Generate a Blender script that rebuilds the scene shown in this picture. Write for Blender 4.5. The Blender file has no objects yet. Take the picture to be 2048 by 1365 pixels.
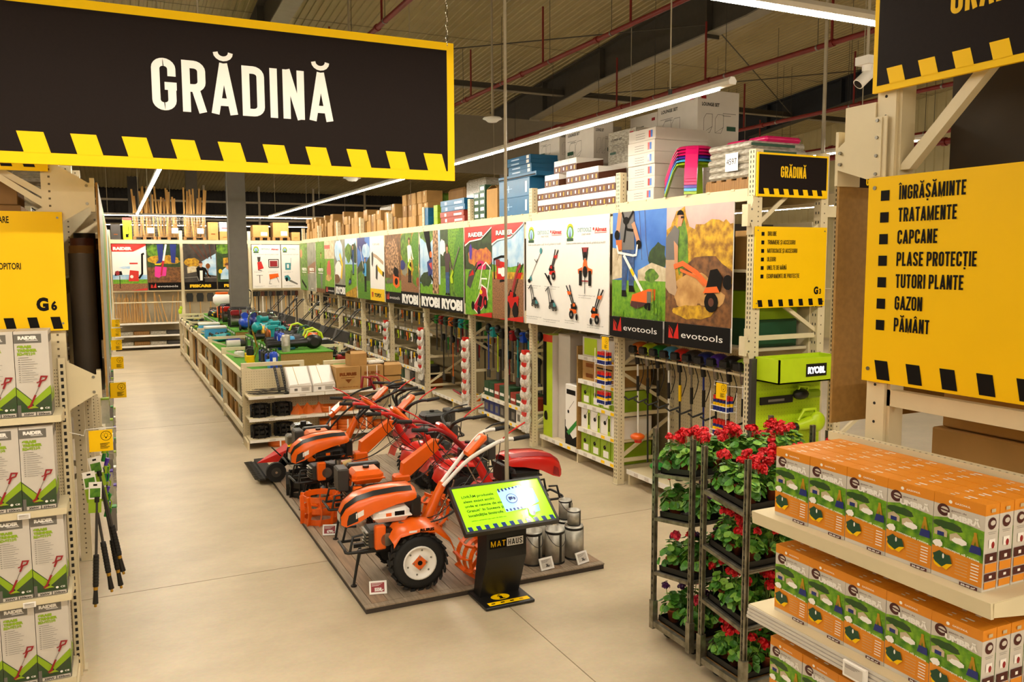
import bpy, math, random
from math import pi, sin, cos, radians as RAD
from mathutils import Matrix, Vector
random.seed(11)
SC = bpy.context.scene
COL = SC.collection
# ---------------------------------------------------------------- camera
def make_camera():
    f, yaw, pit, rol = 1647.93, 0.448039, 0.0978924, -0.00369475
    B = Matrix(((1, 0, 0), (0, 0, -1), (0, 1, 0)))
    Rz = Matrix(((cos(yaw), -sin(yaw), 0), (sin(yaw), cos(yaw), 0), (0, 0, 1)))
    Rx = Matrix(((1, 0, 0), (0, cos(pit), -sin(pit)), (0, sin(pit), cos(pit))))
    Rr = Matrix(((cos(rol), -sin(rol), 0), (sin(rol), cos(rol), 0), (0, 0, 1)))
    M = Rr @ Rx @ B @ Rz
    r, d, fw = M[0], M[1], M[2]
    cam = bpy.data.cameras.new('camera')
    cam.sensor_width = 36
    cam.lens = 36 * f / 2048
    cam.clip_start, cam.clip_end = 0.05, 200
    o = bpy.data.objects.new('camera', cam)
    COL.objects.link(o)
    o.matrix_world = Matrix(((r[0], -d[0], -fw[0], 0), (r[1], -d[1], -fw[1], 0), (r[2], -d[2], -fw[2], 3.0), (0, 0, 0, 1)))
    SC.camera = o
make_camera()
# ---------------------------------------------------------------- world and exposure
W = bpy.data.worlds.new('world')
SC.world = W
W.use_nodes = True
W.node_tree.nodes['Background'].inputs[0].default_value = (1.0, 0.86, 0.66, 1)
W.node_tree.nodes['Background'].inputs[1].default_value = 0.07
vs = SC.view_settings
vs.view_transform = 'Standard'
vs.look = 'None'
vs.exposure = 0.0
vs.gamma = 1
LAMP_STRENGTH = 120.0
LAMP_COLOR = (1.0, 0.90, 0.74)
# ---------------------------------------------------------------- materials
def lin(c):
    return c / 12.92 if c <= 0.04045 else ((c + 0.055) / 1.055) ** 2.4
def hexrgb(h):
    h = h.lstrip('#')
    return tuple(lin(int(h[i:i + 2], 16) / 255) for i in (0, 2, 4))
MATS = {}
def mat(name, h=None, rough=0.5, metal=0.0, var=0.0, scale=8.0, h2=None, bump=0.0, emit=0.0, coat=0.0, alpha=1.0, stretch=None, coord='Object', spec=None, sharp=None):
    if name in MATS:
        return MATS[name]
    m = bpy.data.materials.new(name)
    m.use_nodes = True
    nt = m.node_tree
    b = nt.nodes['Principled BSDF']
    c = hexrgb(h or '#808080')
    b.inputs['Base Color'].default_value = (*c, 1)
    b.inputs['Roughness'].default_value = rough
    b.inputs['Metallic'].default_value = metal
    if coat:
        b.inputs['Coat Weight'].default_value = coat
        b.inputs['Coat Roughness'].default_value = 0.15
    if spec is not None:
        b.inputs['Specular IOR Level'].default_value = spec
    if emit:
        b.inputs['Emission Color'].default_value = (*c, 1)
        b.inputs['Emission Strength'].default_value = emit
    if alpha < 1:
        b.inputs['Alpha'].default_value = alpha
    if var or h2 or bump:
        tc = nt.nodes.new('ShaderNodeTexCoord')
        no = nt.nodes.new('ShaderNodeTexNoise')
        no.inputs['Scale'].default_value = scale
        no.inputs['Detail'].default_value = 4
        src = tc.outputs[coord]
        if stretch:
            mp = nt.nodes.new('ShaderNodeMapping')
            mp.inputs['Scale'].default_value = stretch
            nt.links.new(src, mp.inputs['Vector'])
            src = mp.outputs[0]
        nt.links.new(src, no.inputs['Vector'])
        if h2 or var:
            rp = nt.nodes.new('ShaderNodeValToRGB')
            c2 = hexrgb(h2) if h2 else tuple(x * (1 - var) for x in c)
            lo, hi = sharp or (0.35, 0.65)
            rp.color_ramp.elements[0].position = lo
            rp.color_ramp.elements[1].position = hi
            rp.color_ramp.elements[0].color = (*c2, 1)
            rp.color_ramp.elements[1].color = (*c, 1)
            nt.links.new(no.outputs['Fac'], rp.inputs['Fac'])
            nt.links.new(rp.outputs[0], b.inputs['Base Color'])
        if bump:
            bp = nt.nodes.new('ShaderNodeBump')
            bp.inputs['Strength'].default_value = bump
            bp.inputs['Distance'].default_value = 0.01
            nt.links.new(no.outputs['Fac'], bp.inputs['Height'])
            nt.links.new(bp.outputs[0], b.inputs['Normal'])
    MATS[name] = m
    return m
def G(name):
    return MATS[name]
mat('cream', '#dccda8', 0.42, var=0.06, scale=6)
mat('cream_dark', '#c9bc9e', 0.5, var=0.08, scale=6)
mat('slot', '#1c1814', 0.8, var=0.2)
mat('hole_shade', '#6a5c44', 0.8, var=0.2)
mat('white', '#efe9df', 0.5, var=0.04)
mat('print_white', '#f4efe8', 0.35, var=0.02)
mat('yellow', '#f8c600', 0.5, var=0.04, scale=3, spec=0.2)
mat('sign_yellow', '#ffce00', 0.5, var=0.02, scale=3, spec=0.15)
mat('sign_black', '#1f1613', 0.6, var=0.12, scale=60, spec=0.1)
mat('ink', '#130f0c', 0.6, var=0.1, spec=0.12)
mat('grey_ink', '#6d675f', 0.5, var=0.1)
mat('cardboard', '#b08548', 0.75, var=0.14, scale=5, bump=0.05)
mat('cardboard_dark', '#8d6634', 0.75, var=0.14, scale=5)
mat('tape', '#d9b878', 0.25, var=0.08)
mat('mdf', '#a37b3c', 0.65, var=0.18, scale=40)
mat('wood', '#dcae66', 0.6, h2='#b98845', scale=5, stretch=(14, 14, 0.7))
mat('wood_dark', '#9a7038', 0.6, h2='#7b5526', scale=5, stretch=(14, 14, 0.7))
mat('steel', '#9a968c', 0.35, 0.9, var=0.2, scale=10)
mat('galv', '#d3cfc4', 0.42, 0.6, h2='#aaa598', scale=9)
mat('trolley', '#a39d8c', 0.45, 0.8, h2='#77715f', scale=14)
mat('chrome', '#d6d2c8', 0.15, 1.0, var=0.05)
mat('black', '#161412', 0.4, var=0.2)
mat('black_gloss', '#0e0d0d', 0.18, var=0.2, coat=0.4)
mat('rubber', '#1b1917', 0.75, var=0.25, scale=20)
mat('dark_grey', '#3b3733', 0.5, var=0.15)
mat('grey', '#7d776e', 0.5, var=0.12)
mat('orange', '#ee6408', 0.33, var=0.05, coat=0.3)
mat('orange_dull', '#dd6a1c', 0.45, var=0.12)
mat('red', '#d21f17', 0.28, var=0.08, coat=0.5)
mat('red_dark', '#97131c', 0.4, var=0.15)
mat('crimson', '#b8102c', 0.35, var=0.1)
mat('lime', '#b9d51a', 0.38, var=0.05)
mat('lime_dark', '#8fae12', 0.45, var=0.1)
mat('teal', '#1a9aa0', 0.35, var=0.1)
mat('blue', '#1646c4', 0.3, var=0.12, coat=0.3)
mat('navy', '#1b2a78', 0.35, var=0.15)
mat('lightblue', '#4aa6dd', 0.4, var=0.1)
mat('green', '#1f8a2d', 0.4, var=0.15)
mat('dark_green', '#16452b', 0.45, var=0.15)
mat('brown', '#5b2c12', 0.5, var=0.2)
mat('maroon', '#4a1512', 0.5, var=0.15)
mat('purple', '#4b2aa0', 0.4, var=0.1)
mat('pink', '#ee2f86', 0.4, var=0.06)
mat('magenta', '#d41463', 0.35, var=0.08)
mat('skin', '#c98e68', 0.55, var=0.1)
mat('denim', '#3a5788', 0.7, h2='#2a4068', scale=20)
mat('grey_cloth', '#77706c', 0.7, var=0.15)
mat('glove', '#e6e1d6', 0.8, h2='#bdb6a8', scale=60, bump=0.2)
mat('turf', '#5aa01c', 0.9, h2='#3d7a12', scale=90, bump=0.4)
mat('bag_plastic', '#cfcbb8', 0.2, h2='#77795c', scale=4)
mat('wrap', '#b8b1a2', 0.18, h2='#8c8476', scale=5, stretch=(3, 3, 12))
mat('brass', '#c79a3a', 0.3, 0.9, var=0.1)
mat('copper', '#9b5a2a', 0.35, 0.7, var=0.2)
mat('terracotta', '#a8522a', 0.75, var=0.18, scale=12)
mat('tray_black', '#15130f', 0.5, var=0.2)
mat('leaf', '#4c8a22', 0.5, h2='#285c14', scale=12)
mat('leaf_light', '#8db844', 0.5, h2='#5a9426', scale=12)
mat('stalk', '#7d9444', 0.6, var=0.15)
mat('petal', '#ea1420', 0.5, h2='#b60614', scale=30)
mat('petal_pink', '#f0405a', 0.5, h2='#c51c3c', scale=30)
mat('petal_violet', '#5a1e66', 0.5, h2='#3c1048', scale=30)
mat('pipe_red', '#7c1a14', 0.45, var=0.15)
mat('rafter', '#454038', 0.6, var=0.12)
mat('rafter_blue', '#23262c', 0.6, var=0.15)
mat('rafter_light', '#8d8676', 0.55, var=0.1)
mat('column_grey', '#6b655c', 0.6, var=0.08)
mat('panel_grey', '#8a8172', 0.7, var=0.06)
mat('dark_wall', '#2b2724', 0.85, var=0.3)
mat('cable', '#a89c84', 0.5, var=0.1)
mat('glass_dark', '#30343a', 0.1, var=0.1)
mat('lamp_on', '#fff3dc', 0.4, emit=0.0)
# printed picture inks on posters and packaging
mat('pr_leaf', '#6f9a1d', 0.4, h2='#2d5410', scale=9)
mat('pr_leaf_fine', '#7fb020', 0.4, h2='#3c6a12', scale=26)
mat('pr_grass', '#7fb01e', 0.4, h2='#4f8a10', scale=14)
mat('pr_darkgreen', '#2f4a14', 0.4, h2='#172a0a', scale=10)
mat('pr_gold', '#d8a91a', 0.4, h2='#8a5a0c', scale=11)
mat('pr_soil', '#8a5a2c', 0.4, h2='#4f2d12', scale=12)
mat('pr_gravel', '#a5714a', 0.4, h2='#6b4526', scale=40)
mat('pr_bark', '#c79a70', 0.4, h2='#5f3c22', scale=16, sharp=(0.45, 0.55))
mat('pr_sky', '#4f86d2', 0.4, h2='#2f66bd', scale=2)
mat('pr_cloud', '#cfe0ec', 0.4, h2='#7fb4dc', scale=3)
mat('pr_dusk', '#d3b9b0', 0.4, h2='#b69a9a', scale=2)
mat('pr_dust', '#d9ab6a', 0.4, h2='#a9773a', scale=4)
mat('pr_blur', '#9a9788', 0.4, h2='#6f7060', scale=3)
mat('pr_house', '#d9cdb0', 0.4, h2='#b5a07c', scale=8)
mat('pr_interior', '#4a4038', 0.4, h2='#2c2622', scale=4)
mat('pr_pink', '#e02f92', 0.4, var=0.1)
mat('pr_meadow', '#5f9418', 0.4, h2='#2f6a12', scale=22)
mat('pr_pack_red', '#b3241c', 0.4, var=0.1)
mat('pr_packgreen', '#86b424', 0.4, h2='#2c6c10', scale=22)
mat('pr_packdark', '#3e4430', 0.4, h2='#1f4a12', scale=10)
mat('pr_packorange', '#e08a1c', 0.42, var=0.05)
mat('pr_packgrey', '#cfc6ba', 0.42, var=0.04)
mat('pr_slate', '#6c675f', 0.42, var=0.06)
# ---------------------------------------------------------------- mesh builder
def basis(d):
    d = Vector(d).normalized()
    up = Vector((0, 0, 1)) if abs(d.z) < 0.95 else Vector((1, 0, 0))
    u = d.cross(up).normalized()
    return u, u.cross(d).normalized(), d
_TXT = {}
def glyphs(s, bold=0.0):
    k = (s, bold)
    if k not in _TXT:
        cu = bpy.data.curves.new('lettering', 'FONT')
        cu.body = s
        cu.size = 1
        cu.offset = bold
        cu.resolution_u = 3
        cu.fill_mode = 'FRONT'
        o = bpy.data.objects.new('lettering', cu)
        COL.objects.link(o)
        dg = bpy.context.evaluated_depsgraph_get()
        me = bpy.data.meshes.new_from_object(o.evaluated_get(dg))
        vs_ = [(v.co.x, v.co.y) for v in me.vertices]
        fs_ = [tuple(p.vertices) for p in me.polygons]
        up = [p.normal.z for p in me.polygons]
        fs_ = [f if n > 0 else tuple(reversed(f)) for f, n in zip(fs_, up)]
        bpy.data.objects.remove(o)
        bpy.data.curves.remove(cu)
        bpy.data.meshes.remove(me)
        x0 = min(v[0] for v in vs_)
        x1 = max(v[0] for v in vs_)
        _TXT[k] = ([(v[0] - x0, v[1]) for v in vs_], fs_, x1 - x0)
    return _TXT[k]
CAP = 0.727
class MB:
    def __init__(s, T=None):
        s.v, s.f, s.m, s.s, s.k = [], [], [], [], {}
        s.T = T or Matrix()
    def mi(s, name):
        if name not in s.k:
            s.k[name] = len(s.k)
        return s.k[name]
    def add(s, vs_, fs_, m, smooth=False):
        b = len(s.v)
        T = s.T
        s.v.extend([tuple(T @ Vector(p)) for p in vs_])
        i = s.mi(m)
        for f in fs_:
            s.f.append(tuple(b + j for j in f))
            s.m.append(i)
            s.s.append(smooth)
        return s
    def box(s, x0, x1, y0, y1, z0, z1, m):
        V = [(x, y, z) for z in (z0, z1) for y in (y0, y1) for x in (x0, x1)]
        return s.add(V, [(0, 2, 3, 1), (4, 5, 7, 6), (0, 1, 5, 4), (2, 6, 7, 3), (0, 4, 6, 2), (1, 3, 7, 5)], m)
    def cbox(s, x0, x1, y0, y1, z0, z1, m, c=0.006):
        # box with cut edges
        X, Y, Z = (x0, x1), (y0, y1), (z0, z1)
        V, idx = [], {}
        for i in (0, 1):
            for j in (0, 1):
                for k in (0, 1):
                    sx, sy, sz = (1, -1)[i], (1, -1)[j], (1, -1)[k]
                    for a in range(3):
                        p = [X[i] + sx * c, Y[j] + sy * c, Z[k] + sz * c]
                        p[a] = (X[i], Y[j], Z[k])[a]
                        idx[(i, j, k, a)] = len(V)
                        V.append(tuple(p))
        F = []
        for a in range(3):
            o1, o2 = (a + 1) % 3, (a + 2) % 3
            for e in (0, 1):
                q = []
                for (p1, p2) in ((0, 0), (1, 0), (1, 1), (0, 1)):
                    t = [0, 0, 0]
                    t[a], t[o1], t[o2] = e, p1, p2
                    q.append(idx[(*t, a)])
                F.append(tuple(q if e else reversed(q)))
            for p1 in (0, 1):
                for p2 in (0, 1):
                    t0, t1 = [0, 0, 0], [0, 0, 0]
                    t0[a], t1[a] = 0, 1
                    t0[o1] = t1[o1] = p1
                    t0[o2] = t1[o2] = p2
                    q = [idx[(*t0, o1)], idx[(*t1, o1)], idx[(*t1, o2)], idx[(*t0, o2)]]
                    F.append(tuple(reversed(q)) if p1 == p2 else tuple(q))
        for i in (0, 1):
            for j in (0, 1):
                for k in (0, 1):
                    q = [idx[(i, j, k, a)] for a in range(3)]
                    F.append(tuple(q) if (i + j + k) % 2 else tuple(reversed(q)))
        return s.add(V, F, m)
    def cyl(s, p0, p1, r0, m, r1=None, n=12, caps=True, smooth=True):
        r1 = r0 if r1 is None else r1
        p0, p1 = Vector(p0), Vector(p1)
        u, w, d = basis(p1 - p0)
        V = []
        for p, r in ((p0, r0), (p1, r1)):
            for i in range(n):
                a = 2 * pi * i / n
                V.append(tuple(p + (u * cos(a) + w * sin(a)) * r))
        s.add(V, [(i, (i + 1) % n, n + (i + 1) % n, n + i)[::-1] for i in range(n)], m, smooth)
        if caps:
            s.add(V[:n], [tuple(range(n))], m)
            s.add(V[n:], [tuple(reversed(range(n)))], m)
        return s
    def tube(s, pts, r, m, n=8, closed=False, flat=None):
        pts = [Vector(p) for p in pts]
        L = len(pts)
        V, prev = [], None
        for i in range(L):
            if closed:
                d = pts[(i + 1) % L] - pts[i - 1]
            else:
                d = pts[min(i + 1, L - 1)] - pts[max(i - 1, 0)]
            d.normalize()
            if prev is None:
                u, w, _ = basis(d)
            else:
                u = (prev - d * prev.dot(d)).normalized()
                w = u.cross(d)
            prev = u
            rr = r[i] if isinstance(r, (list, tuple)) else r
            for j in range(n):
                a = 2 * pi * j / n
                V.append(tuple(pts[i] + u * cos(a) * rr + w * sin(a) * rr * (flat or 1)))
        F = []
        for i in range(L if closed else L - 1):
            for j in range(n):
                a, b = i * n + j, i * n + (j + 1) % n
                c, d_ = ((i + 1) % L) * n + (j + 1) % n, ((i + 1) % L) * n + j
                F.append((d_, c, b, a))
        s.add(V, F, m, True)
        if not closed:
            s.add(V[:n], [tuple(range(n))], m)
            s.add(V[-n:], [tuple(reversed(range(n)))], m)
        return s
    def lathe(s, prof, m, c=(0, 0, 0), ax=(0, 0, 1), n=20, smooth=True):
        u, w, d = basis(ax)
        c = Vector(c)
        V = []
        for r, h in prof:
            for i in range(n):
                a = 2 * pi * i / n
                V.append(tuple(c + d * h + (u * cos(a) + w * sin(a)) * r))
        F = []
        for k in range(len(prof) - 1):
            for i in range(n):
                F.append((k * n + i, (k + 1) * n + i, (k + 1) * n + (i + 1) % n, k * n + (i + 1) % n))
        return s.add(V, F, m, smooth)
    def prism(s, poly, m, O=(0, 0, 0), U=(1, 0, 0), Vv=(0, 0, 1), depth=0.1, N=None, smooth=False):
        # polygon in plane (O,U,V) pushed along the plane normal by depth
        O, U, Vv = Vector(O), Vector(U), Vector(Vv)
        N = Vector(N) if N else U.cross(Vv)
        ar = sum(poly[i][0] * poly[(i + 1) % len(poly)][1] - poly[(i + 1) % len(poly)][0] * poly[i][1] for i in range(len(poly)))
        if ar < 0:
            poly = poly[::-1]
        n = len(poly)
        A = [O + U * a + Vv * b for a, b in poly]
        B = [p + N * depth for p in A]
        V = [tuple(p) for p in A + B]
        F = [tuple(reversed(range(n))), tuple(range(n, 2 * n))]
        if N.dot(U.cross(Vv)) * depth < 0:
            F = [tuple(reversed(f)) for f in F]
            F += [(n + i, n + (i + 1) % n, (i + 1) % n, i) for i in range(n)]
        else:
            F += [(i, (i + 1) % n, n + (i + 1) % n, n + i) for i in range(n)]
        return s.add(V, F, m, smooth)
    def face(s, poly, m, O, U, Vv):
        # flat printed patch, counter-clockwise towards U x V
        O, U, Vv = Vector(O), Vector(U), Vector(Vv)
        ar = sum(poly[i][0] * poly[(i + 1) % len(poly)][1] - poly[(i + 1) % len(poly)][0] * poly[i][1] for i in range(len(poly)))
        if ar < 0:
            poly = poly[::-1]
        return s.add([tuple(O + U * a + Vv * b) for a, b in poly], [tuple(range(len(poly)))], m)
    def ell(s, c, r, m, n=10, k=7, rot=None):
        c = Vector(c)
        rx, ry, rz = r if isinstance(r, (tuple, list)) else (r, r, r)
        R = rot or Matrix.Identity(3)
        V = [tuple(c + R @ Vector((0, 0, -rz)))]
        for i in range(1, k):
            t = -pi / 2 + pi * i / k
            for j in range(n):
                a = 2 * pi * j / n
                V.append(tuple(c + R @ Vector((rx * cos(t) * cos(a), ry * cos(t) * sin(a), rz * sin(t)))))
        V.append(tuple(c + R @ Vector((0, 0, rz))))
        F = [(0, 1 + (j + 1) % n, 1 + j) for j in range(n)]
        for i in range(k - 2):
            for j in range(n):
                a, b = 1 + i * n + j, 1 + i * n + (j + 1) % n
                F.append((a, b, b + n, a + n))
        e = len(V) - 1
        F += [(e, e - n + j, e - n + (j + 1) % n) for j in range(n)]
        return s.add(V, F, m, True)
    def text(s, t, m, O, U, Vv, h, w=None, bold=0.0, anchor='l', squash=1.0, lift=0.0):
        # lettering of cap height h from O; w fits the width
        vs_, fs_, tw = glyphs(t, bold)
        O, U, Vv = Vector(O), Vector(U).normalized(), Vector(Vv).normalized()
        k = h / CAP
        kx = (w / tw) if w else k * squash
        off = {'l': 0, 'c': -tw * kx / 2, 'r': -tw * kx}[anchor]
        N = U.cross(Vv) * lift
        return s.add([tuple(O + U * (a * kx + off) + Vv * (b * k) + N) for a, b in vs_], fs_, m)
    def mesh(s, name):
        me = bpy.data.meshes.new(name)
        me.from_pydata(s.v, [], s.f)
        for k in s.k:
            me.materials.append(MATS[k])
        me.polygons.foreach_set('material_index', s.m)
        me.polygons.foreach_set('use_smooth', s.s)
        me.update()
        return me
    def build(s, name, parent=None, loc=None, rot=None):
        o = bpy.data.objects.new(name, s.mesh(name))
        COL.objects.link(o)
        if parent is not None:
            o.parent = parent
        if loc:
            o.location = loc
        if rot is not None:
            o.rotation_euler = rot if isinstance(rot, (tuple, list)) else (0, 0, rot)
        return o
def tag(o, label, cat, group=None):
    o['label'] = label
    o['category'] = cat
    if group:
        o['group'] = group
    return o
def thing(name, label, cat, loc=(0, 0, 0), rot=0, group=None):
    o = bpy.data.objects.new(name, None)
    o.empty_display_size = 0.1
    COL.objects.link(o)
    o.location = loc
    o.rotation_euler = rot if isinstance(rot, (tuple, list)) else (0, 0, rot)
    return tag(o, label, cat, group)
def struct(mb, name, loc=None):
    o = mb.build(name, None, loc)
    o['kind'] = 'structure'
    return o
def children_of(o):
    return list(o.children)
def dup(root, loc, rot=None, label=None, group=None, scale=None):
    r = root.copy()
    COL.objects.link(r)
    r.location = loc
    if rot is not None:
        r.rotation_euler = rot if isinstance(rot, (tuple, list)) else (0, 0, rot)
    if scale is not None:
        r.scale = (scale,) * 3 if not isinstance(scale, (tuple, list)) else scale
    if label:
        r['label'] = label
    if group:
        r['group'] = group
    for ch in children_of(root):
        c = ch.copy()
        COL.objects.link(c)
        c.parent = r
        for g in children_of(ch):
            d = g.copy()
            COL.objects.link(d)
            d.parent = c
    return r
ORD = ['first', 'second', 'third', 'fourth', 'fifth', 'sixth', 'seventh', 'eighth', 'ninth', 'tenth', 'eleventh', 'twelfth', 'thirteenth', 'fourteenth', 'fifteenth', 'sixteenth']
def nth(i):
    return ORD[i]
def TR(x, y, z, rz=0, ry=0, rx=0):
    return Matrix.Translation((x, y, z)) @ Matrix.Rotation(rz, 4, 'Z') @ Matrix.Rotation(ry, 4, 'Y') @ Matrix.Rotation(rx, 4, 'X')
X_, Y_, Z_ = Vector((1, 0, 0)), Vector((0, 1, 0)), Vector((0, 0, 1))
# ================================================================ the setting
def roofz(y):
    return 9.86 - 0.08 * y
def floor_material():
    m = bpy.data.materials.new('polished_concrete')
    m.use_nodes = True
    nt = m.node_tree
    b = nt.nodes['Principled BSDF']
    tc = nt.nodes.new('ShaderNodeTexCoord')
    n1 = nt.nodes.new('ShaderNodeTexNoise')
    n1.inputs['Scale'].default_value = 0.9
    n1.inputs['Detail'].default_value = 8
    n1.inputs['Roughness'].default_value = 0.68
    mp = nt.nodes.new('ShaderNodeMapping')
    mp.inputs['Scale'].default_value = (0.8, 1.1, 1)
    nt.links.new(tc.outputs['Object'], mp.inputs['Vector'])
    nt.links.new(mp.outputs[0], n1.inputs['Vector'])
    r = nt.nodes.new('ShaderNodeValToRGB')
    e = r.color_ramp.elements
    e[0].position, e[1].position = 0.28, 0.72
    e[0].color = (*hexrgb('#b3a184'), 1)
    e[1].color = (*hexrgb('#d8c6a6'), 1)
    nt.links.new(n1.outputs['Fac'], r.inputs['Fac'])
    n2 = nt.nodes.new('ShaderNodeTexNoise')
    n2.inputs['Scale'].default_value = 30
    n2.inputs['Detail'].default_value = 3
    nt.links.new(tc.outputs['Object'], n2.inputs['Vector'])
    mx = nt.nodes.new('ShaderNodeMix')
    mx.data_type = 'RGBA'
    mx.blend_type = 'MULTIPLY'
    mx.inputs[0].default_value = 0.18
    nt.links.new(r.outputs[0], mx.inputs[6])
    nt.links.new(n2.outputs['Color'], mx.inputs[7])
    nt.links.new(mx.outputs[2], b.inputs['Base Color'])
    mr = nt.nodes.new('ShaderNodeMapRange')
    mr.inputs[3].default_value, mr.inputs[4].default_value = 0.3, 0.5
    nt.links.new(n1.outputs['Fac'], mr.inputs[0])
    nt.links.new(mr.outputs[0], b.inputs['Roughness'])
    b.inputs['Specular IOR Level'].default_value = 0.4
    MATS['concrete'] = m
floor_material()
mat('roof_sheet', '#a3946a', 0.5, var=0.08, scale=2)
mat('roof_seam', '#5f583f', 0.6, var=0.1)
mat('wall_sheet', '#c4b688', 0.55, var=0.1, scale=2)
mat('joint', '#8b7b60', 0.8, var=0.2, scale=20)
mb = MB()
mb.add([(-14, -9, 0), (26, -9, 0), (26, 46, 0), (-14, 46, 0)], [(0, 1, 2, 3)], 'concrete')
for x in (2.96, -3.1, 9.0):
    mb.box(x - 0.004, x + 0.004, -9, 46, -0.002, 0.001, 'joint')
for y in (-4, 2.03, 8.03, 16.1, 24.3):
    mb.box(-14, 26, y - 0.004, y + 0.004, -0.002, 0.001, 'joint')
struct(mb, 'floor')
# trapezoidal roof sheeting running away from the camera
mb = MB()
V, F = [], []
x, k = -14.0, 0
prof = []
while x < 26:
    prof += [(x, 0), (x + 0.075, 0), (x + 0.09, 0.022), (x + 0.145, 0.022)]
    x += 0.16
for px, pz in prof:
    V.append((px, -9, roofz(-9) + pz))
    V.append((px, 46, roofz(46) + pz))
for i in range(len(prof) - 1):
    F.append((2 * i, 2 * i + 2, 2 * i + 3, 2 * i + 1))
mb.add(V, F, 'roof_sheet')
for y in (8, 13.2, 19, 25):
    mb.box(-14, 26, y - 0.012, y + 0.012, roofz(y) - 0.004, roofz(y), 'roof_seam')
struct(mb, 'ceiling')
def ribbed(name, O, U, L, z0, z1, m, step=0.3):
    mb = MB()
    U = Vector(U)
    N = U.cross(Z_)
    P = []
    t = 0.0
    while t < L:
        P += [(t, 0), (t + step * 0.55, 0), (t + step * 0.62, 0.035), (t + step * 0.92, 0.035)]
        t += step
    V, F = [], []
    for a, d in P:
        p = Vector(O) + U * a + N * d
        V += [(p.x, p.y, z0), (p.x, p.y, z1)]
    for i in range(len(P) - 1):
        F.append((2 * i, 2 * i + 2, 2 * i + 3, 2 * i + 1))
    mb.add(V, F, m)
    return struct(mb, name)
ribbed('wall_right', (24.5, 46, 0), (0, -1, 0), 55, 0, 9.9, 'wall_sheet', 0.34)
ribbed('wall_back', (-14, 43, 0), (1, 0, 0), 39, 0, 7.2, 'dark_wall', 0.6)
ribbed('wall_left', (-13, -9, 0), (0, 1, 0), 55, 0, 9.9, 'wall_sheet', 0.34)
ribbed('wall_front', (26, -8.6, 0), (-1, 0, 0), 40, 0, 9.9, 'wall_sheet', 0.34)
mb = MB()
mb.box(7.4, 14.6, 22.35, 22.45, 5.52, 7.16, 'panel_grey')
struct(mb, 'wall_bulkhead')
# portal frames: deep dark beams that follow the roof, deeper at the post
def rafter(x, m, name, ybot, flange='rafter_light'):
    mb = MB()
    top = [(y, roofz(y) - 0.005) for y in (25.2, -8)]
    mb.prism([(a, b) for a, b in ybot] + top, m, (x - 0.02, 0, 0), Y_, Z_, 0.04)
    for (y0, z0), (y1, z1) in zip(ybot[:-1], ybot[1:]):
        mb.prism([(y0, z0), (y1, z1), (y1, z1 - 0.03), (y0, z0 - 0.03)], flange, (x - 0.17, 0, 0), Y_, Z_, 0.34)
    mb.prism([(-8, roofz(-8) - 0.02), (25.2, roofz(25.2) - 0.02), (25.2, roofz(25.2) - 0.06), (-8, roofz(-8) - 0.06)], m, (x - 0.17, 0, 0), Y_, Z_, 0.34)
    for y in (14.2, 18.4, 21.5):
        mb.box(x - 0.17, x + 0.17, y - 0.02, y + 0.02, 7.6 if y < 20 else 7.3, roofz(y) - 0.02, m)
    o = struct(mb, name)
bot = [(-8, 9.2), (8, 8.3), (13, 7.75), (18.6, 7.55), (22.3, 7.2), (23.6, 6.2), (25.2, 6.2)]
rafter(3.1, 'rafter', 'beam_1', bot)
rafter(11.5, 'rafter', 'beam_2', bot)
rafter(19.9, 'rafter_blue', 'beam_3', [(-8, 9.2), (8, 8.3), (13, 7.95), (17.5, 7.72), (22.4, 7.2), (23.5, 6.2), (25.2, 6.2)], 'rafter_blue')
rafter(-5.3, 'rafter', 'beam_4', bot)
def column(x, y, name, h, m='column_grey'):
    mb = MB()
    mb.box(x - 0.22, x + 0.22, y - 0.16, y - 0.135, 0, h, m)
    mb.box(x - 0.22, x + 0.22, y + 0.135, y + 0.16, 0, h, m)
    mb.box(x - 0.015, x + 0.015, y - 0.14, y + 0.14, 0, h, m)
    mb.box(x - 0.205, x - 0.185, y - 0.14, y + 0.14, 0, h, m)
    struct(mb, name)
column(2.87, 22.2, 'column_1', 7.2)
column(11.5, 24.2, 'column_2', 6.25)
column(3.0, 36.5, 'column_3', 7.2, 'column_grey')
column(0.9, 40, 'column_4', 7.0, 'dark_grey')
mb = MB()
mb.box(-5.3, 24, 20.5, 20.6, 7.55, 7.7, 'rafter')
mb.box(-5.3, 24, 20.46, 20.64, 7.53, 7.55, 'rafter_light')
struct(mb, 'beam_5')
mb = MB()
for (a, b) in (((11.5, 20.5, 7.5), (19.9, 14.2, 8.0)), ((3.1, 20.5, 7.5), (11.5, 14.2, 7.9)), ((11.5, 14.2, 7.9), (19.9, 20.5, 7.6))):
    mb.cyl(a, b, 0.014, 'rafter', n=6)
struct(mb, 'beam_6')
# framing of the dark store room behind the far rack
mb = MB()
for y, z in ((41.5, 5.75), (41.5, 4.9)):
    mb.box(-12, 14, y, y + 0.1, z, z + 0.09, 'cable')
for x in (-3.5, -1.2, 1.6, 3.9, 6.4, 9.0, 11.6):
    mb.box(x, x + 0.09, 41.45, 41.55, 0, 7, 'cable')
struct(mb, 'wall_framing')
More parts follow.
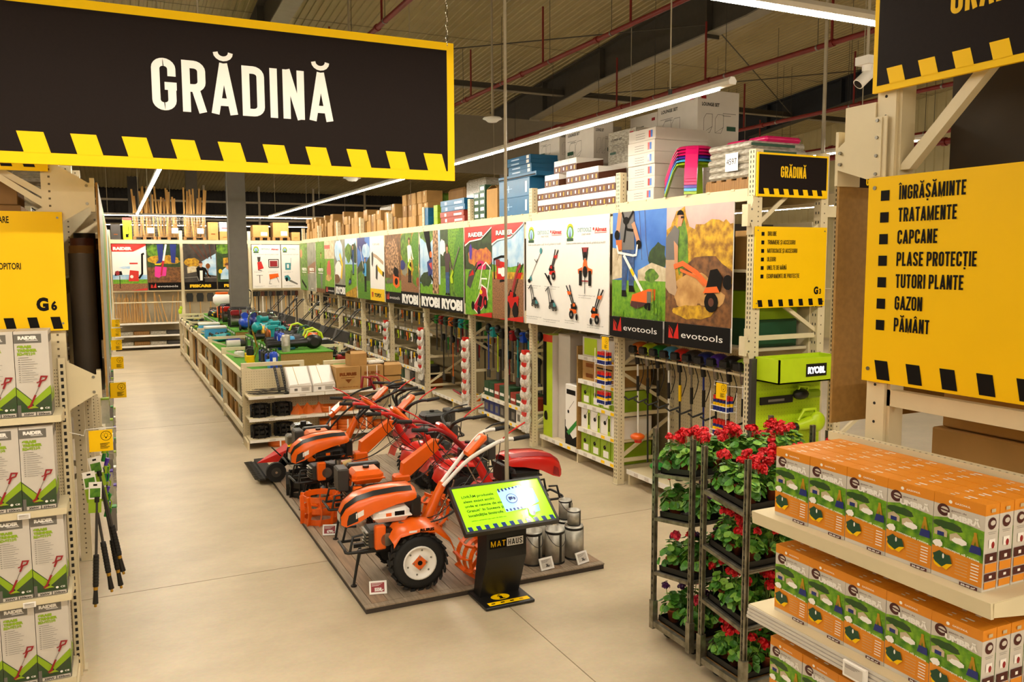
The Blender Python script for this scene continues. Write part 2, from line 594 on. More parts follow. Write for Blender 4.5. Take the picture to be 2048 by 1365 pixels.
# ---------------------------------------------------------------- lamps
def glow_material():
    m = MATS['lamp_on']
    b = m.node_tree.nodes['Principled BSDF']
    b.inputs['Base Color'].default_value = (0.8, 0.78, 0.72, 1)
    b.inputs['Emission Color'].default_value = (*LAMP_COLOR, 1)
    b.inputs['Emission Strength'].default_value = LAMP_STRENGTH
glow_material()
def strip_light(p0, p1, label, hang=(0.04, 0.3, 0.6, 0.92), tail=0.2):
    p0, p1 = Vector(p0), Vector(p1)
    d = p1 - p0
    L = d.length
    rz = math.atan2(d.y, d.x)
    t = thing('strip_light', label, 'light', p0, rz, 'long glowing strips hung under the roof')
    mb = MB()
    mb.prism([(-0.035, 0.0), (0.035, 0.0), (0.045, 0.03), (0.02, 0.065), (-0.02, 0.065), (-0.045, 0.03)], 'white', (-tail, 0, 0), Y_, Z_, L + 2 * tail, N=X_)
    mb.build('housing', t)
    mb = MB()
    mb.box(0, L, -0.027, 0.027, -0.014, 0.0, 'lamp_on')
    mb.build('diffuser', t)
    for h in hang:
        mb = MB()
        w = p0 + d * h
        top = roofz(w.y) - w.z - 0.05
        mb.cyl((h * L, 0, 0.06), (h * L, 0, top), 0.008, 'cable', n=6)
        mb.cyl((h * L, 0, 0.06), (h * L, 0, 0.12), 0.02, 'dark_grey', n=8)
        mb.build('suspension', t)
    return t
LZ = 4.52
strip_light((4.93, 6.0, LZ), (4.93, 29.4, LZ), 'glowing strip light along the aisle before the poster rack', (0.03, 0.36, 0.68, 0.96))
strip_light((0.75, 6.9, LZ), (0.75, 29.4, LZ), 'glowing strip light along the open aisle beside the fenced display')
strip_light((-7.0, 4.03, LZ), (9.0, 3.9, LZ), 'bright strip light crossing above the front aisle near the roof beam', (0.16, 0.45, 0.68, 0.9))
strip_light((-0.4, 30.1, LZ), (6.9, 30.1, LZ), 'strip light crossing in front of the rack of wooden stakes')
strip_light((-3.0, 38.6, 4.55), (11.0, 38.6, 4.55), 'dim distant strip light behind the rack of wooden stakes')
strip_light((9.4, 7.5, LZ), (9.4, 29.4, LZ), 'strip light over the next aisle behind the poster rack')
strip_light((18.6, 9.0, LZ), (18.6, 29.4, LZ), 'strip light over the farther aisle along the ribbed wall')
strip_light((-3.1, 7.5, LZ), (-3.1, 29.4, LZ), 'strip light over the aisle behind the boxed trimmer rack')  # extra lamp added out of view, continuing the strip pattern
strip_light((-7.0, -1.6, LZ), (9.0, -1.6, LZ), 'strip light crossing over the open floor by the entrance')  # added lamp, unseen, fills in light from behind the camera
strip_light((-7.0, -5.6, LZ), (9.0, -5.6, LZ), 'strip light crossing over the floor next to the entrance wall')  # second added fill lamp behind the camera, never in view
# ---------------------------------------------------------------- sprinkler pipes
def pipe(x, z, y0, y1, label, sprigs, rad=0.045, dx=0.0):
    t = thing('sprinkler_pipe', label, 'pipe', (x, y0, z))
    mb = MB()
    mb.cyl((0, 0, 0), (dx, y1 - y0, 0), rad, 'pipe_red', n=10)
    mb.build('pipe', t)
    y = 1.0
    while y < y1 - y0:
        mb = MB()
        q = dx * y / (y1 - y0)
        mb.cyl((q, y - 0.05, 0), (q, y + 0.05, 0), rad * 1.35, 'pipe_red', n=10)
        y += 3.1
        mb.build('coupling', t)
    for i, y in enumerate(sprigs):
        mb = MB()
        q = dx * (y - y0) / (y1 - y0)
        mb.cyl((q, y - y0, rad), (q, y - y0, min(1.15, roofz(y) - z - 0.1)), 0.022, 'pipe_red', n=8)
        mb.build('sprig', t)
    y = 0.6
    while y < y1 - y0:
        mb = MB()
        q = dx * y / (y1 - y0)
        mb.cyl((q, y, rad), (q, y, roofz(y + y0) - z), 0.006, 'dark_grey', n=5)
        mb.cyl((q, y - 0.02, 0), (q, y + 0.02, 0), rad * 1.15, 'steel', n=10)
        y += 2.3
        mb.build('hanger', t)
pipe(8.13, 7.0, 3, 23.4, 'dark red sprinkler pipe crossing in front of the big roof beam', (19.2, 15.4, 12.2, 8.5))
pipe(10.7, 6.5, 3, 23.4, 'dark red sprinkler pipe passing under the big roof beam', (16.6, 13.4, 10.2))
pipe(14.6, 6.35, 6, 24, 'dark red sprinkler pipe along the ribbed wall side, upper one', (17, 13.4), dx=0.4)
pipe(17.2, 5.9, 6, 26, 'dark red sprinkler pipe low before the ribbed wall', (22, 19), 0.06)
pipe(17.5, 5.7, 6, 26, 'thick dark red main pipe lowest before the ribbed wall', (), 0.075)
pipe(4.6, 7.3, 5, 24, 'dark red sprinkler pipe above the hanging garden sign', (15, 11.8, 19), 0.05)
# ---------------------------------------------------------------- things hung from the roof
def smoke_head(x, y, z, label):
    t = thing('ceiling_sensor', label, 'sensor', (x, y, z))
    MB().lathe([(0, -0.07), (0.09, -0.06), (0.14, -0.02), (0.19, 0.0), (0.17, 0.03), (0.05, 0.045), (0, 0.045)], 'white', n=20).build('cover', t)
    MB().cyl((0, 0, 0.04), (0, 0, roofz(y) - z - 0.03), 0.022, 'cable', n=8).build('drop_rod', t)
smoke_head(6.8, 15.0, 5.75, 'white round sensor on a rod beside the hanging garden sign')
smoke_head(4.65, 17.5, 4.75, 'small white sensor peeking out below the hanging garden sign')
# tall pale power pole that drops from the roof behind the information stand
t = thing('power_pole', 'tall thin pale pole rising from the deck behind the screen stand', 'pole', (3.2, 6.78, 0.055))
MB().cyl((0, 0, 0.0), (0, 0, 1.95), 0.019, 'cable', n=10).build('lower_tube', t)
MB().cyl((0, 0, 1.9), (0, 0, 8.0), 0.014, 'cable', n=10).build('upper_tube', t)
MB().cyl((0, 0, 0), (0, 0, 0.01), 0.06, 'cable', n=14).build('foot_plate', t)
t = thing('power_pole', 'pale pole dropping from the roof behind the poster rack end sign', 'pole', (8.3, 8.0, 0))
MB().cyl((0, 0, 0), (0, 0, roofz(8) - 0.02), 0.024, 'cable', n=10).build('tube', t)
MB().cyl((0, 0, 0), (0, 0, 0.01), 0.06, 'cable', n=14).build('foot_plate', t)
# security camera near the top of the frame
t = thing('security_camera', 'white tubular security camera on a bracket beside the tall sign', 'camera', (6.78, 6.0, 4.74))
MB().cyl((0, 0, 0.1), (0, 0, 0.16), 0.05, 'white', n=14).box(-0.08, 0.08, -0.08, 0.08, 0.16, 0.24, 'white').build('bracket', t)
mb = MB(TR(0, 0, 0.06, 2.9, 0.75))
mb.cyl((-0.1, 0, 0), (0.13, 0, 0), 0.055, 'white', n=16).cyl((0.13, 0, 0), (0.131, 0, 0), 0.045, 'black', n=16)
mb.build('body', t)
MB().cyl((0, 0, 0.06), (0, 0, 0.11), 0.03, 'white', n=12).build('swivel', t)
MB().cyl((0, 0, 0.24), (0, 0, roofz(6) - 4.74 - 0.04), 0.015, 'cable', n=8).build('drop_rod', t)
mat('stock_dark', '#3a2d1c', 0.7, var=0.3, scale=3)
mat('panel_tan', '#93825c', 0.6, var=0.1)
# ================================================================ racks and signs
def _arc(cx, cy, r, a0, a1, n=5):
    return [(cx + r * cos(RAD(a0 + (a1 - a0) * i / n)), cy + r * sin(RAD(a0 + (a1 - a0) * i / n))) for i in range(n + 1)]
def _caps():
    t = 0.075          # half a stroke
    w = 0.40
    r = 0.125
    L, R_, B, T = t, w - t, t, 1 - t
    bowl = lambda y0, y1: [(L, y1)] + _arc(R_ - r, y1 - r, r, 90, 0) + _arc(R_ - r, y0 + r, r, 0, -90) + [(L, y0)]
    ring = _arc(L + r, T - r, r, 180, 90) + _arc(R_ - r, T - r, r, 90, 0) + _arc(R_ - r, B + r, r, 0, -90) + _arc(L + r, B + r, r, -90, -180)
    stem = [(L, 0), (L, 1)]
    A = [[(0.06, 0), (0.215, 1)], [(0.37, 0), (0.215, 1)], [(0.11, 0.24), (0.32, 0.24)]]
    S = [[(R_, 0.72)] + _arc(R_ - r, T - r, r, 0, 90) + _arc(L + r, T - r, r, 90, 180) + [(L, 0.68), (L + 0.05, 0.58), (R_ - 0.05, 0.40), (R_, 0.30)] + _arc(R_ - r, B + r, r, 0, -90) + _arc(L + r, B + r, r, -90, -180) + [(L, 0.28)]]
    C = [[(R_, 0.66)] + _arc(R_ - r, T - r, r, 0, 90) + _arc(L + r, T - r, r, 90, 180) + _arc(L + r, B + r, r, 180, 270) + _arc(R_ - r, B + r, r, -90, 0) + [(R_, 0.34)]]
    G = {'A': (A, 0.43), 'S': (S, w), 'C': (C, w), 'O': ([ring + [ring[0]]], w), 'D': ([stem, bowl(B, T)], w),
         'G': ([C[0][:-1] + [(R_, 0.45)], [(0.21, 0.47), (w, 0.47)]], w), 'R': ([stem, bowl(0.47, T), [(0.22, 0.47), (R_ + 0.01, 0)]], w),
         'P': ([stem, bowl(0.44, T)], w), 'B': ([stem, bowl(0.52, T), bowl(B, 0.52)], w), 'I': ([stem], 2 * t), 'N': ([stem, [(R_, 0), (R_, 1)], [(L, 1), (R_, 0)]], w),
         'M': ([stem, [(0.46, 0), (0.46, 1)], [(L, 1), (0.268, 0.05), (0.46, 1)]], 0.535), 'T': ([[(0.18, 0), (0.18, 1)], [(0, T), (0.36, T)]], 0.36),
         'E': ([stem, [(L, T), (0.34, T)], [(L, 0.5), (0.31, 0.5)], [(L, B), (0.34, B)]], 0.34), 'F': ([stem, [(L, T), (0.33, T)], [(L, 0.5), (0.3, 0.5)]], 0.33),
         'L': ([stem, [(L, B), (0.33, B)]], 0.33), 'U': ([[(L, 1)] + _arc(L + r, B + r, r, 180, 270) + _arc(R_ - r, B + r, r, -90, 0) + [(R_, 1)]], w),
         'H': ([stem, [(R_, 0), (R_, 1)], [(L, 0.5), (R_, 0.5)]], w), 'J': ([[(0.22, 1), (0.22, 0.2), (0.16, B), (0.0, B)]], 0.29), 'V': ([[(0.06, 1), (0.2, 0)], [(0.34, 1), (0.2, 0)]], 0.4),
         'Z': ([[(0, T), (0.33, T), (0.04, B), (0.36, B)]], 0.36)}
    brev = lambda c: [_arc(c, 1.215, 0.125, 180, 360, 8)]
    G['Ă'] = (A + brev(0.215), 0.43)
    G['Â'] = (A + [[(0.1, 1.06), (0.215, 1.17), (0.33, 1.06)]], 0.43)
    G['Î'] = (G['I'][0] + [[(-0.03, 1.06), (t, 1.17), (0.18, 1.06)]], 2 * t)
    G['Ș'] = (S + [[(0.2, -0.07), (0.17, -0.2)]], w)
    G['Ț'] = (G['T'][0] + [[(0.18, -0.07), (0.15, -0.2)]], 0.36)
    return G, t
_CAPS = _caps()
def ribbon(mb, pts, half, m, O, U, Vv):
    # a flat stroke of even width along a polyline
    V, F = [], []
    n = len(pts)
    for i in range(n):
        a, b, c = pts[max(i - 1, 0)], pts[i], pts[min(i + 1, n - 1)]
        d1 = Vector((b[0] - a[0], b[1] - a[1]))
        d2 = Vector((c[0] - b[0], c[1] - b[1]))
        d1 = d1.normalized() if d1.length else d2.normalized()
        d2 = d2.normalized() if d2.length else d1
        q = d1 + d2
        q = q.normalized() if q.length > 1e-4 else d1
        nx, ny = -q.y, q.x
        k = half / max(0.45, nx * -d1.y + ny * d1.x)
        V += [tuple(O + U * (b[0] + nx * k) + Vv * (b[1] + ny * k)), tuple(O + U * (b[0] - nx * k) + Vv * (b[1] - ny * k))]
    for i in range(n - 1):
        F.append((2 * i + 1, 2 * i + 3, 2 * i + 2, 2 * i))
    mb.add(V, F, m)
def poster_caps(mb, text, m, O, U, h, anchor='l', gap=0.075, xs=1.0):
    G, t = _CAPS
    tot = sum(G[c][1] + gap if c in G else 0.2 for c in text) - gap
    O, U = Vector(O), Vector(U)
    x = {'l': 0, 'c': -tot / 2, 'r': -tot}[anchor]
    for c in text:
        if c in G:
            for si, st in enumerate(G[c][0]):
                ribbon(mb, [((x + a) * h * xs, b * h) for a, b in st], (t if max(q[1] for q in st) < 1.05 else t * 0.62) * h, m, O + U.cross(Z_) * (0.0004 * si), U, Z_)
            x += G[c][1] + gap
        else:
            x += 0.2
def post(mb, x0, x1, y0, y1, h, front='-x', pitch=0.05, z0=0.0):
    mb.box(x0, x1, y0, y1, z0, h, 'cream')
    z = z0 + 0.08
    e = 0.0012
    while z < h - 0.04:
        if 'x' in front:
            for f in (0.3, 0.7):
                yc = y0 + (y1 - y0) * f
                mb.add([(x0 - e, yc + 0.006, z), (x0 - e, yc - 0.006, z), (x0 - e, yc - 0.006, z + 0.028), (x0 - e, yc + 0.006, z + 0.028)], [(0, 1, 2, 3)], 'slot')
        if 'y' in front:
            xc = (x0 + x1) / 2
            mb.add([(xc - 0.007, y0 - e, z), (xc + 0.007, y0 - e, z), (xc + 0.007, y0 - e, z + 0.014), (xc - 0.007, y0 - e, z + 0.014)], [(0, 1, 2, 3)], 'hole_shade')
        z += pitch
    mb.box(x0 - 0.02, x1 + 0.02, y0 - 0.01, y1 + 0.01, z0, z0 + 0.01, 'cream_dark')
def bracket(mb, tip, root, z, h, y0, y1):
    # gusset that carries the boards: wide at the post, narrow at the tip
    s = 1 if tip > root else -1
    mb.prism([(root, z - h / 2), (tip - s * 0.04, z - h * 0.2), (tip, z - h * 0.2), (tip, z + h * 0.2), (tip - s * 0.04, z + h * 0.2), (root, z + h / 2)], 'cream', (0, y0, 0), X_, Z_, 0.004, N=Y_)
    mb.box(min(tip, tip - s * 0.03), max(tip, tip - s * 0.03), y0 + 0.002, y1, z - h * 0.28, z + h * 0.28, 'cream')
    mb.box(min(root, root + s * 0.02), max(root, root + s * 0.02), y0 + 0.002, y1, z - h / 2 + 0.002, z + h / 2 - 0.002, 'cream')
    for dz in (-0.06, 0.06):
        mb.cyl((tip - s * 0.05, y0 - 0.006, z + dz * h / 0.4), (tip - s * 0.05, y0, z + dz * h / 0.4), 0.011, 'steel', n=6)
# ---- the long rack under the posters
PY = [6.65 + 2.5 * k for k in range(10)]
RACK = thing('pallet_rack', 'long cream pallet rack that carries the row of big posters', 'rack', (0, 0, 0))
for k, y in enumerate(PY):
    mb = MB()
    post(mb, 5.93, 6.03, y - 0.05, y + 0.05, 4.12, '-x-y', 0.05 if k < 4 else 0.1)
    mb.build('upright', RACK)
    mb = MB()
    post(mb, 6.85, 6.95, y - 0.05, y + 0.05, 4.12, '-x-y' if k == 0 else '-x', 0.1)
    mb.build('rear_upright', RACK)
    mb = MB()
    zz, s = 0.35, 0
    while zz < 3.2:
        a, b = (6.03, 6.85) if s % 2 == 0 else (6.85, 6.03)
        if not (k == 0 and 1.2 < zz < 1.95):
            mb.prism([(a, zz), (b, zz + 0.5), (b, zz + 0.55), (a, zz + 0.05)], 'cream', (0, y - 0.015, 0), X_, Z_, 0.03, N=Y_)
        mb.box(6.03, 6.85, y - 0.015, y + 0.015, zz - 0.06, zz - 0.01, 'cream')
        zz += 0.62
        s += 1
    mb.build('cross_brace', RACK)
    for z, h in ((3.45, 0.4), (2.10, 0.36)):
        mb = MB()
        bracket(mb, 5.845, 5.93, z, h, y - 0.05, y + 0.04)
        mb.build('board_bracket', RACK)
MB().prism([(6.03, 3.34), (6.85, 3.98), (6.85, 4.03), (6.03, 3.4)], 'cream', (0, 6.64, 0), X_, Z_, 0.02, N=Y_).build('cross_brace', RACK)
MB().box(6.0, 6.84, 6.72, 9.08, 2.86, 2.89, 'cream_dark').build('deck', RACK)
for k in range(9):
    a, b = PY[k] + 0.05, PY[k + 1] - 0.05
    mb = MB()
    mb.box(5.925, 5.985, a, b, 3.6, 3.73, 'cream')
    for q in range(6):
        yy = a + 0.2 + q * 0.4
        mb.box(5.915, 5.925, yy, yy + 0.05, 3.715, 3.735, 'cream')
    mb.build('beam', RACK)
    mb = MB()
    mb.box(6.86, 6.93, a, b, 3.6, 3.73, 'cream')
    mb.build('beam', RACK)
    mb = MB()
    for q in range(9):
        xx = 5.99 + q * 0.1
        mb.box(xx, xx + 0.085, a, b, 3.715, 3.735, 'cream_dark')
    mb.build('deck', RACK)
# ---- the second rack behind it, seen end on
R2 = thing('pallet_rack', 'cream pallet rack end standing just behind the poster rack', 'rack', (0, 0, 0))
for k, y in enumerate((6.65, 9.15, 11.65)):
    for x in (7.14, 8.06):
        mb = MB()
        post(mb, x, x + 0.1, y - 0.05, y + 0.05, 4.12, '-x-y', 0.05)
        mb.build('upright', R2)
    mb = MB()
    zz = 0.35
    while zz < 3.7:
        mb.prism([(7.24, zz), (8.06, zz + 0.5), (8.06, zz + 0.55), (7.24, zz + 0.05)], 'cream', (0, y - 0.015, 0), X_, Z_, 0.03, N=Y_)
        zz += 0.62
    mb.build('cross_brace', R2)
for z in (2.55, 3.6):
    for k in range(2):
        MB().box(7.14, 7.2, 6.7 + 2.5 * k, 9.1 + 2.5 * k, z, z + 0.12, 'cream').build('beam', R2)
mb = MB()
mb.box(6.95, 7.14, 6.6, 6.64, 3.45, 3.57, 'cream')
mb.build('row_spacer', R2)
MB().box(7.14, 8.1, 6.7, 11.6, 3.715, 3.735, 'cream_dark').build('deck', R2)
# ---------------------------------------------------------------- signs
def teeth(mb, O, U, Vv, w, h, n, m, x0, frac=0.5, lean=0.28, lift=0.0016):
    N = Vector(U).cross(Vector(Vv)) * lift
    p = w / n
    for i in range(n):
        a = x0 + i * p
        b = a + p * frac
        mb.face([(a, 0), (b, 0), (b - lean * h, h), (a - lean * h, h)], m, Vector(O) + N, U, Vv)
def hazard_sign(name, label, O, U, w, h, text, th, tm, border, tooth, thick=0.02, group=None, tx=0.5, tz=0.56, xs=1.0):
    # black panel with a yellow edge and a row of leaning yellow teeth along the bottom
    U = Vector(U)
    N = U.cross(Z_)
    O = Vector(O)
    mb = MB()
    c = U * (w / 2) - N * (thick / 2) + Z_ * (h / 2)
    P = [O + U * a + Z_ * b - N * d for d in (0, thick) for b in (0, h) for a in (0, w)]
    mb.add([tuple(p) for p in P], [(0, 1, 3, 2), (5, 4, 6, 7), (0, 4, 5, 1), (2, 3, 7, 6), (0, 2, 6, 4), (1, 5, 7, 3)], 'sign_yellow')
    b = border
    mb.face([(b, b * 1.25), (w - b, b * 1.25), (w - b, h - b), (b, h - b)], 'sign_black', O + N * 0.001, U, Z_)
    n = tooth[0]
    teeth(mb, O + Z_ * (b * 1.2) + U * b, U, Z_, w - 2 * b, tooth[1], n, 'sign_yellow', tooth[2], lift=0.002)
    poster_caps(mb, text, tm, O + U * (w * tx) + Z_ * (h * tz - th / 2) + N * 0.002, U, th, anchor='c', xs=xs)
    return mb
def list_sign(mb, O, U, w, h, rows, size, code, x_sq, step, y0, tooth, thick=0.02, ts=1.05):
    U = Vector(U)
    N = U.cross(Z_)
    O = Vector(O)
    P = [O + U * a + Z_ * b - N * d for d in (0, thick) for b in (0, h) for a in (0, w)]
    mb.add([tuple(p) for p in P], [(0, 1, 3, 2), (5, 4, 6, 7), (0, 4, 5, 1), (2, 3, 7, 6), (0, 2, 6, 4), (1, 5, 7, 3)], 'yellow')
    for i, t in enumerate(rows):
        if not t:
            continue
        z = y0 - i * step
        s = size * 0.92
        mb.face([(x_sq, z), (x_sq + s, z), (x_sq + s, z + s), (x_sq, z + s)], 'ink', O + N * 0.0015, U, Z_)
        poster_caps(mb, t, 'ink', O + U * (x_sq + s * 2.1) + Z_ * z + N * 0.0015, U, size * ts)
    if code:
        mb.text(code[0], 'ink', O + U * (w - code[2] * 2.2) + Z_ * (tooth[1] + 0.05 * h + 0.02) + N * 0.0015, U, Z_, code[2], bold=0.06, squash=0.85)
        mb.text(code[1], 'ink', O + U * (w - code[2] * 1.15) + Z_ * (tooth[1] + 0.05 * h + 0.02) + N * 0.0015, U, Z_, code[2] * 0.7, bold=0.05, squash=0.85)
    teeth(mb, O + Z_ * 0.012, U, Z_, w, tooth[1], tooth[0], 'ink', tooth[2], 0.42, 0.2, lift=0.0015)
    for a in (0.03, w - 0.03):
        for b in (0.05, h - 0.04):
            p = O + U * a + Z_ * b
            mb.cyl(p, p + N * 0.004, 0.008, 'steel', n=8)
    return mb
# big sign over the aisle
SG = thing('hanging_sign', 'huge black and yellow garden sign with white letters hung over the aisle', 'sign', (0.84, 5.8, 3.59))
mb = hazard_sign('', '', (-1.48, 0, 0), X_, 2.96, 0.995, 'GRĂDINĂ', 0.325, 'print_white', 0.055, (10, 0.125, 0.13), 0.03, tx=0.5, tz=0.535, xs=1.16)
mb.build('sign_panel', SG)
for cx in (-1.4, 1.43):
    mb = MB()
    for i in range(26):
        a = 0.97 + i * 0.045
        mb.tube([(cx + 0.009 * cos(q) * (i % 2), 0.005 + 0.009 * cos(q) * ((i + 1) % 2), a + 0.027 * sin(q) + 0.025) for q in [2 * pi * j / 8 for j in range(8)]], 0.0035, 'chrome', 5, closed=True)
    mb.cyl((cx, 0.005, 2.1), (cx, 0.005, roofz(5.8) - 3.62), 0.004, 'chrome', n=6)
    mb.build('chain', SG)
# end of the poster rack
o = hazard_sign('', '', (0, 0, 0), X_, 0.975, 0.445, 'GRĂDINĂ', 0.115, 'yellow', 0.02, (7, 0.06, 0.08), 0.015, tz=0.58).build('rack_sign', None, (5.93, 6.572, 3.64))
tag(o, 'black garden sign with yellow letters atop the end of the poster rack', 'sign')
o = list_sign(MB(), (0, 0, 0), X_, 0.985, 0.84, ['DRUJBE', 'TRIMMERE ȘI ACCESORII', 'MOTOCOASE ȘI ACCESORII', 'ULEIURI', 'UNELTE DE MÂNĂ', 'ECHIPAMENTE DE PROTECȚIE'], 0.043, ('G', '3', 0.075), 0.075, 0.0875, 0.745, (7, 0.072, 0.055)).build('list_sign', None, (5.93, 6.572, 2.495))
tag(o, 'yellow list sign coded G3 on the end of the poster rack', 'sign')
o = hazard_sign('', '', (0, 0, 0), X_, 0.98, 0.445, 'GRĂDINĂ', 0.115, 'yellow', 0.02, (7, 0.06, 0.08), 0.015, tz=0.58).build('rack_sign', None, (7.16, 6.572, 3.6))
tag(o, 'black and yellow sign half hidden behind the tall corner post', 'sign')
o = list_sign(MB(), (0, 0, 0), X_, 0.98, 0.84, ['GHIVECE', 'GHIVECE DECORATIVE', 'JARDINIERE'], 0.043, None, 0.075, 0.0875, 0.735, (7, 0.072, 0.055)).build('list_sign', None, (7.15, 6.572, 2.48))
tag(o, 'yellow list sign half hidden behind the tall corner post', 'sign')
mb = MB().box(0, 0.98, 0, 0.015, 0, 1.12, 'yellow')
for i, tx_ in enumerate(('Scanează codul', 'de preț pentru', 'documente')):
    mb.text(tx_, 'ink', (0.06, -0.0015, 0.93 - i * 0.085), X_, Z_, 0.055, bold=0.015, squash=0.8)
teeth(mb, (0, 0, 0.01), X_, Z_, 0.98, 0.075, 7, 'ink', 0.05, 0.42, 0.2)
o = mb.build('instruction_sign', None, (7.12, 6.572, 1.3))
tag(o, 'tall yellow notice with black lettering below the half hidden list sign', 'sign')
# lit lime header box and pegboard on the end of the poster rack
T = thing('display_stand', 'lime green pegboard display with a lit header on the rack end', 'display', (5.95, 6.59, 0))
mb = MB().box(0.02, 0.93, -0.03, 0, 0.45, 1.96, 'lime')
for i in range(22):
    for j in range(28):
        x, z = 0.06 + i * 0.04, 0.6 + j * 0.043
        mb.add([(x, -0.0315, z), (x + 0.008, -0.0315, z), (x + 0.008, -0.0315, z + 0.008), (x, -0.0315, z + 0.008)], [(0, 1, 2, 3)], 'lime_dark')
mb.build('pegboard', T)
MB().box(-0.05, 0.02, -0.04, 0.0, 0.4, 1.97, 'dark_grey').build('side_strip', T)
mb = MB()
mb.box(0.02, 0.93, -0.36, -0.345, 1.74, 1.99, 'lime').box(0.02, 0.035, -0.36, 0, 1.74, 1.99, 'lime').box(0.915, 0.93, -0.36, 0, 1.74, 1.99, 'lime').box(0.02, 0.93, -0.36, 0, 1.74, 1.755, 'lime_dark').box(0.02, 0.93, -0.015, 0, 1.74, 1.99, 'lime')
mb.build('header_box', T)
mat('backlit', '#f4f4ff', 0.4, emit=2.2)
mb = MB().box(0.38, 0.66, -0.366, -0.36, 1.80, 1.93, 'black')
mb.text('RYOBI.', 'backlit', (0.40, -0.3675, 1.832), X_, Z_, 0.066, w=0.24, bold=0.05)
mb.build('lit_logo', T)
# ---- boxed trimmer rack
LR = thing('pallet_rack', 'cream rack end with the yellow G6 sign above the boxed trimmers', 'rack', (0, 0, 0))
for k in range(6):
    y = 6.65 + 2.5 * k
    mb = MB()
    post(mb, -0.43, -0.33, y - 0.05, y + 0.05, 4.12, '-y', 0.05)
    mb.build('upright', LR)
    mb = MB()
    post(mb, -1.35, -1.25, y - 0.05, y + 0.05, 4.12, '-y', 0.1)
    mb.build('rear_upright', LR)
    mb = MB()
    zz, s = 0.35, 0
    while zz < 3.8:
        a, b = (-0.43, -1.25) if s % 2 else (-1.25, -0.43)
        mb.prism([(a, zz), (b, zz + 0.5), (b, zz + 0.55), (a, zz + 0.05)], 'cream', (0, y - 0.015, 0), X_, Z_, 0.03, N=Y_)
        zz += 0.62
        s += 1
    mb.prism([(-0.43, 3.38), (-0.43, 3.43), (-1.25, 4.0), (-1.25, 3.95)], 'cream', (0, y - 0.04, 0), X_, Z_, 0.03, N=Y_)
    mb.build('cross_brace', LR)
    for z, h, q in ((3.47, 0.42, -0.1), (2.12, 0.36, -0.12)):
        mb = MB()
        bracket(mb, q, -0.34, z, h, y - 0.055, y + 0.03)
        mb.build('board_bracket', LR)
for k in range(5):
    for z in (2.75, 3.6):
        MB().box(-0.4, -0.34, 6.7 + 2.5 * k, 9.1 + 2.5 * k, z, z + 0.12, 'cream').build('beam', LR)
    MB().box(-1.33, -0.4, 6.7 + 2.5 * k, 9.1 + 2.5 * k, 2.72, 2.75, 'cream_dark').build('deck', LR)
o = list_sign(MB(), (0, 0, 0), X_, 0.98, 0.825, ['', '', '', '', '', ''], 0.043, ('G', '6', 0.085), 0.075, 0.0875, 0.745, (7, 0.085, 0.05))
O2 = Vector((0, -0.0015, 0))
o.text('SISTEME DE IRIGARE', 'ink', (0.66, -0.0015, 0.745), X_, Z_, 0.045, bold=0.02, squash=0.56, anchor='r')
o.text('STROPITORI', 'ink', (0.715, -0.0015, 0.43), X_, Z_, 0.045, bold=0.02, squash=0.56, anchor='r')
o = o.build('list_sign', None, (-1.29, 6.572, 2.52))
tag(o, 'yellow list sign coded G6 on the rack above the boxed trimmers', 'sign')
o = hazard_sign('', '', (0, 0, 0), X_, 0.98, 0.445, 'GRĂDINĂ', 0.115, 'yellow', 0.02, (7, 0.06, 0.08), 0.015, tz=0.58).build('rack_sign', None, (-1.36, 6.572, 3.62))
tag(o, 'black sign with yellow teeth tucked behind the huge hanging sign', 'sign')
for k in range(5):
    MB().box(-1.33, -0.36, 6.72 + 2.5 * k, 9.08 + 2.5 * k, 1.9, 1.94, 'cream_dark').build('deck', LR)
    MB().box(-0.32, -0.105, 6.72 + 2.5 * k, 9.06 + 2.5 * k, 2.03, 2.06, 'cream_dark').build('ledge', LR)
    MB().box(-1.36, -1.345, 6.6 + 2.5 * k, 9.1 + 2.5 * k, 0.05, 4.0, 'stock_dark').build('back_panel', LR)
for i in range(22):
    m = ('stock_dark', 'brown', 'dark_green', 'cardboard_dark', 'dark_grey')[(i * 3) % 5]
    h = 1.0 + 0.06 * (i % 4)
    o = MB().cyl((0, 0, 0), (0, 0, h), 0.085, m, n=14).cyl((0, 0, 0.0), (0, 0, h + 0.002), 0.03, 'wrap', n=8).build('mat_roll', None, (-0.215, 6.85 + 2.5 * (i // 5) + 0.2 * (i % 5) + (0.5 if i % 5 > 2 else 0), 2.061)) if i < 20 else None
    if o:
        tag(o, 'upright roll of matting, %s behind the boards of the boxed trimmer rack' % (nth(i) if i < 16 else 'late ' + nth(i - 16)), 'roll', 'rolls of matting behind the boards')
for k in range(3):
    o = MB().cbox(-0.4, 0.4, 0, 0.75, 0, 1.6, 'stock_dark', 0.02).build('dark_bale', None, (-0.85, 6.8 + 0.78 * k, 0.12))
    tag(o, '%s dark bale low inside the boxed trimmer rack' % nth(k), 'bale')
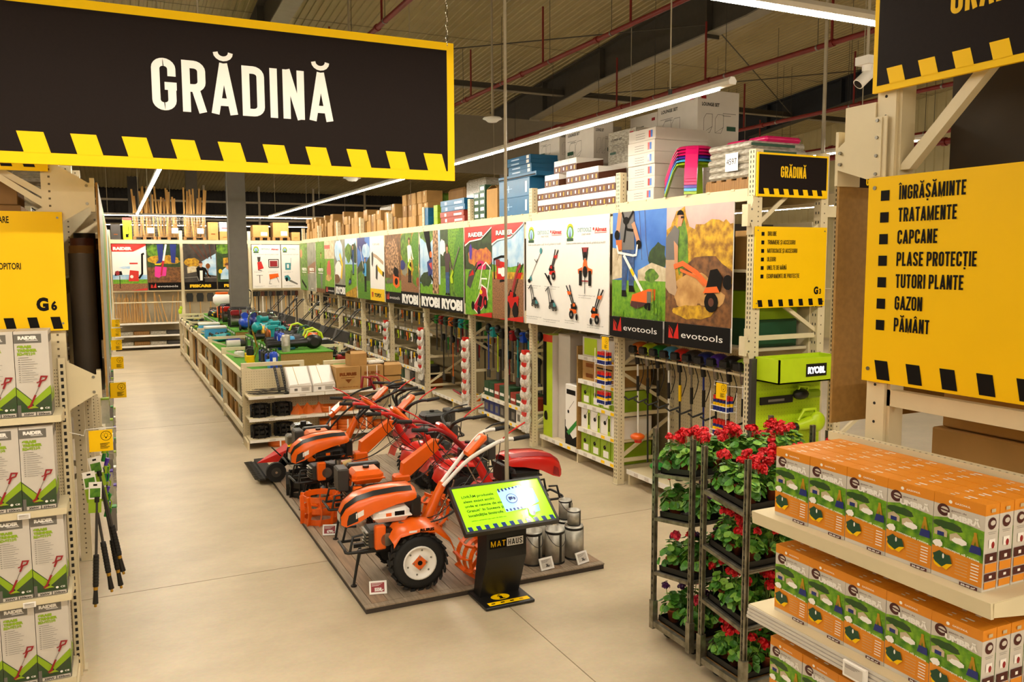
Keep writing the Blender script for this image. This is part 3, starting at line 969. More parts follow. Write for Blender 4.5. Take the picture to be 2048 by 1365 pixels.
# boards edge on along that rack, wrapped stock behind them
for k in range(6):
    y0 = 6.62 + 2.5 * k
    MB().box(-0.094, -0.08, y0, y0 + 2.42, 2.02, 3.56, 'mdf').box(-0.08, -0.0785, y0 + 0.01, y0 + 2.41, 2.03, 3.55, ('pr_blur', 'pr_meadow', 'pr_gold', 'pr_cloud', 'pr_leaf', 'pr_soil')[k]).build('poster_board')
    tag(bpy.data.objects['poster_board' if k == 0 else 'poster_board.%03d' % k], nth(k) + ' edge-on board from the rack end along the boxed trimmer rack', 'poster')
for k, (y, z, h) in enumerate(((7.6, 3.74, 0.62), (9.3, 3.74, 0.75), (10.45, 3.74, 0.55), (11.8, 3.74, 0.7))):
    mb = MB()
    mb.cbox(-0.4, 0.3, 0, 0.95, 0, h, 'wrap', 0.04)
    mb.box(-0.25, 0.31, 0.2, 0.6, 0.1, h - 0.1, 'bag_plastic')
    o = mb.build('wrapped_bale', None, (-0.75, y + 0.05, z))
    tag(o, nth(k) + ' plastic wrapped bale on top of the boxed trimmer rack', 'bale')
for k, (x, y, z, sx, sy, sz) in enumerate(((-0.95, 6.75, 2.77, 0.75, 0.6, 0.32), (-0.92, 6.75, 3.095, 0.7, 0.6, 0.3), (-0.92, 6.8, 3.4, 0.66, 0.5, 0.19), (-0.9, 9.3, 2.77, 0.8, 0.9, 0.5))):
    o = MB().cbox(-sx / 2, sx / 2, 0, sy, 0, sz, 'cardboard_dark', 0.005).box(-0.03, 0.03, -0.001, sy, sz - 0.001, sz + 0.001, 'tape').build('carton', None, (x, y, z))
    tag(o, ('brown carton lowest behind the G6 sign top', 'flat brown carton in the middle behind the G6 rack brace', 'small brown carton topmost behind the G6 rack brace', 'brown carton deeper inside the G6 rack')[k], 'carton')
mb = MB()
mb.cyl((0, 0, 0), (0.16, 0, 0), 0.19, 'rubber', n=22).cyl((-0.002, 0, 0), (0.162, 0, 0), 0.08, 'dark_grey', n=14)
o = mb.build('barrow_wheel', None, (-0.36, 6.97, 3.93 + 0.0), 0.5)
o.location.z = 3.74 + 0.19
tag(o, 'black rubber wheel leaning on top of the G6 rack', 'wheel')
# ---- corner rack at the front with its long list
CR = thing('pallet_rack', 'cream corner rack end that holds the big yellow product list', 'rack', (0, 0, 0))
for y, n in ((2.35, 'upright'), (1.38, 'rear_upright')):
    mb = MB()
    mb.box(2.72, 2.82, y - 0.085, y, 0, 4.1, 'cream')
    mb.box(2.735, 2.81, y - 0.1, y - 0.085, 0, 4.1, 'cream')
    z = 0.1
    while z < 4.05:
        mb.cyl((2.7185, y - 0.04, z), (2.721, y - 0.04, z), 0.006, 'slot', n=8)
        z += 0.075
    mb.build(n, CR)
mb = MB()
mb.prism([(2.27, 3.34), (1.6, 4.02), (1.54, 4.02), (2.21, 3.34)], 'cream', (2.74, 0, 0), Y_, Z_, 0.04, N=X_)
mb.build('cross_brace', CR)
MB().box(2.74, 2.78, 1.35, 2.25, 3.98, 4.04, 'cream').build('top_brace', CR)
MB().box(2.735, 2.775, 1.35, 2.27, 2.42, 2.485, 'cream').build('lower_rail', CR)
MB().box(2.72, 3.9, 1.4, 1.46, 3.6, 3.72, 'cream').box(3.2, 3.26, 1.4, 2.3, 3.6, 3.66, 'cream').build('beam', CR)
mb = MB()
mb.prism([(2.29, 3.315), (2.38, 3.315), (2.53, 3.365), (2.53, 3.45), (2.38, 3.55), (2.29, 3.55)], 'cream', (2.705, 0, 0), Y_, Z_, 0.005, N=X_)
mb.box(2.711, 2.84, 2.53, 2.545, 3.3, 3.52, 'cream')
mb.box(2.70, 2.7045, 2.31, 2.35, 3.32, 3.545, 'cream')
for y, z in ((2.51, 3.385), (2.51, 3.43), (2.33, 3.33), (2.33, 3.535), (2.33, 3.47), (2.33, 3.4)):
    mb.cyl((2.695, y, z), (2.705, y, z), 0.007, 'steel', n=6)
mb.build('board_bracket', CR)
MB().box(2.713, 2.9, 2.352, 2.5, 3.46, 3.61, 'cream').build('beam_end', CR)
o = MB().box(2.74, 4.2, 2.545, 2.557, 2.3, 3.3, 'mdf').build('back_board')
tag(o, 'brown board seen edge-on behind the big yellow product list', 'board')
mb = list_sign(MB(), (0, 0, 0), -Y_, 1.0, 0.8, ['ÎNGRĂȘĂMINTE', 'TRATAMENTE', 'CAPCANE', 'PLASE PROTECȚIE', 'TUTORI PLANTE', 'GAZON', 'PĂMÂNT'], 0.043, None, 0.06, 0.0835, 0.708, (7, 0.075, 0.075), ts=1.22)
o = mb.build('list_sign', None, (2.694, 2.355, 2.515))
tag(o, 'big yellow product list starting with fertilisers on the corner rack', 'sign')
o = hazard_sign('', '', (0, 0, 0), -Y_, 1.0, 0.45, 'GRĂDINĂ', 0.115, 'yellow', 0.02, (7, 0.06, 0.06), 0.015, tz=0.6).build('rack_sign', None, (2.694, 2.355, 3.64))
tag(o, 'black garden sign with yellow teeth at the very top of the corner rack', 'sign')
o = MB().box(0, 0.03, -0.78, 0.0, 0, 1.0, 'stock_dark').build('back_board', None, (2.95, 2.2, 2.95))  # brown darkened to stand for the shade inside the rack
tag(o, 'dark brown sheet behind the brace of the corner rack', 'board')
for k, (x, y, z, sx, sy, sz) in enumerate(((3.0, 1.4, 1.953, 0.5, 0.86, 0.36), (3.02, 1.45, 2.318, 0.5, 0.78, 0.3), (3.6, 1.48, 1.953, 0.5, 0.8, 0.62))):
    o = MB().cbox(0, sx, 0, sy, 0, sz, 'cardboard', 0.006).box(-0.001, sx, sy / 2 - 0.03, sy / 2 + 0.03, sz - 0.001, sz + 0.001, 'tape').build('carton', None, (x, y, z))
    tag(o, ('wide brown carton directly above the grass seed shelf', 'brown carton stacked on the wide one below the yellow product list', 'brown carton deeper behind the grass seed shelf')[k], 'carton')
MB().box(2.84, 4.2, 1.39, 2.3, 1.92, 1.95, 'cream').build('deck', CR)
# ================================================================ posters
mat('pr_shirt', '#6a6664', 0.4, var=0.1)
mat('pr_trouser', '#b89a7c', 0.4, var=0.1)
mat('pr_purple', '#4b3038', 0.4, var=0.1)
mat('pr_autumn', '#d98a1e', 0.4, h2='#a33a4a', scale=9)
mat('pr_yellow', '#f4c400', 0.4, var=0.03)
mat('pr_teal', '#3d8f96', 0.4, var=0.1)
def ellipse(cx, cy, rx, ry, n=16, a0=0, a1=360):
    m = n if a1 - a0 >= 360 else n + 1
    return [(cx + rx * cos(RAD(a0 + (a1 - a0) * i / n)), cy + ry * sin(RAD(a0 + (a1 - a0) * i / n))) for i in range(m)]
def wobble(pts, k, seed):
    r = random.Random(seed)
    return [(a + r.uniform(-k, k), b + r.uniform(-k, k)) for a, b in pts]
class Art:
    """Printed picture on a board: unit coordinates across and up, layers lifted by a hair."""
    def __init__(s, mb, O, U, w, h):
        s.mb, s.O, s.U, s.w, s.h = mb, Vector(O), Vector(U), w, h
        s.N = s.U.cross(Z_)
        s.l = 1
    def at(s, a, b):
        return s.O + s.U * (a * s.w) + Z_ * (b * s.h)
    def p(s, pts, m, clip=True):
        if clip:
            pts = [(min(1, max(0, a)), min(1, max(0, b))) for a, b in pts]
        s.l += 1
        s.mb.face([(a * s.w, b * s.h) for a, b in pts], m, s.O + s.N * (0.0005 * s.l), s.U, Z_)
        return s
    def r(s, a, b, c, d, m):
        return s.p([(a, b), (c, b), (c, d), (a, d)], m)
    def e(s, cx, cy, rx, ry, m, n=14):
        return s.p(ellipse(cx, cy, rx, ry, n), m)
    def blob(s, cx, cy, rx, ry, m, seed=1, n=16, k=0.2):
        rr = random.Random(seed)
        return s.p([(cx + rx * cos(2 * pi * i / n) * rr.uniform(1 - k, 1 + k), cy + ry * sin(2 * pi * i / n) * rr.uniform(1 - k, 1 + k)) for i in range(n)], m)
    def ln(s, pts, t, m):
        # stroke; thickness is a share of the width
        s.l += 1
        ribbon(s.mb, [(a * s.w, b * s.h) for a, b in pts], t * s.w / 2, m, s.O + s.N * (0.0005 * s.l), s.U, Z_)
        return s
    def t(s, text, m, a, b, h, w=None, bold=0.03, anchor='l', squash=0.8, up=None, rt=None):
        s.l += 1
        s.mb.text(text, m, s.at(a, b) + s.N * (0.0005 * s.l), rt or s.U, up or Z_, h * s.h, w=w * s.w if w else None, bold=bold, anchor=anchor, squash=squash)
        return s
    def tuft(s, x0, x1, y, hgt, m, n, seed):
        rr = random.Random(seed)
        for i in range(n):
            a = rr.uniform(x0, x1)
            hh = rr.uniform(0.5, 1) * hgt
            q = rr.uniform(-0.03, 0.03)
            s.p([(a - 0.012, y), (a + 0.012, y), (a + q, y + hh)], m)
        return s
def flame_logo(A, x, y, s):
    k = A.w / A.h
    A.p([(x, y), (x + 0.45 * s, y), (x + 0.40 * s, y + 0.5 * s * k), (x + 0.05 * s, y + 0.75 * s * k)], 'red').p([(x + 0.5 * s, y), (x + s, y), (x + 0.9 * s, y + s * k), (x + 0.62 * s, y + 0.55 * s * k)], 'red')
    A.ln([(x + 0.08 * s, y + 0.7 * s * k), (x + 0.45 * s, y + 0.12 * s * k), (x + 0.88 * s, y + 0.95 * s * k)], 0.012, 'ink')
def band_tools(A):
    A.r(0, 0, 1, 0.165, 'ink')
    flame_logo(A, 0.07, 0.05, 0.17)
    A.t('evotools', 'print_white', 0.28, 0.062, 0.048, 0.62, 0.0)
def band_big(A):
    A.r(0, 0, 1, 0.19, 'ink')
    A.t('RYOBI', 'print_white', 0.06, 0.035, 0.115, 0.9, 0.07)
def man(A, x, y, s, shirt='pr_shirt', legs='denim', hair='ink', face=1, lean=0.0):
    # standing figure, feet at x,y, height s
    k = A.h / A.w * s
    q = lambda a, b: (x + (a + lean * b) * k, y + b * s)
    A.p([q(-0.09, 0), q(-0.01, 0), q(0.0, 0.48), q(-0.1, 0.48)], legs).p([q(0.02, 0), q(0.1, 0), q(0.1, 0.48), q(-0.02, 0.48)], legs)
    A.p([q(-0.12, 0.0), q(0.01, 0.0), q(-0.01, 0.04), q(-0.09, 0.04)], 'ink').p([q(0.01, 0.0), q(0.13, 0.0), q(0.1, 0.04), q(0.02, 0.04)], 'ink')
    A.p([q(-0.1, 0.45), q(0.1, 0.45), q(0.14, 0.8), q(0.04, 0.84), q(-0.04, 0.84), q(-0.14, 0.8)], shirt)
    A.p([q(0.08, 0.8), q(0.14, 0.8), q(0.24 * face, 0.58), q(0.3 * face, 0.52), q(0.22 * face, 0.5)], shirt)
    A.p([q(-0.14, 0.8), q(-0.08, 0.78), q(0.02 * face, 0.58), q(0.2 * face, 0.5), q(-0.06, 0.52)], shirt)
    A.e(*q(0.22 * face, 0.515), 0.022 * k, 0.022 * s, 'skin', 8)
    A.p([q(-0.03, 0.82), q(0.03, 0.82), q(0.03, 0.88), q(-0.03, 0.88)], 'skin')
    A.e(*q(0.0, 0.925), 0.055 * k, 0.062 * s, 'skin', 12)
    A.p([q(a, b) for a, b in ellipse(-0.008 * face, 0.945, 0.06, 0.058, 12, 0, 180)], hair)
def mower(A, x, y, s, m1, m2, rev=1):
    k = A.h / A.w * s
    q = lambda a, b: (x + a * k * rev, y + b * s)
    A.ln([q(-0.55, 0.95), q(-0.45, 1.0), q(-0.1, 0.3)], 0.018, 'dark_grey').ln([q(-0.75, 0.8), q(-0.55, 0.95), q(-0.35, 0.25)], 0.018, 'dark_grey')
    A.p([q(-0.4, 0.3), q(0.1, 0.34), q(0.35, 0.12), q(0.3, -0.02), q(-0.1, 0.02), q(-0.38, 0.12)], m1)
    A.p([q(-0.2, 0.42), q(0.05, 0.42), q(0.12, 0.28), q(-0.22, 0.26)], 'ink').p([q(0.0, 0.3), q(0.2, 0.26), q(0.28, 0.12), q(0.02, 0.1)], m2)
    for a, b in ((-0.33, 0.06), (0.02, -0.02), (0.3, 0.0)):
        A.e(*q(a, b), 0.09 * k, 0.09 * s, 'ink', 12).e(*q(a, b), 0.045 * k, 0.045 * s, 'grey', 8)
def walker(A, x, y, s, m1, rev=1, wheel='ink'):
    k = A.h / A.w * s
    q = lambda a, b: (x + a * k * rev, y + b * s)
    A.ln([q(0.0, 0.35), q(-0.22, 0.72), q(-0.42, 0.98)], 0.022, 'ink').ln([q(0.05, 0.4), q(-0.12, 0.75), q(-0.22, 1.0)], 0.022, 'ink')
    A.p([q(-0.38, 0.82), q(-0.14, 0.8), q(-0.12, 0.72), q(-0.3, 0.7)], m1)
    A.p([q(-0.14, 0.42), q(0.12, 0.5), q(0.24, 0.34), q(0.14, 0.22), q(-0.12, 0.26)], 'ink').p([q(-0.2, 0.3), q(0.18, 0.28), q(0.22, 0.18), q(-0.18, 0.14)], m1).p([q(-0.02, 0.46), q(0.12, 0.46), q(0.14, 0.38), q(0.0, 0.36)], m1)
    A.e(*q(-0.1, 0.12), 0.13 * k, 0.13 * s, wheel, 14).e(*q(-0.1, 0.12), 0.05 * k, 0.05 * s, 'grey', 8)
    A.e(*q(0.22, 0.06), 0.07 * k, 0.1 * s, wheel, 12)
def garden_badge(A, x, y, s):
    k = A.w / A.h
    A.e(x, y + 0.35 * s * k, 0.42 * s, 0.3 * s * k, 'pr_yellow').e(x, y, 0.5 * s, 0.5 * s * k, 'pr_grass').e(x, y + 0.05 * s * k, 0.3 * s, 0.36 * s * k, 'pr_cloud').p([(x - 0.1 * s, y - 0.3 * s * k), (x + 0.1 * s, y - 0.3 * s * k), (x, y + 0.35 * s * k)], 'navy').r(x - 0.45 * s, y - 0.55 * s * k, x + 0.45 * s, y - 0.35 * s * k, 'dark_green')
def white_head(A):
    A.r(0, 0, 1, 1, 'print_white')
    garden_badge(A, 0.15, 0.86, 0.17)
    A.t('DETOOLZ', 'pr_teal', 0.33, 0.865, 0.035, 0.3, 0.0).t('SMART WORK', 'grey_ink', 0.42, 0.835, 0.016, 0.2, 0.0)
    A.t('Almaz', 'red', 0.70, 0.862, 0.034, 0.25, 0.04).r(0.7, 0.848, 0.95, 0.852, 'red')
    A.e(0.68, 0.885, 0.018, 0.013, 'red', 10)
    A.t('Scule și unelte pentru casă, fermă, grădină și livadă!', 'grey_ink', 0.07, 0.762, 0.017, 0.86, 0.0)
def caption(A, x, y, w=0.3):
    A.t('Motounealtă DETOOLZ 7 CP', 'ink', x, y, 0.009, w, 0.0).t('cu roți și accesorii', 'ink', x, y - 0.018, 0.008, w * 0.75, 0.0)
def red_head(A, s=1):
    A.p([(0, 1), (1, 1), (1, 0.97), (0.62, 0.85), (0.2, 0.83), (0, 0.78)], 'print_white').p([(0, 1), (1, 1), (1, 0.985), (0.62, 0.865), (0.2, 0.845), (0, 0.8)], 'red')
    A.t('RAIDER', 'ink', 0.145, 0.884, 0.052, 0.56, 0.09).t('RAIDER', 'print_white', 0.15, 0.887, 0.048, 0.55, 0.05)
    A.p([(0.25, 0), (1, 0), (1, 0.06)], 'red')
# ---- pictures, one function each
def pic_tilling(A):
    A.r(0, 0.165, 1, 1, 'pr_dusk').p([(0.2, 0.9), (0.5, 0.82), (1, 0.86), (1, 0.42), (0, 0.45), (0, 0.84)], 'pr_gold')
    A.blob(0.22, 0.8, 0.16, 0.2, 'pr_gold', 4).blob(0.7, 0.74, 0.34, 0.16, 'pr_gold', 7).blob(0.9, 0.68, 0.22, 0.2, 'pr_gold', 9).blob(0.26, 0.7, 0.1, 0.2, 'pr_leaf', 3)
    A.r(0, 0.165, 1, 0.46, 'pr_soil').blob(0.62, 0.5, 0.42, 0.14, 'pr_soil', 12).blob(0.45, 0.42, 0.28, 0.12, 'pr_dust', 21).blob(0.35, 0.35, 0.2, 0.08, 'pr_dust', 23).blob(0.7, 0.36, 0.2, 0.07, 'pr_dust', 29).blob(0.45, 0.25, 0.3, 0.05, 'pr_gold', 25)
    A.p([(0.0, 0.42), (0.06, 0.38), (0.16, 0.36), (0.19, 0.4), (0.15, 0.58), (0.18, 0.64), (0.0, 0.64)], 'pr_trouser')
    A.p([(0, 0.62), (0.17, 0.62), (0.22, 0.83), (0.14, 0.87), (0.0, 0.78)], 'pr_shirt').p([(0.13, 0.76), (0.2, 0.72), (0.2, 0.6), (0.15, 0.58)], 'skin').e(0.17, 0.575, 0.035, 0.02, 'ink')
    A.p([(0.18, 0.86), (0.25, 0.86), (0.28, 0.93), (0.21, 0.96)], 'skin').p(ellipse(0.23, 0.94, 0.055, 0.035, 12, 0, 180), 'ink').r(0.24, 0.915, 0.29, 0.93, 'ink')
    A.ln([(0.14, 0.57), (0.28, 0.595), (0.5, 0.53), (0.66, 0.45)], 0.05, 'orange').ln([(0.24, 0.55), (0.5, 0.5), (0.62, 0.44)], 0.03, 'orange_dull')
    A.p([(0.62, 0.38), (0.84, 0.4), (0.88, 0.5), (0.8, 0.56), (0.7, 0.55)], 'ink').e(0.72, 0.33, 0.1, 0.07, 'ink').e(0.72, 0.33, 0.04, 0.03, 'brown').p([(0.6, 0.39), (0.84, 0.4), (0.8, 0.44), (0.64, 0.43)], 'orange').e(0.95, 0.47, 0.07, 0.05, 'ink')
    band_tools(A)
def pic_strimming(A):
    A.r(0, 0.165, 1, 1, 'pr_sky').blob(0.86, 0.62, 0.15, 0.13, 'pr_darkgreen', 2).p([(0, 0.46), (0.2, 0.48), (0.24, 0.7), (0, 0.72)], 'pr_house').p([(0.5, 0.46), (1, 0.46), (1, 0.56), (0.75, 0.6), (0.5, 0.54)], 'pr_house').r(0, 0.165, 1, 0.46, 'pr_grass').blob(0.75, 0.5, 0.12, 0.05, 'pr_leaf', 6)
    for i in range(6):
        A.ln([(0.12 + 0.1 * i, 1.0), (0.2 + 0.09 * i, 0.75), (0.1 + 0.12 * i, 0.62)], 0.006, 'brown')
    A.p([(0.2, 0.36), (0.28, 0.36), (0.33, 0.72), (0.2, 0.72)], 'denim').p([(0.34, 0.4), (0.43, 0.4), (0.44, 0.72), (0.3, 0.72)], 'denim').p([(0.2, 0.33), (0.3, 0.33), (0.28, 0.38), (0.2, 0.38)], 'ink').p([(0.34, 0.37), (0.46, 0.37), (0.42, 0.42), (0.34, 0.42)], 'ink')
    A.p([(0.14, 1), (0.16, 0.82), (0.18, 0.7), (0.44, 0.7), (0.42, 1)], 'pr_shirt').p([(0.12, 1), (0.2, 1), (0.14, 0.82), (0.07, 0.82)], 'skin').p([(0.38, 0.9), (0.44, 0.92), (0.55, 0.76), (0.5, 0.74)], 'skin').e(0.1, 0.82, 0.05, 0.04, 'ink').e(0.52, 0.74, 0.05, 0.035, 'ink').ln([(0.2, 1), (0.3, 0.86), (0.42, 0.85)], 0.03, 'ink').ln([(0.42, 1), (0.28, 0.9), (0.24, 0.76)], 0.03, 'ink').e(0.28, 0.93, 0.06, 0.03, 'ink')
    A.p([(0.08, 0.78), (0.2, 0.78), (0.2, 0.7), (0.1, 0.7)], 'orange').ln([(0.1, 0.74), (0.13, 0.68), (0.42, 0.655), (0.48, 0.66), (0.5, 0.74)], 0.025, 'print_white')
    A.ln([(0.24, 0.66), (0.68, 0.32)], 0.04, 'print_white').ln([(0.38, 0.55), (0.44, 0.5)], 0.042, 'yellow').ln([(0.6, 0.38), (0.64, 0.35)], 0.042, 'yellow')
    A.p([(0.38, 0.28), (0.42, 0.35), (0.72, 0.4), (0.84, 0.4), (0.84, 0.32), (0.74, 0.29), (0.5, 0.25)], 'orange').p([(0.38, 0.26), (0.5, 0.24), (0.74, 0.29), (0.4, 0.3)], 'maroon').r(0.69, 0.28, 0.77, 0.38, 'steel').e(0.73, 0.265, 0.09, 0.03, 'ink').tuft(0.0, 1.0, 0.165, 0.12, 'pr_leaf_fine', 26, 4).tuft(0.78, 1.0, 0.2, 0.3, 'pr_leaf_fine', 10, 8)
    band_tools(A)
def pic_tractors(A):
    white_head(A)
    A.e(0.5, 0.56, 0.05, 0.075, 'orange').r(0.47, 0.64, 0.53, 0.7, 'ink').p([(0.42, 0.73), (0.58, 0.73), (0.55, 0.69), (0.45, 0.69)], 'red_dark').ln([(0.44, 0.72), (0.47, 0.62)], 0.02, 'ink').ln([(0.56, 0.72), (0.53, 0.62)], 0.02, 'ink').p([(0.34, 0.54), (0.44, 0.56), (0.44, 0.52), (0.35, 0.5)], 'orange').p([(0.56, 0.56), (0.66, 0.54), (0.65, 0.5), (0.56, 0.52)], 'orange').r(0.37, 0.4, 0.43, 0.53, 'ink').r(0.58, 0.4, 0.64, 0.53, 'ink').e(0.505, 0.52, 0.05, 0.05, 'ink').ln([(0.43, 0.44), (0.58, 0.44)], 0.015, 'red_dark').ln([(0.5, 0.48), (0.5, 0.33)], 0.012, 'ink')
    walker(A, 0.24, 0.1, 0.3, 'orange', 1)
    walker(A, 0.74, 0.08, 0.3, 'orange', -1)
    caption(A, 0.38, 0.31, 0.36)
    caption(A, 0.06, 0.075, 0.3)
    caption(A, 0.58, 0.06, 0.34)
def pic_mowers(A):
    white_head(A)
    A.ln([(0.12, 0.44), (0.42, 0.7)], 0.012, 'grey').e(0.42, 0.71, 0.035, 0.03, 'pr_teal').p([(0.08, 0.43), (0.18, 0.42), (0.15, 0.48)], 'pr_teal').e(0.1, 0.42, 0.04, 0.02, 'ink').ln([(0.25, 0.63), (0.3, 0.6), (0.33, 0.63)], 0.012, 'ink')
    walker(A, 0.72, 0.44, 0.28, 'red', -1)
    A.p([(0.52, 0.5), (0.56, 0.5), (0.72, 0.4), (0.7, 0.38)], 'ink')
    mower(A, 0.28, 0.18, 0.2, 'dark_grey', 'pr_teal')
    mower(A, 0.76, 0.17, 0.2, 'dark_grey', 'pr_teal')
    caption(A, 0.06, 0.37, 0.38)
    caption(A, 0.55, 0.37, 0.38)
    caption(A, 0.04, 0.07, 0.42)
    caption(A, 0.52, 0.06, 0.42)
def pic_pump(A):
    A.r(0, 0.44, 1, 1, 'pr_cloud').p([(0, 0.5), (1, 0.5), (1, 0.58), (0.6, 0.55), (0, 0.58)], 'pr_grass').r(0, 0.38, 1, 0.5, 'pr_gold').r(0, 0, 1, 0.43, 'pr_gravel')
    A.ln([(0.08, 0.42), (0.06, 0.63), (0.3, 0.66), (0.44, 0.66), (0.5, 0.62), (0.48, 0.42), (0.25, 0.4)], 0.035, 'ink').p([(0.16, 0.42), (0.42, 0.42), (0.44, 0.6), (0.14, 0.62)], 'red').e(0.36, 0.5, 0.08, 0.05, 'print_white').r(0.12, 0.56, 0.26, 0.63, 'red_dark').r(0.2, 0.48, 0.32, 0.54, 'print_white')
    walker(A, 0.68, 0.04, 0.56, 'red', -1)
    A.ln([(0.66, 0.3), (0.82, 0.52), (0.92, 0.58)], 0.06, 'red_dark').p([(0.4, 0.22), (0.66, 0.28), (0.7, 0.18), (0.46, 0.12)], 'red').p([(0.66, 0.24), (0.86, 0.26), (0.84, 0.16), (0.66, 0.16)], 'red').e(0.52, 0.11, 0.07, 0.09, 'ink').e(0.76, 0.11, 0.07, 0.09, 'ink')
    red_head(A)
def pic_lawn(A):
    A.r(0, 0.5, 1, 1, 'pr_darkgreen').blob(0.7, 0.66, 0.3, 0.1, 'pr_autumn', 3).blob(0.3, 0.66, 0.2, 0.1, 'pr_autumn', 5).blob(0.6, 0.56, 0.2, 0.06, 'magenta', 8).blob(0.22, 0.72, 0.06, 0.09, 'purple', 9).r(0, 0, 1, 0.52, 'pr_grass')
    A.ln([(0.12, 0.34), (0.5, 0.56), (0.62, 0.58)], 0.03, 'ink').p([(0.06, 0.34), (0.2, 0.3), (0.4, 0.48), (0.36, 0.54), (0.16, 0.5)], 'dark_grey').p([(0.14, 0.44), (0.34, 0.46), (0.3, 0.52)], 'red')
    A.ln([(0.52, 0.3), (0.66, 0.56), (0.78, 0.6), (0.94, 0.54), (0.8, 0.22)], 0.02, 'print_white').ln([(0.58, 0.34), (0.62, 0.42), (0.82, 0.42)], 0.02, 'print_white')
    A.p([(0.28, 0.08), (0.52, 0.24), (0.62, 0.36), (0.8, 0.32), (0.86, 0.2), (0.68, 0.1), (0.48, 0.02)], 'print_white').p([(0.3, 0.09), (0.52, 0.22), (0.63, 0.34), (0.78, 0.31), (0.83, 0.2), (0.66, 0.1), (0.48, 0.035)], 'crimson').p([(0.46, 0.12), (0.56, 0.24), (0.66, 0.22), (0.6, 0.1)], 'ink').e(0.6, 0.27, 0.05, 0.025, 'yellow').e(0.3, 0.11, 0.06, 0.05, 'ink').e(0.52, 0.06, 0.06, 0.05, 'ink').e(0.76, 0.16, 0.07, 0.07, 'ink').e(0.76, 0.16, 0.03, 0.03, 'red')
    red_head(A)
def pic_hedge(A):
    A.r(0, 0.19, 1, 1, 'pr_leaf').blob(0.62, 0.85, 0.3, 0.3, 'pr_leaf_fine', 3).r(0, 0.55, 0.35, 1, 'pr_darkgreen').blob(0.08, 0.78, 0.14, 0.1, 'print_white', 5).blob(0.88, 0.55, 0.3, 0.4, 'pr_meadow', 6).r(0.0, 0.19, 0.3, 0.4, 'pr_grass')
    man(A, 0.32, 0.2, 0.62, 'pr_purple', 'denim', 'brown', 1)
    A.ln([(0.52, 0.46), (0.85, 0.78)], 0.035, 'steel').ln([(0.46, 0.4), (0.58, 0.5)], 0.06, 'lime').blob(0.52, 0.38, 0.06, 0.04, 'lime', 3)
    band_big(A)
def pic_chainsaw(A):
    A.r(0, 0.19, 1, 1, 'pr_cloud').blob(0.4, 0.95, 0.4, 0.1, 'pr_leaf', 2).r(0, 0.19, 1, 0.32, 'pr_grass').blob(0.3, 0.38, 0.3, 0.1, 'pr_darkgreen', 4).p([(0.62, 0.2), (0.92, 0.2), (0.9, 1), (0.66, 1)], 'pr_bark')
    A.p([(0.2, 1), (0.5, 1), (0.6, 0.62), (0.52, 0.6)], 'ink').p([(0.36, 0.6), (0.62, 0.66), (0.62, 0.44), (0.42, 0.42)], 'navy').p([(0.44, 0.58), (0.6, 0.6), (0.6, 0.5)], 'red').e(0.55, 0.7, 0.06, 0.04, 'orange').ln([(0.5, 0.44), (0.66, 0.36)], 0.05, 'ink')
    band_big(A)
def pic_path(A):
    A.r(0, 0.19, 1, 1, 'pr_gold').blob(0.3, 0.8, 0.4, 0.25, 'pr_leaf', 2).blob(0.85, 0.8, 0.25, 0.3, 'pr_meadow', 4).r(0, 0.19, 1, 0.42, 'pr_gravel').blob(0.2, 0.5, 0.16, 0.1, 'pr_blur', 5).blob(0.85, 0.4, 0.2, 0.12, 'pr_leaf', 6)
    man(A, 0.5, 0.32, 0.62, 'print_white', 'ink', 'brown', 1)
    A.ln([(0.55, 0.64), (0.45, 0.55), (0.6, 0.5)], 0.06, 'lime').e(0.1, 0.56, 0.16, 0.07, 'navy').e(0.95, 0.34, 0.08, 0.06, 'terracotta')
    band_big(A)
def pic_logs(A):
    A.r(0, 0.165, 1, 1, 'pr_soil').blob(0.45, 0.66, 0.44, 0.27, 'pr_bark', 3).r(0, 0.165, 1, 0.34, 'pr_grass').blob(0.2, 0.32, 0.3, 0.05, 'pr_leaf', 8)
    A.p([(0.05, 0.33), (0.5, 0.36), (0.52, 0.3), (0.1, 0.28)], 'steel').p([(0.5, 0.42), (0.85, 0.44), (0.9, 0.26), (0.7, 0.22), (0.5, 0.27)], 'orange').p([(0.52, 0.46), (0.6, 0.54), (0.82, 0.5), (0.86, 0.38), (0.6, 0.4)], 'ink').e(0.7, 0.32, 0.1, 0.05, 'ink')
    band_tools(A)
def pic_axes(A):
    A.r(0, 0, 1, 1, 'print_white').t('TOPOARE', 'grey_ink', 0.2, 0.86, 0.03, 0.5, 0.0)
    A.ln([(0.2, 0.72), (0.5, 0.68), (0.95, 0.58)], 0.07, 'pr_trouser').p([(0.12, 0.74), (0.22, 0.77), (0.26, 0.66), (0.2, 0.52), (0.12, 0.56)], 'dark_grey')
    A.ln([(0.5, 0.52), (0.72, 0.46), (0.98, 0.4)], 0.09, 'pr_yellow').p([(0.42, 0.54), (0.52, 0.57), (0.56, 0.46), (0.52, 0.32), (0.4, 0.35)], 'dark_grey').ln([(0.88, 0.43), (0.98, 0.41)], 0.1, 'ink')
    A.r(0, 0, 1, 0.185, 'pr_yellow').p([(0.12, 0.05), (0.2, 0.05), (0.23, 0.13), (0.09, 0.13)], 'red').t('TOPEX', 'ink', 0.3, 0.06, 0.055, 0.48, 0.05)
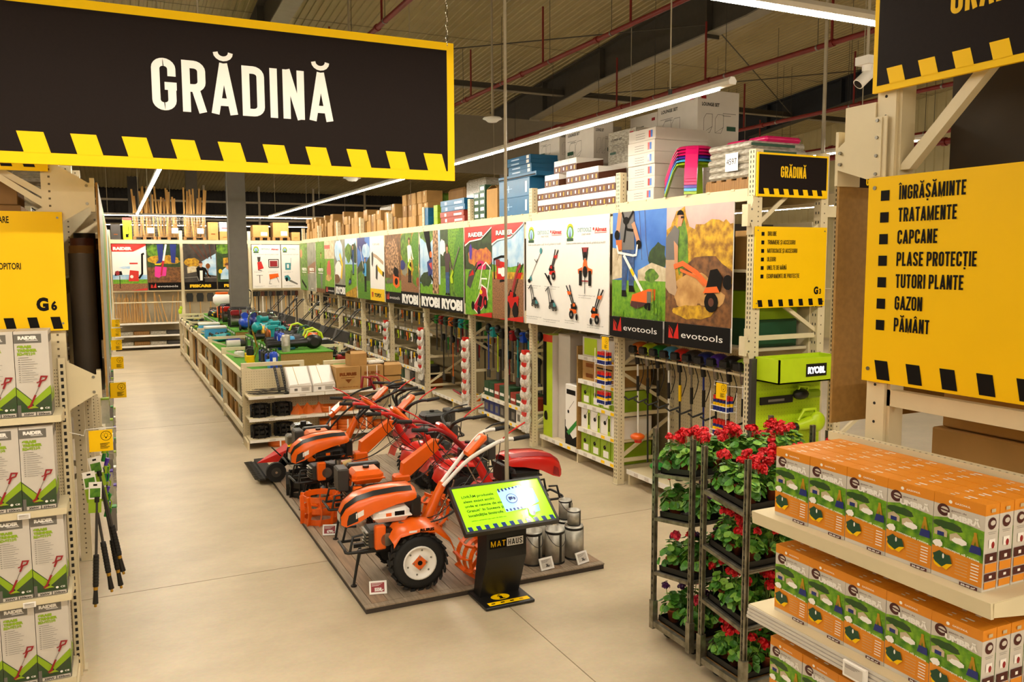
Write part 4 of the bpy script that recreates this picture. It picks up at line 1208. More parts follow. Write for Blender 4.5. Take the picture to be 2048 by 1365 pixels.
def pic_pruning(A):
    A.r(0, 0, 1, 1, 'pr_sky').blob(0.3, 0.9, 0.4, 0.12, 'navy', 2).blob(0.7, 0.78, 0.3, 0.12, 'pr_cloud', 3).p([(0, 0.5), (0.3, 0.62), (0.7, 0.6), (1, 0.7), (1, 0.2), (0, 0.2)], 'pr_darkgreen').r(0, 0, 1, 0.3, 'pr_meadow').blob(0.3, 0.35, 0.3, 0.1, 'pr_leaf', 5)
    man(A, 0.62, 0.12, 0.56, 'lightblue', 'ink', 'brown', -1)
    A.ln([(0.5, 0.5), (0.25, 0.86)], 0.03, 'print_white')
def pic_mowing(A):
    A.r(0, 0, 1, 1, 'pr_cloud').blob(0.3, 0.76, 0.32, 0.16, 'pr_leaf', 2).blob(0.8, 0.74, 0.28, 0.18, 'pr_darkgreen', 3).r(0, 0, 1, 0.56, 'pr_grass').p([(0, 0.05), (1, 0.2), (1, 0), (0, 0)], 'pr_gold')
    man(A, 0.72, 0.38, 0.52, 'denim', 'denim', 'brown', -1)
    mower(A, 0.42, 0.22, 0.24, 'navy', 'blue', -1)
def pic_ribbon(A):
    A.r(0, 0.19, 1, 1, 'pr_blur').blob(0.4, 0.8, 0.4, 0.2, 'pr_cloud', 3).blob(0.35, 0.45, 0.35, 0.15, 'print_white', 6).ln([(0.5, 0.75), (0.72, 0.55), (0.6, 0.3)], 0.12, 'pr_yellow').blob(0.2, 0.3, 0.3, 0.08, 'pr_soil', 8)
    band_big(A)
def pic_redblur(A):
    A.r(0, 0.12, 1, 1, 'pr_grass').r(0, 0.66, 1, 1, 'pr_house').blob(0.45, 0.45, 0.22, 0.2, 'red', 4).blob(0.4, 0.3, 0.3, 0.06, 'pr_dust', 6).r(0, 0.85, 0.6, 0.92, 'red')
    A.r(0, 0, 1, 0.13, 'ink')
    flame_logo(A, 0.1, 0.03, 0.2)
    A.t('evotools', 'print_white', 0.35, 0.045, 0.04, 0.55, 0.0)
def pic_meadow(A):
    A.r(0, 0, 1, 1, 'pr_meadow').blob(0.5, 0.7, 0.45, 0.3, 'pr_leaf_fine', 3)
    man(A, 0.6, 0.05, 0.75, 'pr_grass', 'pr_shirt', 'brown', -1)
    A.t('VERTO', 'print_white', 0.22, 0.42, 0.055, 0.6, 0.07).r(0.25, 0.375, 0.8, 0.39, 'print_white').r(0, 0, 1, 0.08, 'pr_soil')
def pic_greyfield(A):
    A.r(0, 0, 1, 1, 'pr_blur').p([(0, 0.5), (1, 0.62), (1, 0.4), (0, 0.35)], 'pr_gravel').t('VERTO', 'print_white', 0.2, 0.42, 0.055, 0.6, 0.07).r(0.25, 0.375, 0.8, 0.39, 'print_white').r(0.4, 0.05, 0.7, 0.06, 'print_white')
def pic_picking(A):
    A.r(0, 0, 1, 1, 'pr_leaf').blob(0.3, 0.8, 0.3, 0.15, 'pr_leaf_fine', 3).blob(0.15, 0.78, 0.16, 0.1, 'skin', 5).t('VERTO', 'print_white', 0.2, 0.42, 0.055, 0.65, 0.07).r(0.25, 0.375, 0.8, 0.39, 'print_white').r(0, 0, 1, 0.3, 'pr_meadow').ln([(0.2, 0.2), (0.8, 0.05)], 0.08, 'ink')
def pic_sprayer(A):
    A.r(0, 0.16, 1, 1, 'print_white').r(0, 0.2, 1, 0.34, 'pr_cloud').r(0, 0.1, 1, 0.24, 'pr_grass').r(0, 0, 1, 0.15, 'pr_gravel').blob(0.4, 0.5, 0.2, 0.03, 'pr_cloud', 4)
    A.p([(0.45, 0.2), (0.75, 0.2), (0.76, 0.42), (0.5, 0.44)], 'red').e(0.55, 0.3, 0.05, 0.035, 'print_white').p([(0.5, 0.44), (0.74, 0.44), (0.72, 0.56), (0.52, 0.56)], 'print_white').r(0.5, 0.57, 0.74, 0.6, 'red').ln([(0.76, 0.26), (0.86, 0.36), (0.88, 0.78), (0.94, 0.8)], 0.06, 'ink')
    A.p([(0.05, 0.32), (0.28, 0.34), (0.26, 0.42), (0.08, 0.42)], 'ink').e(0.14, 0.38, 0.06, 0.05, 'red_dark').ln([(0.2, 0.32), (0.2, 0.05)], 0.02, 'ink')
    A.p([(0, 1), (1, 1), (1, 0.97), (0.62, 0.84), (0, 0.84)], 'red').t('RAIDER', 'print_white', 0.04, 0.875, 0.06, 0.55, 0.08).p([(0.5, 0), (1, 0), (1, 0.05)], 'red')
def pic_spade(A):
    A.r(0, 0.16, 1, 1, 'pr_darkgreen').blob(0.2, 0.85, 0.3, 0.14, 'pr_leaf', 2).blob(0.5, 0.66, 0.5, 0.1, 'pr_gold', 3).r(0, 0.16, 1, 0.5, 'pr_soil').blob(0.5, 0.3, 0.5, 0.12, 'pr_soil', 4).p([(0.3, 1), (0.5, 1), (0.46, 0.62), (0.36, 0.58), (0.22, 0.56), (0.34, 0.66)], 'navy').p([(0.7, 1), (0.9, 1), (0.84, 0.58), (0.72, 0.6)], 'navy').r(0.22, 0.55, 0.4, 0.58, 'yellow')
    A.ln([(0.58, 1), (0.47, 0.6)], 0.06, 'print_white').ln([(0.48, 0.64), (0.4, 0.34)], 0.06, 'crimson').p([(0.22, 0.52), (0.58, 0.5), (0.54, 0.3), (0.4, 0.25), (0.2, 0.3)], 'pr_pink').ln([(0.45, 0.55), (0.4, 0.32)], 0.05, 'crimson').blob(0.6, 0.26, 0.3, 0.06, 'pr_soil', 7)
    band_tools(A)
def pic_terrace(A):
    A.r(0, 0.16, 1, 1, 'pr_interior').p([(0.5, 0.6), (1, 0.8), (1, 0.3), (0.45, 0.36)], 'pr_cloud').p([(0.1, 0.36), (0.4, 0.4), (0.4, 0.55), (0.1, 0.5)], 'pr_house').blob(0.26, 0.6, 0.24, 0.1, 'pr_gold', 3)
    for i in range(4):
        A.ln([(0.2 + 0.2 * i, 1), (0.55 + 0.1 * i, 0.68)], 0.03, 'brown')
    man(A, 0.52, -0.1, 0.72, 'ink', 'ink', 'brown', 1)
    A.p([(0.48, 0.2), (0.56, 0.2), (0.57, 0.42), (0.48, 0.42)], 'print_white').e(0.74, 0.52, 0.07, 0.06, 'copper').ln([(0.74, 0.46), (0.72, 0.3)], 0.02, 'copper').ln([(0, 0.26), (0.4, 0.28), (0.45, 0.18)], 0.025, 'grey').ln([(0.6, 0.26), (1, 0.26)], 0.025, 'grey')
    A.r(0, 0, 1, 0.165, 'ink').t('FISKARS', 'pr_yellow', 0.16, 0.05, 0.06, 0.66, 0.07)
def pic_gardener(A):
    A.r(0, 0.16, 1, 1, 'pr_darkgreen').blob(0.4, 0.9, 0.5, 0.12, 'pr_leaf', 3).p([(0.2, 0.5), (1, 0.55), (1, 0.75), (0.2, 0.7)], 'pr_gold').p([(0.1, 0.22), (0.5, 0.22), (0.48, 0.42), (0.3, 0.5), (0.12, 0.4)], 'pr_cloud').e(0.38, 0.5, 0.1, 0.07, 'skin').p(ellipse(0.35, 0.53, 0.11, 0.06, 12, 0, 180), 'brown').e(0.1, 0.4, 0.06, 0.05, 'pr_yellow')
    A.r(0, 0, 1, 0.165, 'ink').t('FISKARS', 'pr_yellow', 0.2, 0.05, 0.06, 0.66, 0.07)
def pic_machines(A):
    A.r(0, 0, 1, 1, 'print_white')
    garden_badge(A, 0.15, 0.88, 0.2)
    A.t('DETOOLZ', 'pr_teal', 0.33, 0.885, 0.035, 0.3, 0.0).t('Almaz', 'red', 0.68, 0.88, 0.036, 0.26, 0.04).t('Scule și unelte pentru casă, fermă, grădină și livadă!', 'grey_ink', 0.07, 0.77, 0.02, 0.86, 0.0)
    A.p([(0.18, 0.6), (0.32, 0.62), (0.4, 0.46), (0.2, 0.42)], 'red').p([(0.18, 0.72), (0.3, 0.72), (0.28, 0.62), (0.2, 0.6)], 'dark_grey').ln([(0.2, 0.42), (0.34, 0.4)], 0.02, 'ink').ln([(0.58, 0.48), (0.58, 0.66), (0.92, 0.66), (0.92, 0.48), (0.58, 0.48)], 0.025, 'ink').r(0.62, 0.5, 0.88, 0.63, 'red_dark').ln([(0.14, 0.3), (0.36, 0.3)], 0.012, 'ink').ln([(0.25, 0.3), (0.25, 0.12)], 0.02, 'ink').p([(0.58, 0.32), (0.9, 0.34), (0.92, 0.26), (0.6, 0.2)], 'orange').ln([(0.62, 0.22), (0.58, 0.1), (0.66, 0.1)], 0.015, 'ink').ln([(0.84, 0.26), (0.92, 0.13)], 0.015, 'ink')
    caption(A, 0.06, 0.38, 0.34)
    caption(A, 0.55, 0.38, 0.34)
    caption(A, 0.06, 0.05, 0.36)
    caption(A, 0.55, 0.05, 0.36)
def pic_saw(A):
    A.r(0, 0, 1, 1, 'print_white')
    garden_badge(A, 0.2, 0.88, 0.24)
    A.t('DETOOLZ', 'pr_teal', 0.42, 0.885, 0.035, 0.36, 0.0).t('Scule și unelte pentru casă, fermă', 'grey_ink', 0.07, 0.77, 0.02, 0.86, 0.0).r(0.2, 0.42, 0.5, 0.58, 'pr_teal').r(0.29, 0.46, 0.4, 0.55, 'print_white').ln([(0.5, 0.5), (0.52, 0.7)], 0.012, 'ink').p([(0.14, 0.28), (0.34, 0.3), (0.48, 0.22), (0.4, 0.16), (0.16, 0.2)], 'pr_teal').p([(0.42, 0.2), (0.86, 0.1), (0.84, 0.07), (0.4, 0.15)], 'grey').e(0.26, 0.2, 0.07, 0.05, 'ink')
    caption(A, 0.1, 0.37, 0.5)
    caption(A, 0.1, 0.05, 0.6)
_nposter = 0
def board(pic, O, U, w, h, label):
    global _nposter
    O, U = Vector(O), Vector(U)
    N = U.cross(Z_)
    mb = MB()
    P = [U * a + Z_ * b - N * d for d in (0, 0.012) for b in (0, h) for a in (0, w)]
    mb.add([tuple(p) for p in P], [(0, 1, 3, 2), (5, 4, 6, 7), (0, 4, 5, 1), (2, 3, 7, 6), (0, 2, 6, 4), (1, 5, 7, 3)], 'print_white')
    pic(Art(mb, (0, 0, 0), U, w, h))
    o = mb.build('poster_board', None, O)
    return tag(o, label, 'poster', 'large printed posters on the racks')
ROW = [  # from the aisle end backwards: bay start, pictures seen from the far side to the near side
    (0, (pic_strimming, 'poster of a man trimming grass under blue sky, evotools band'), (pic_tilling, 'poster of a man steering a tiller through dusty soil')),
    (1, (pic_mowers, 'white poster of a grass trimmer and two teal mowers'), (pic_tractors, 'white poster of three orange walking tractors')),
    (2, (pic_lawn, 'red topped poster of a crimson mower on a lawn with flowers'), (pic_pump, 'red topped poster of a water pump and red tiller on soil')),
    (3, (pic_chainsaw, 'poster of a chainsaw cutting a pale trunk over a black band'), (pic_hedge, 'poster of a man in dark jumper cutting a hedge')),
    (4, (pic_logs, 'poster of a chainsaw before a big pile of cut logs'), (pic_path, 'poster of a man in white shirt on a garden path')),
    (5, (pic_pruning, 'poster of a man in blue pruning a tree under deep blue sky'), (pic_axes, 'white poster of two axes with a yellow foot')),
    (6, (pic_ribbon, 'pale poster with a yellow curve and a black band'), (pic_mowing, 'poster of a man pushing a blue mower over a lawn')),
    (7, (pic_meadow, 'green poster of a gardener with white letters across'), (pic_redblur, 'blurred poster with a red machine on green')),
    (8, (pic_picking, 'small looking far poster of green plants with a pinkish hand'), (pic_greyfield, 'grey poster of a bare field with white letters')),
]
for k, far, near in ROW:
    a = PY[k] + (0.15 if k == 0 else 0.05)
    b = PY[k + 1] - 0.02
    w = (b - a) / 2
    for i, (pic, lab) in enumerate((far, near)):
        board(pic, (5.843 - 0.004 * i, b - i * w, 2.01), -Y_, w - 0.006, 1.59, lab)
# ================================================================ grass seed cartons on the corner rack
SU = thing('shelf_unit', 'cream perforated shelf unit full of orange grass seed cartons', 'shelf', (0, 0, 0))
mb = MB().box(2.672, 2.69, 1.44, 2.47, 0.1, 2.265, 'cream')
mb.box(2.655, 2.692, 1.43, 2.48, 2.25, 2.285, 'cream')
for i in range(40):
    y = 1.46 + i * 0.0255
    mb.add([(2.66, y, 2.2855), (2.668, y, 2.2855), (2.668, y + 0.008, 2.2855), (2.66, y + 0.008, 2.2855)], [(0, 1, 2, 3)], 'hole_shade')
    for z in (2.22, 2.19):
        mb.add([(2.6715, y, z), (2.6715, y + 0.007, z), (2.6715, y + 0.007, z + 0.008), (2.6715, y, z + 0.008)], [(0, 1, 2, 3)], 'hole_shade')
mb.build('back_panel', SU)
for k, z in enumerate((2.0, 1.615, 1.23, 0.85, 0.47, 0.12)):
    mb = MB()
    mb.box(2.262, 2.672, 1.478, 2.478, z - 0.02, z, 'cream')
    mb.prism([(0, 0), (0.012, 0.0), (0.018, -0.05), (0.006, -0.05)], 'cream', (2.25, 1.478, z), X_, Z_, 1.0, N=Y_)
    for y in (1.478, 2.474):
        mb.prism([(2.264, z - 0.002), (2.67, z - 0.002), (2.67, z - 0.1), (2.264, z - 0.045)], 'cream', (0, y - 0.002, 0), X_, Z_, 0.004, N=Y_)
    mb.build('shelf', SU)
    if k:
        mb = MB()
        for q in range(4):
            mb.box(2.236 + 0.003 * q, 2.25, 1.478, 2.478, z - 0.052 + q * 0.013, z - 0.042 + q * 0.013, 'pr_packgrey')
        mb.build('price_rail', SU)
for y in (1.455, 2.455):
    MB().box(2.69, 2.715, y - 0.02, y + 0.02, 0, 2.26, 'cream').build('upright', SU)
def price_label(name, label, loc, rz, ry=0.0, w=0.075, h=0.045, txt=None, face='pr_packgrey', group=None, qr=False):
    # small electronic shelf label, face towards local -y
    mb = MB(TR(0, 0, 0, 0, 0, ry))
    mb.cbox(-w / 2, w / 2, 0, 0.012, 0, h, 'print_white', 0.002)
    mb.add([(-w * 0.4, -0.001, h * 0.16), (w * 0.36, -0.001, h * 0.16), (w * 0.36, -0.001, h * 0.86), (-w * 0.4, -0.001, h * 0.86)], [(0, 1, 2, 3)], face)
    ink = 'print_white' if face == 'red_dark' else 'ink'
    for i in range(3):
        mb.add([(-w * 0.36, -0.002, h * (0.78 - 0.08 * i)), (w * (0.25 - 0.1 * i), -0.002, h * (0.78 - 0.08 * i)), (w * (0.25 - 0.1 * i), -0.002, h * (0.8 - 0.08 * i)), (-w * 0.36, -0.002, h * (0.8 - 0.08 * i))], [(0, 1, 2, 3)], ink)
    if txt:
        mb.text(txt, ink, (w * 0.05, -0.0022, h * 0.24), X_, Z_, h * 0.24, bold=0.05, anchor='c', squash=0.8)
    o = mb.build(name, None, loc, rz)
    return tag(o, label, 'price tag', group)
price_label('shelf_label', 'small white price label clipped to the second grass seed shelf', (2.225, 1.93, 1.555), RAD(-90), 0.0, 0.1, 0.058)
def seed_carton():
    W, D, H = 0.170, 0.063, 0.268       # across (y), deep (x), tall
    mb = MB()
    mb.box(0, D, -W / 2, W / 2, 0, H, 'pr_packgrey')
    e = 0.0006
    mb.box(-e, D + e, -W / 2 - e, W / 2 + e, H * 0.875, H + e, 'pr_packorange')
    A = Art(mb, (-e, W / 2, 0), -Y_, W, H)
    A.N = A.N * 0.4
    A.r(0.0, 0.0, 1, 0.875, 'pr_packgrey').r(0, 0.33, 1, 0.70, 'pr_packgreen').p([(0, 0.70), (0.3, 0.74), (1, 0.70), (1, 0.55), (0, 0.55)], 'pr_packgreen').r(0, 0.05, 1, 0.36, 'pr_packorange').p([(0, 0.37), (1, 0.33), (1, 0.37), (0, 0.42)], 'pr_packgreen')
    A.blob(0.3, 0.64, 0.3, 0.05, 'pr_packdark', 3).blob(0.85, 0.64, 0.14, 0.05, 'pr_grass', 5)
    A.e(0.2, 0.815, 0.125, 0.072, 'maroon', 18).e(0.22, 0.82, 0.08, 0.036, 'pr_packgrey', 12).ln([(0.1, 0.825), (0.3, 0.812)], 0.03, 'maroon')
    A.t('UMBRĂ', 'print_white', 0.29, 0.735, 0.062, 0.64, 0.06).t('gazon de', 'maroon', 0.36, 0.825, 0.022, 0.3, 0.0)
    # dog houses, dog and tree on the lawn picture
    A.p([(0.04, 0.5), (0.3, 0.5), (0.3, 0.57), (0.16, 0.61), (0.03, 0.57)], 'pr_house').p([(0.1, 0.5), (0.24, 0.5), (0.24, 0.55), (0.1, 0.55)], 'navy').p([(0.36, 0.48), (0.6, 0.48), (0.6, 0.55), (0.48, 0.59), (0.35, 0.55)], 'pr_house').blob(0.55, 0.5, 0.15, 0.04, 'print_white', 7)
    A.ln([(0.86, 0.66), (0.78, 0.45)], 0.05, 'pr_gold').ln([(0.84, 0.66), (0.92, 0.45)], 0.05, 'pr_gold').p([(0.74, 0.42), (0.97, 0.42), (0.96, 0.51), (0.78, 0.51)], 'navy')
    A.blob(0.13, 0.405, 0.1, 0.045, 'print_white', 4).t('conceput să reziste', 'print_white', 0.25, 0.365, 0.024, 0.7, 0.02, rt=-Y_ - Z_ * 0.06)
    A.blob(0.24, 0.2, 0.2, 0.075, 'yellow', 9, k=0.3).blob(0.23, 0.235, 0.18, 0.08, 'dark_green', 10, k=0.25).e(0.25, 0.27, 0.02, 0.03, 'print_white')
    for i in range(6):
        A.r(0.5, 0.29 - i * 0.035, 0.74, 0.295 - i * 0.035, 'pr_house').r(0.8, 0.288 - i * 0.035, 0.95, 0.3 - i * 0.035, 'print_white')
    A.r(0.6, 0.006, 0.95, 0.044, 'maroon').t('30-40 m²', 'print_white', 0.63, 0.014, 0.02, 0.28, 0.04)
    A.e(0.36, 0.937, 0.035, 0.02, 'print_white').t('GAZONUL', 'print_white', 0.45, 0.926, 0.02, 0.3, 0.02)
    # narrow side
    S = Art(mb, (0, -W / 2 - e * 2, 0), X_, D, H)
    S.N = S.N * 0.4
    S.e(0.5, 0.78, 0.3, 0.07, 'maroon').e(0.55, 0.785, 0.18, 0.03, 'pr_packgrey').r(0.25, 0.66, 0.75, 0.664, 'grey_ink').r(0.2, 0.68, 0.8, 0.684, 'grey_ink').r(0.3, 0.5, 0.75, 0.6, 'print_white').e(0.6, 0.53, 0.12, 0.04, 'red_dark').r(0.08, 0.33, 0.92, 0.44, 'maroon').r(0.08, 0.22, 0.92, 0.32, 'pr_packorange').r(0.08, 0.12, 0.92, 0.21, 'maroon').r(0.08, 0.03, 0.92, 0.11, 'pr_packorange').r(0.4, 0.36, 0.6, 0.40, 'print_white').r(0.4, 0.15, 0.6, 0.18, 'print_white').r(0.35, 0.91, 0.65, 0.95, 'pr_house')
    # lid print
    for q, wd in ((0.016, 0.02), (0.036, 0.03)):
        mb.add([(q, 0.0, H + 2 * e), (q + 0.008, 0.0, H + 2 * e), (q + 0.008, -wd, H + 2 * e), (q, -wd, H + 2 * e)], [(0, 1, 2, 3)], 'print_white')
        mb.add([(q, 0.045, H + 2 * e), (q + 0.006, 0.045, H + 2 * e), (q + 0.006, 0.03, H + 2 * e), (q, 0.03, H + 2 * e)], [(0, 1, 2, 3)], 'print_white')
    return mb
SEED = seed_carton().mesh('seed_carton')
SN = ['far', 'second', 'middle', 'fourth', 'near']
rr = random.Random(3)
for s, (z, deep, off) in enumerate(((2.0, 5, 0.0), (1.615, 4, -0.012), (1.23, 3, 0.005), (0.85, 2, 0))):
    for c in range(5):
        for d in range(deep):
            if s == 3 and d:
                continue
            o = bpy.data.objects.new('seed_carton', SEED)
            COL.objects.link(o)
            o.location = (2.302 + d * 0.068 + rr.uniform(-0.001, 0.001), 2.318 + off - c * 0.1725, z + 0.0006)
            o.rotation_euler = (0, 0, rr.uniform(-0.012, 0.012))
            tag(o, 'grass seed carton, %s column, %s from the front, %s shelf of the corner rack' % (SN[c], nth(d), ('top', 'second', 'third', 'fourth')[s]), 'carton', 'grass seed cartons on the corner shelves')
# ================================================================ boxed trimmers
SL = thing('shelf_unit', 'cream perforated shelf unit of boxed trimmers below the G6 sign', 'shelf', (0, 0, 0))
mb = MB().box(-1.32, -0.37, 6.545, 6.56, 0.1, 2.33, 'cream')
for i in range(14):
    for j in range(90):
        x, z = -0.44 + i * 0.0046, 0.15 + j * 0.0235
        if i % 3 == 0:
            mb.add([(x, 6.5445, z), (x + 0.006, 6.5445, z), (x + 0.006, 6.5445, z + 0.007), (x, 6.5445, z + 0.007)], [(0, 1, 2, 3)], 'hole_shade')
mb.build('back_panel', SL)
mb = MB().box(-0.385, -0.34, 6.525, 6.56, 0, 2.33, 'cream')
for j in range(46):
    z = 0.1 + j * 0.048
    mb.add([(-0.372, 6.524, z), (-0.354, 6.524, z), (-0.354, 6.524, z + 0.026), (-0.372, 6.524, z + 0.026)], [(0, 1, 2, 3)], 'slot')
mb.build('upright', SL)
TZ = (1.985, 1.355, 0.755, 0.16)
for z in TZ:
    mb = MB().box(-1.3, -0.362, 6.185, 6.53, z - 0.03, z, 'cream').box(-1.3, -0.3625, 6.175, 6.1865, z - 0.045, z, 'cream')
    mb.prism([(6.19, z - 0.002), (6.528, z - 0.002), (6.528, z - 0.1), (6.19, z - 0.04)], 'cream', (-0.3635, 0, 0), Y_, Z_, 0.003, N=X_)
    mb.build('shelf', SL)
MB().box(-0.37, -0.35, 6.18, 6.55, 0, 0.1, 'cream').build('foot', SL)
def trimmer_drawing(A, x, y, s):
    k = A.w / A.h
    q = lambda a, b: (x + a * s, y + b * s * k)
    A.ln([q(0, 0), q(0.28, 0.62)], 0.05 * s / 0.5, 'red_dark').ln([q(0.26, 0.6), q(0.48, 1.1)], 0.02, 'steel').ln([q(0.45, 1.05), q(0.6, 1.4)], 0.06, 'red_dark')
    A.ln([q(0.5, 1.3), q(0.6, 1.62), q(0.86, 1.6), q(0.78, 1.42), q(0.56, 1.36)], 0.05, 'red_dark').ln([q(0.36, 1.28), q(0.6, 1.36)], 0.035, 'red_dark')
    A.blob(x + 0.02 * s, y - 0.02 * s * k, 0.14 * s, 0.12 * s * k, 'red_dark', 4).p([q(-0.1, -0.1), q(0.4, -0.1), q(0.2, 0.05)], 'lime_dark')
def trimmer_carton():
    W, D, H = 0.196, 0.13, 0.565
    mb = MB()
    mb.box(-W / 2, W / 2, 0, D, 0, H, 'pr_packgrey')
    mb.box(-W / 2 - 0.0005, W / 2 + 0.0005, 0.0, D, 0, H * 0.16, 'pr_slate')
    A = Art(mb, (-W / 2, -0.0006, 0), X_, W, H)
    A.N = A.N * 0.4
    A.r(0.005, 0.86, 0.8, 0.965, 'pr_slate').t('RAIDER', 'print_white', 0.12, 0.905, 0.038, 0.56, 0.07).r(0.34, 0.887, 0.7, 0.893, 'print_white')
    A.p([(0, 0.14), (0, 0.35), (0.48, 0.175), (1, 0.35), (1, 0), (0, 0)], 'pr_packdark').p([(0, 0.25), (0, 0.335), (0.45, 0.175), (0.42, 0.12), (0.3, 0.12)], 'lime_dark').p([(1, 0.36), (1, 0.26), (0.5, 0.12), (0.42, 0.16), (0.45, 0.185)], 'lime_dark').r(0, 0, 1, 0.055, 'pr_slate').r(0, 0.055, 0.1, 0.14, 'pr_slate')
    for i, tx_ in enumerate(('GRASS', 'TRIMMER', 'RD-GT11G')):
        A.t(tx_, 'lime_dark', 0.08, 0.805 - i * 0.042, 0.03, (0.42, 0.58, 0.52)[i], 0.08)
    A.r(0.1, 0.69, 0.4, 0.695, 'grey_ink')
    for i in range(11):
        A.r(0.1, 0.665 - i * 0.0255, 0.15, 0.672 - i * 0.0255, 'grey_ink').r(0.18, 0.666 - i * 0.0255, 0.5 + 0.2 * ((i * 7) % 5) / 5, 0.670 - i * 0.0255, 'grey_ink')
    trimmer_drawing(A, 0.37, 0.12, 0.62)
    A.r(0.11, 0.012, 0.52, 0.05, 'pr_packgrey').r(0.56, 0.012, 0.97, 0.05, 'pr_packgrey').t('350W', 'ink', 0.17, 0.018, 0.024, 0.3, 0.04).t('250mm', 'ink', 0.59, 0.018, 0.024, 0.35, 0.04).t('CE', 'print_white', 0.8, 0.085, 0.02, 0.14, 0.03).e(0.7, 0.093, 0.045, 0.014, 'print_white')
    # lid and side
    mb.box(-W / 2 + 0.01, W / 2 - 0.01, 0.06, 0.066, H, H + 0.0006, 'grey_ink')
    S = Art(mb, (W / 2 + 0.0008, 0, 0), Y_, D, H)
    S.N = S.N * 0.4
    S.r(0.1, 0.86, 0.9, 0.95, 'pr_slate').p([(0, 0.35), (1, 0.22), (1, 0.16), (0, 0.16)], 'lime_dark')
    return mb
TC = trimmer_carton().mesh('trimmer_carton')
for s, z in enumerate(TZ):
    for c in range(4):
        for d in range(2):
            o = bpy.data.objects.new('trimmer_carton', TC)
            COL.objects.link(o)
            o.location = (-0.5 - c * 0.2 - (0.03 if s in (1, 3) else 0.012) + 0.014 * s, 6.2 + d * 0.135, z)
            o.rotation_euler = (0, 0, rr.uniform(-0.01, 0.01))
            tag(o, 'grass trimmer carton, %s from the aisle end, %s row, %s shelf' % (nth(c), ('front', 'back')[d], ('top', 'second', 'third', 'bottom')[s]), 'carton', 'boxed grass trimmers under the G6 sign')
for z, k in ((1.31, 'second'), (0.705, 'third')):
    price_label('shelf_label', 'small white price label on the %s boxed trimmer shelf' % k, (-0.61, 6.16, z), 0, 0.0, 0.075, 0.036)
# ================================================================ tip cards with a bulb
def tip_card(O, U, lab, w=0.155, h=0.155, root=(-0.13, 0.03, 0)):
    U = Vector(U)
    N = U.cross(Z_)
    t = thing('tip_card', lab, 'sign', O)
    mb = MB()
    P = [U * a + Z_ * b - N * d for d in (0, 0.003) for b in (-h, 0) for a in (0, w)]
    mb.add([tuple(p) for p in P], [(0, 1, 3, 2), (5, 4, 6, 7), (0, 4, 5, 1), (2, 3, 7, 6), (0, 2, 6, 4), (1, 5, 7, 3)], 'yellow')
    A = Art(mb, -Z_ * h, U, w, h)
    A.e(0.72, 0.72, 0.23, 0.23, 'ink', 20).e(0.72, 0.72, 0.205, 0.205, 'yellow', 20).e(0.72, 0.74, 0.085, 0.1, 'ink').e(0.72, 0.745, 0.065, 0.08, 'yellow').r(0.69, 0.6, 0.75, 0.66, 'ink')
    for i in range(7):
        a = RAD(-30 + 40 * i)
        A.ln([(0.72 + 0.125 * cos(a), 0.74 + 0.125 * sin(a)), (0.72 + 0.165 * cos(a), 0.74 + 0.165 * sin(a))], 0.016, 'ink')
    for i in range(5):
        A.r(0.46, 0.36 - i * 0.055, 0.86 - 0.07 * (i % 3), 0.385 - i * 0.055, 'ink')
    mb.build('card', t)
    MB().tube([root, tuple(U * (-0.03) + Vector((0, 0, -0.03))), tuple(U * (-0.02) + Z_ * 0.012), tuple(U * 0.02 + Z_ * 0.014), tuple(U * (w + 0.03) + Z_ * 0.014)], 0.003, 'print_white', 5).build('wire_arm', t)
    return t
for k, (x, y, z) in enumerate(((-0.22, 6.56, 1.79), (-0.1, 9.1, 1.79), (-0.1, 11.6, 1.79), (-0.1, 14.1, 1.79), (-0.1, 16.6, 1.79), (-0.1, 19.1, 1.79))):
    tip_card((x, y, z), X_, 'yellow bulb tip card, %s along the boxed trimmer rack' % nth(k), root=(-0.13, 0.03, 0) if k == 0 else (-0.235, 0.02, 0))
tip_card((5.83, 9.36, 1.98), -Y_, 'yellow bulb tip card under the white poster of tractors', 0.17, 0.17, (0.1, -0.2, -0.02))
tip_card((5.83, 7.02, 1.67), -Y_, 'yellow bulb tip card beside the lime display on the poster rack', 0.17, 0.17, (0.1, -0.33, -0.02))
# ================================================================ washer lances and nozzles hung on the boxed trimmer rack
def lance(loc, tilt, lab):
    t = thing('washer_lance', lab, 'lance', loc, tilt, 'pressure washer lances on the rack end')
    MB().cyl((0, 0, 0), (0, 0, -0.42), 0.010, 'dark_grey', n=10).cyl((0, 0, 0.02), (0, 0, -0.02), 0.018, 'black', n=12).build('tube', t)
    mb = MB().cyl((0, 0, -0.42), (0, 0, -0.66), 0.019, 'rubber', n=12)
    for i in range(9):
        mb.cyl((0, 0, -0.44 - i * 0.024), (0, 0, -0.452 - i * 0.024), 0.021, 'black', n=12)
    mb.build('grip', t)
    MB().cyl((0, 0, -0.66), (0, 0, -0.685), 0.016, 'brass', n=10).cyl((0, 0, -0.685), (0, 0, -0.79), 0.014, 'black', r1=0.02, n=12).cyl((0, 0, -0.79), (0, 0, -0.815), 0.01, 'brass', n=8).build('nozzle', t)
    MB().tube([(0.0 + 0.03 * cos(a), 0.015, 0.01 + 0.03 * sin(a)) for a in [2 * pi * i / 12 for i in range(12)]], 0.012, 'black', 6, closed=True).build('hand_wheel', t)
    mb = MB().box(-0.055, 0.03, -0.004, 0.0, -0.1, 0.13, 'print_white')
    A = Art(mb, (-0.055, -0.0045, -0.1), X_, 0.085, 0.23)
    A.r(0, 0, 1, 0.45, 'lime_dark').r(0.1, 0.5, 0.9, 0.8, 'pr_meadow').r(0.35, 0.88, 0.65, 0.94, 'ink')
    mb.build('hang_card', t)
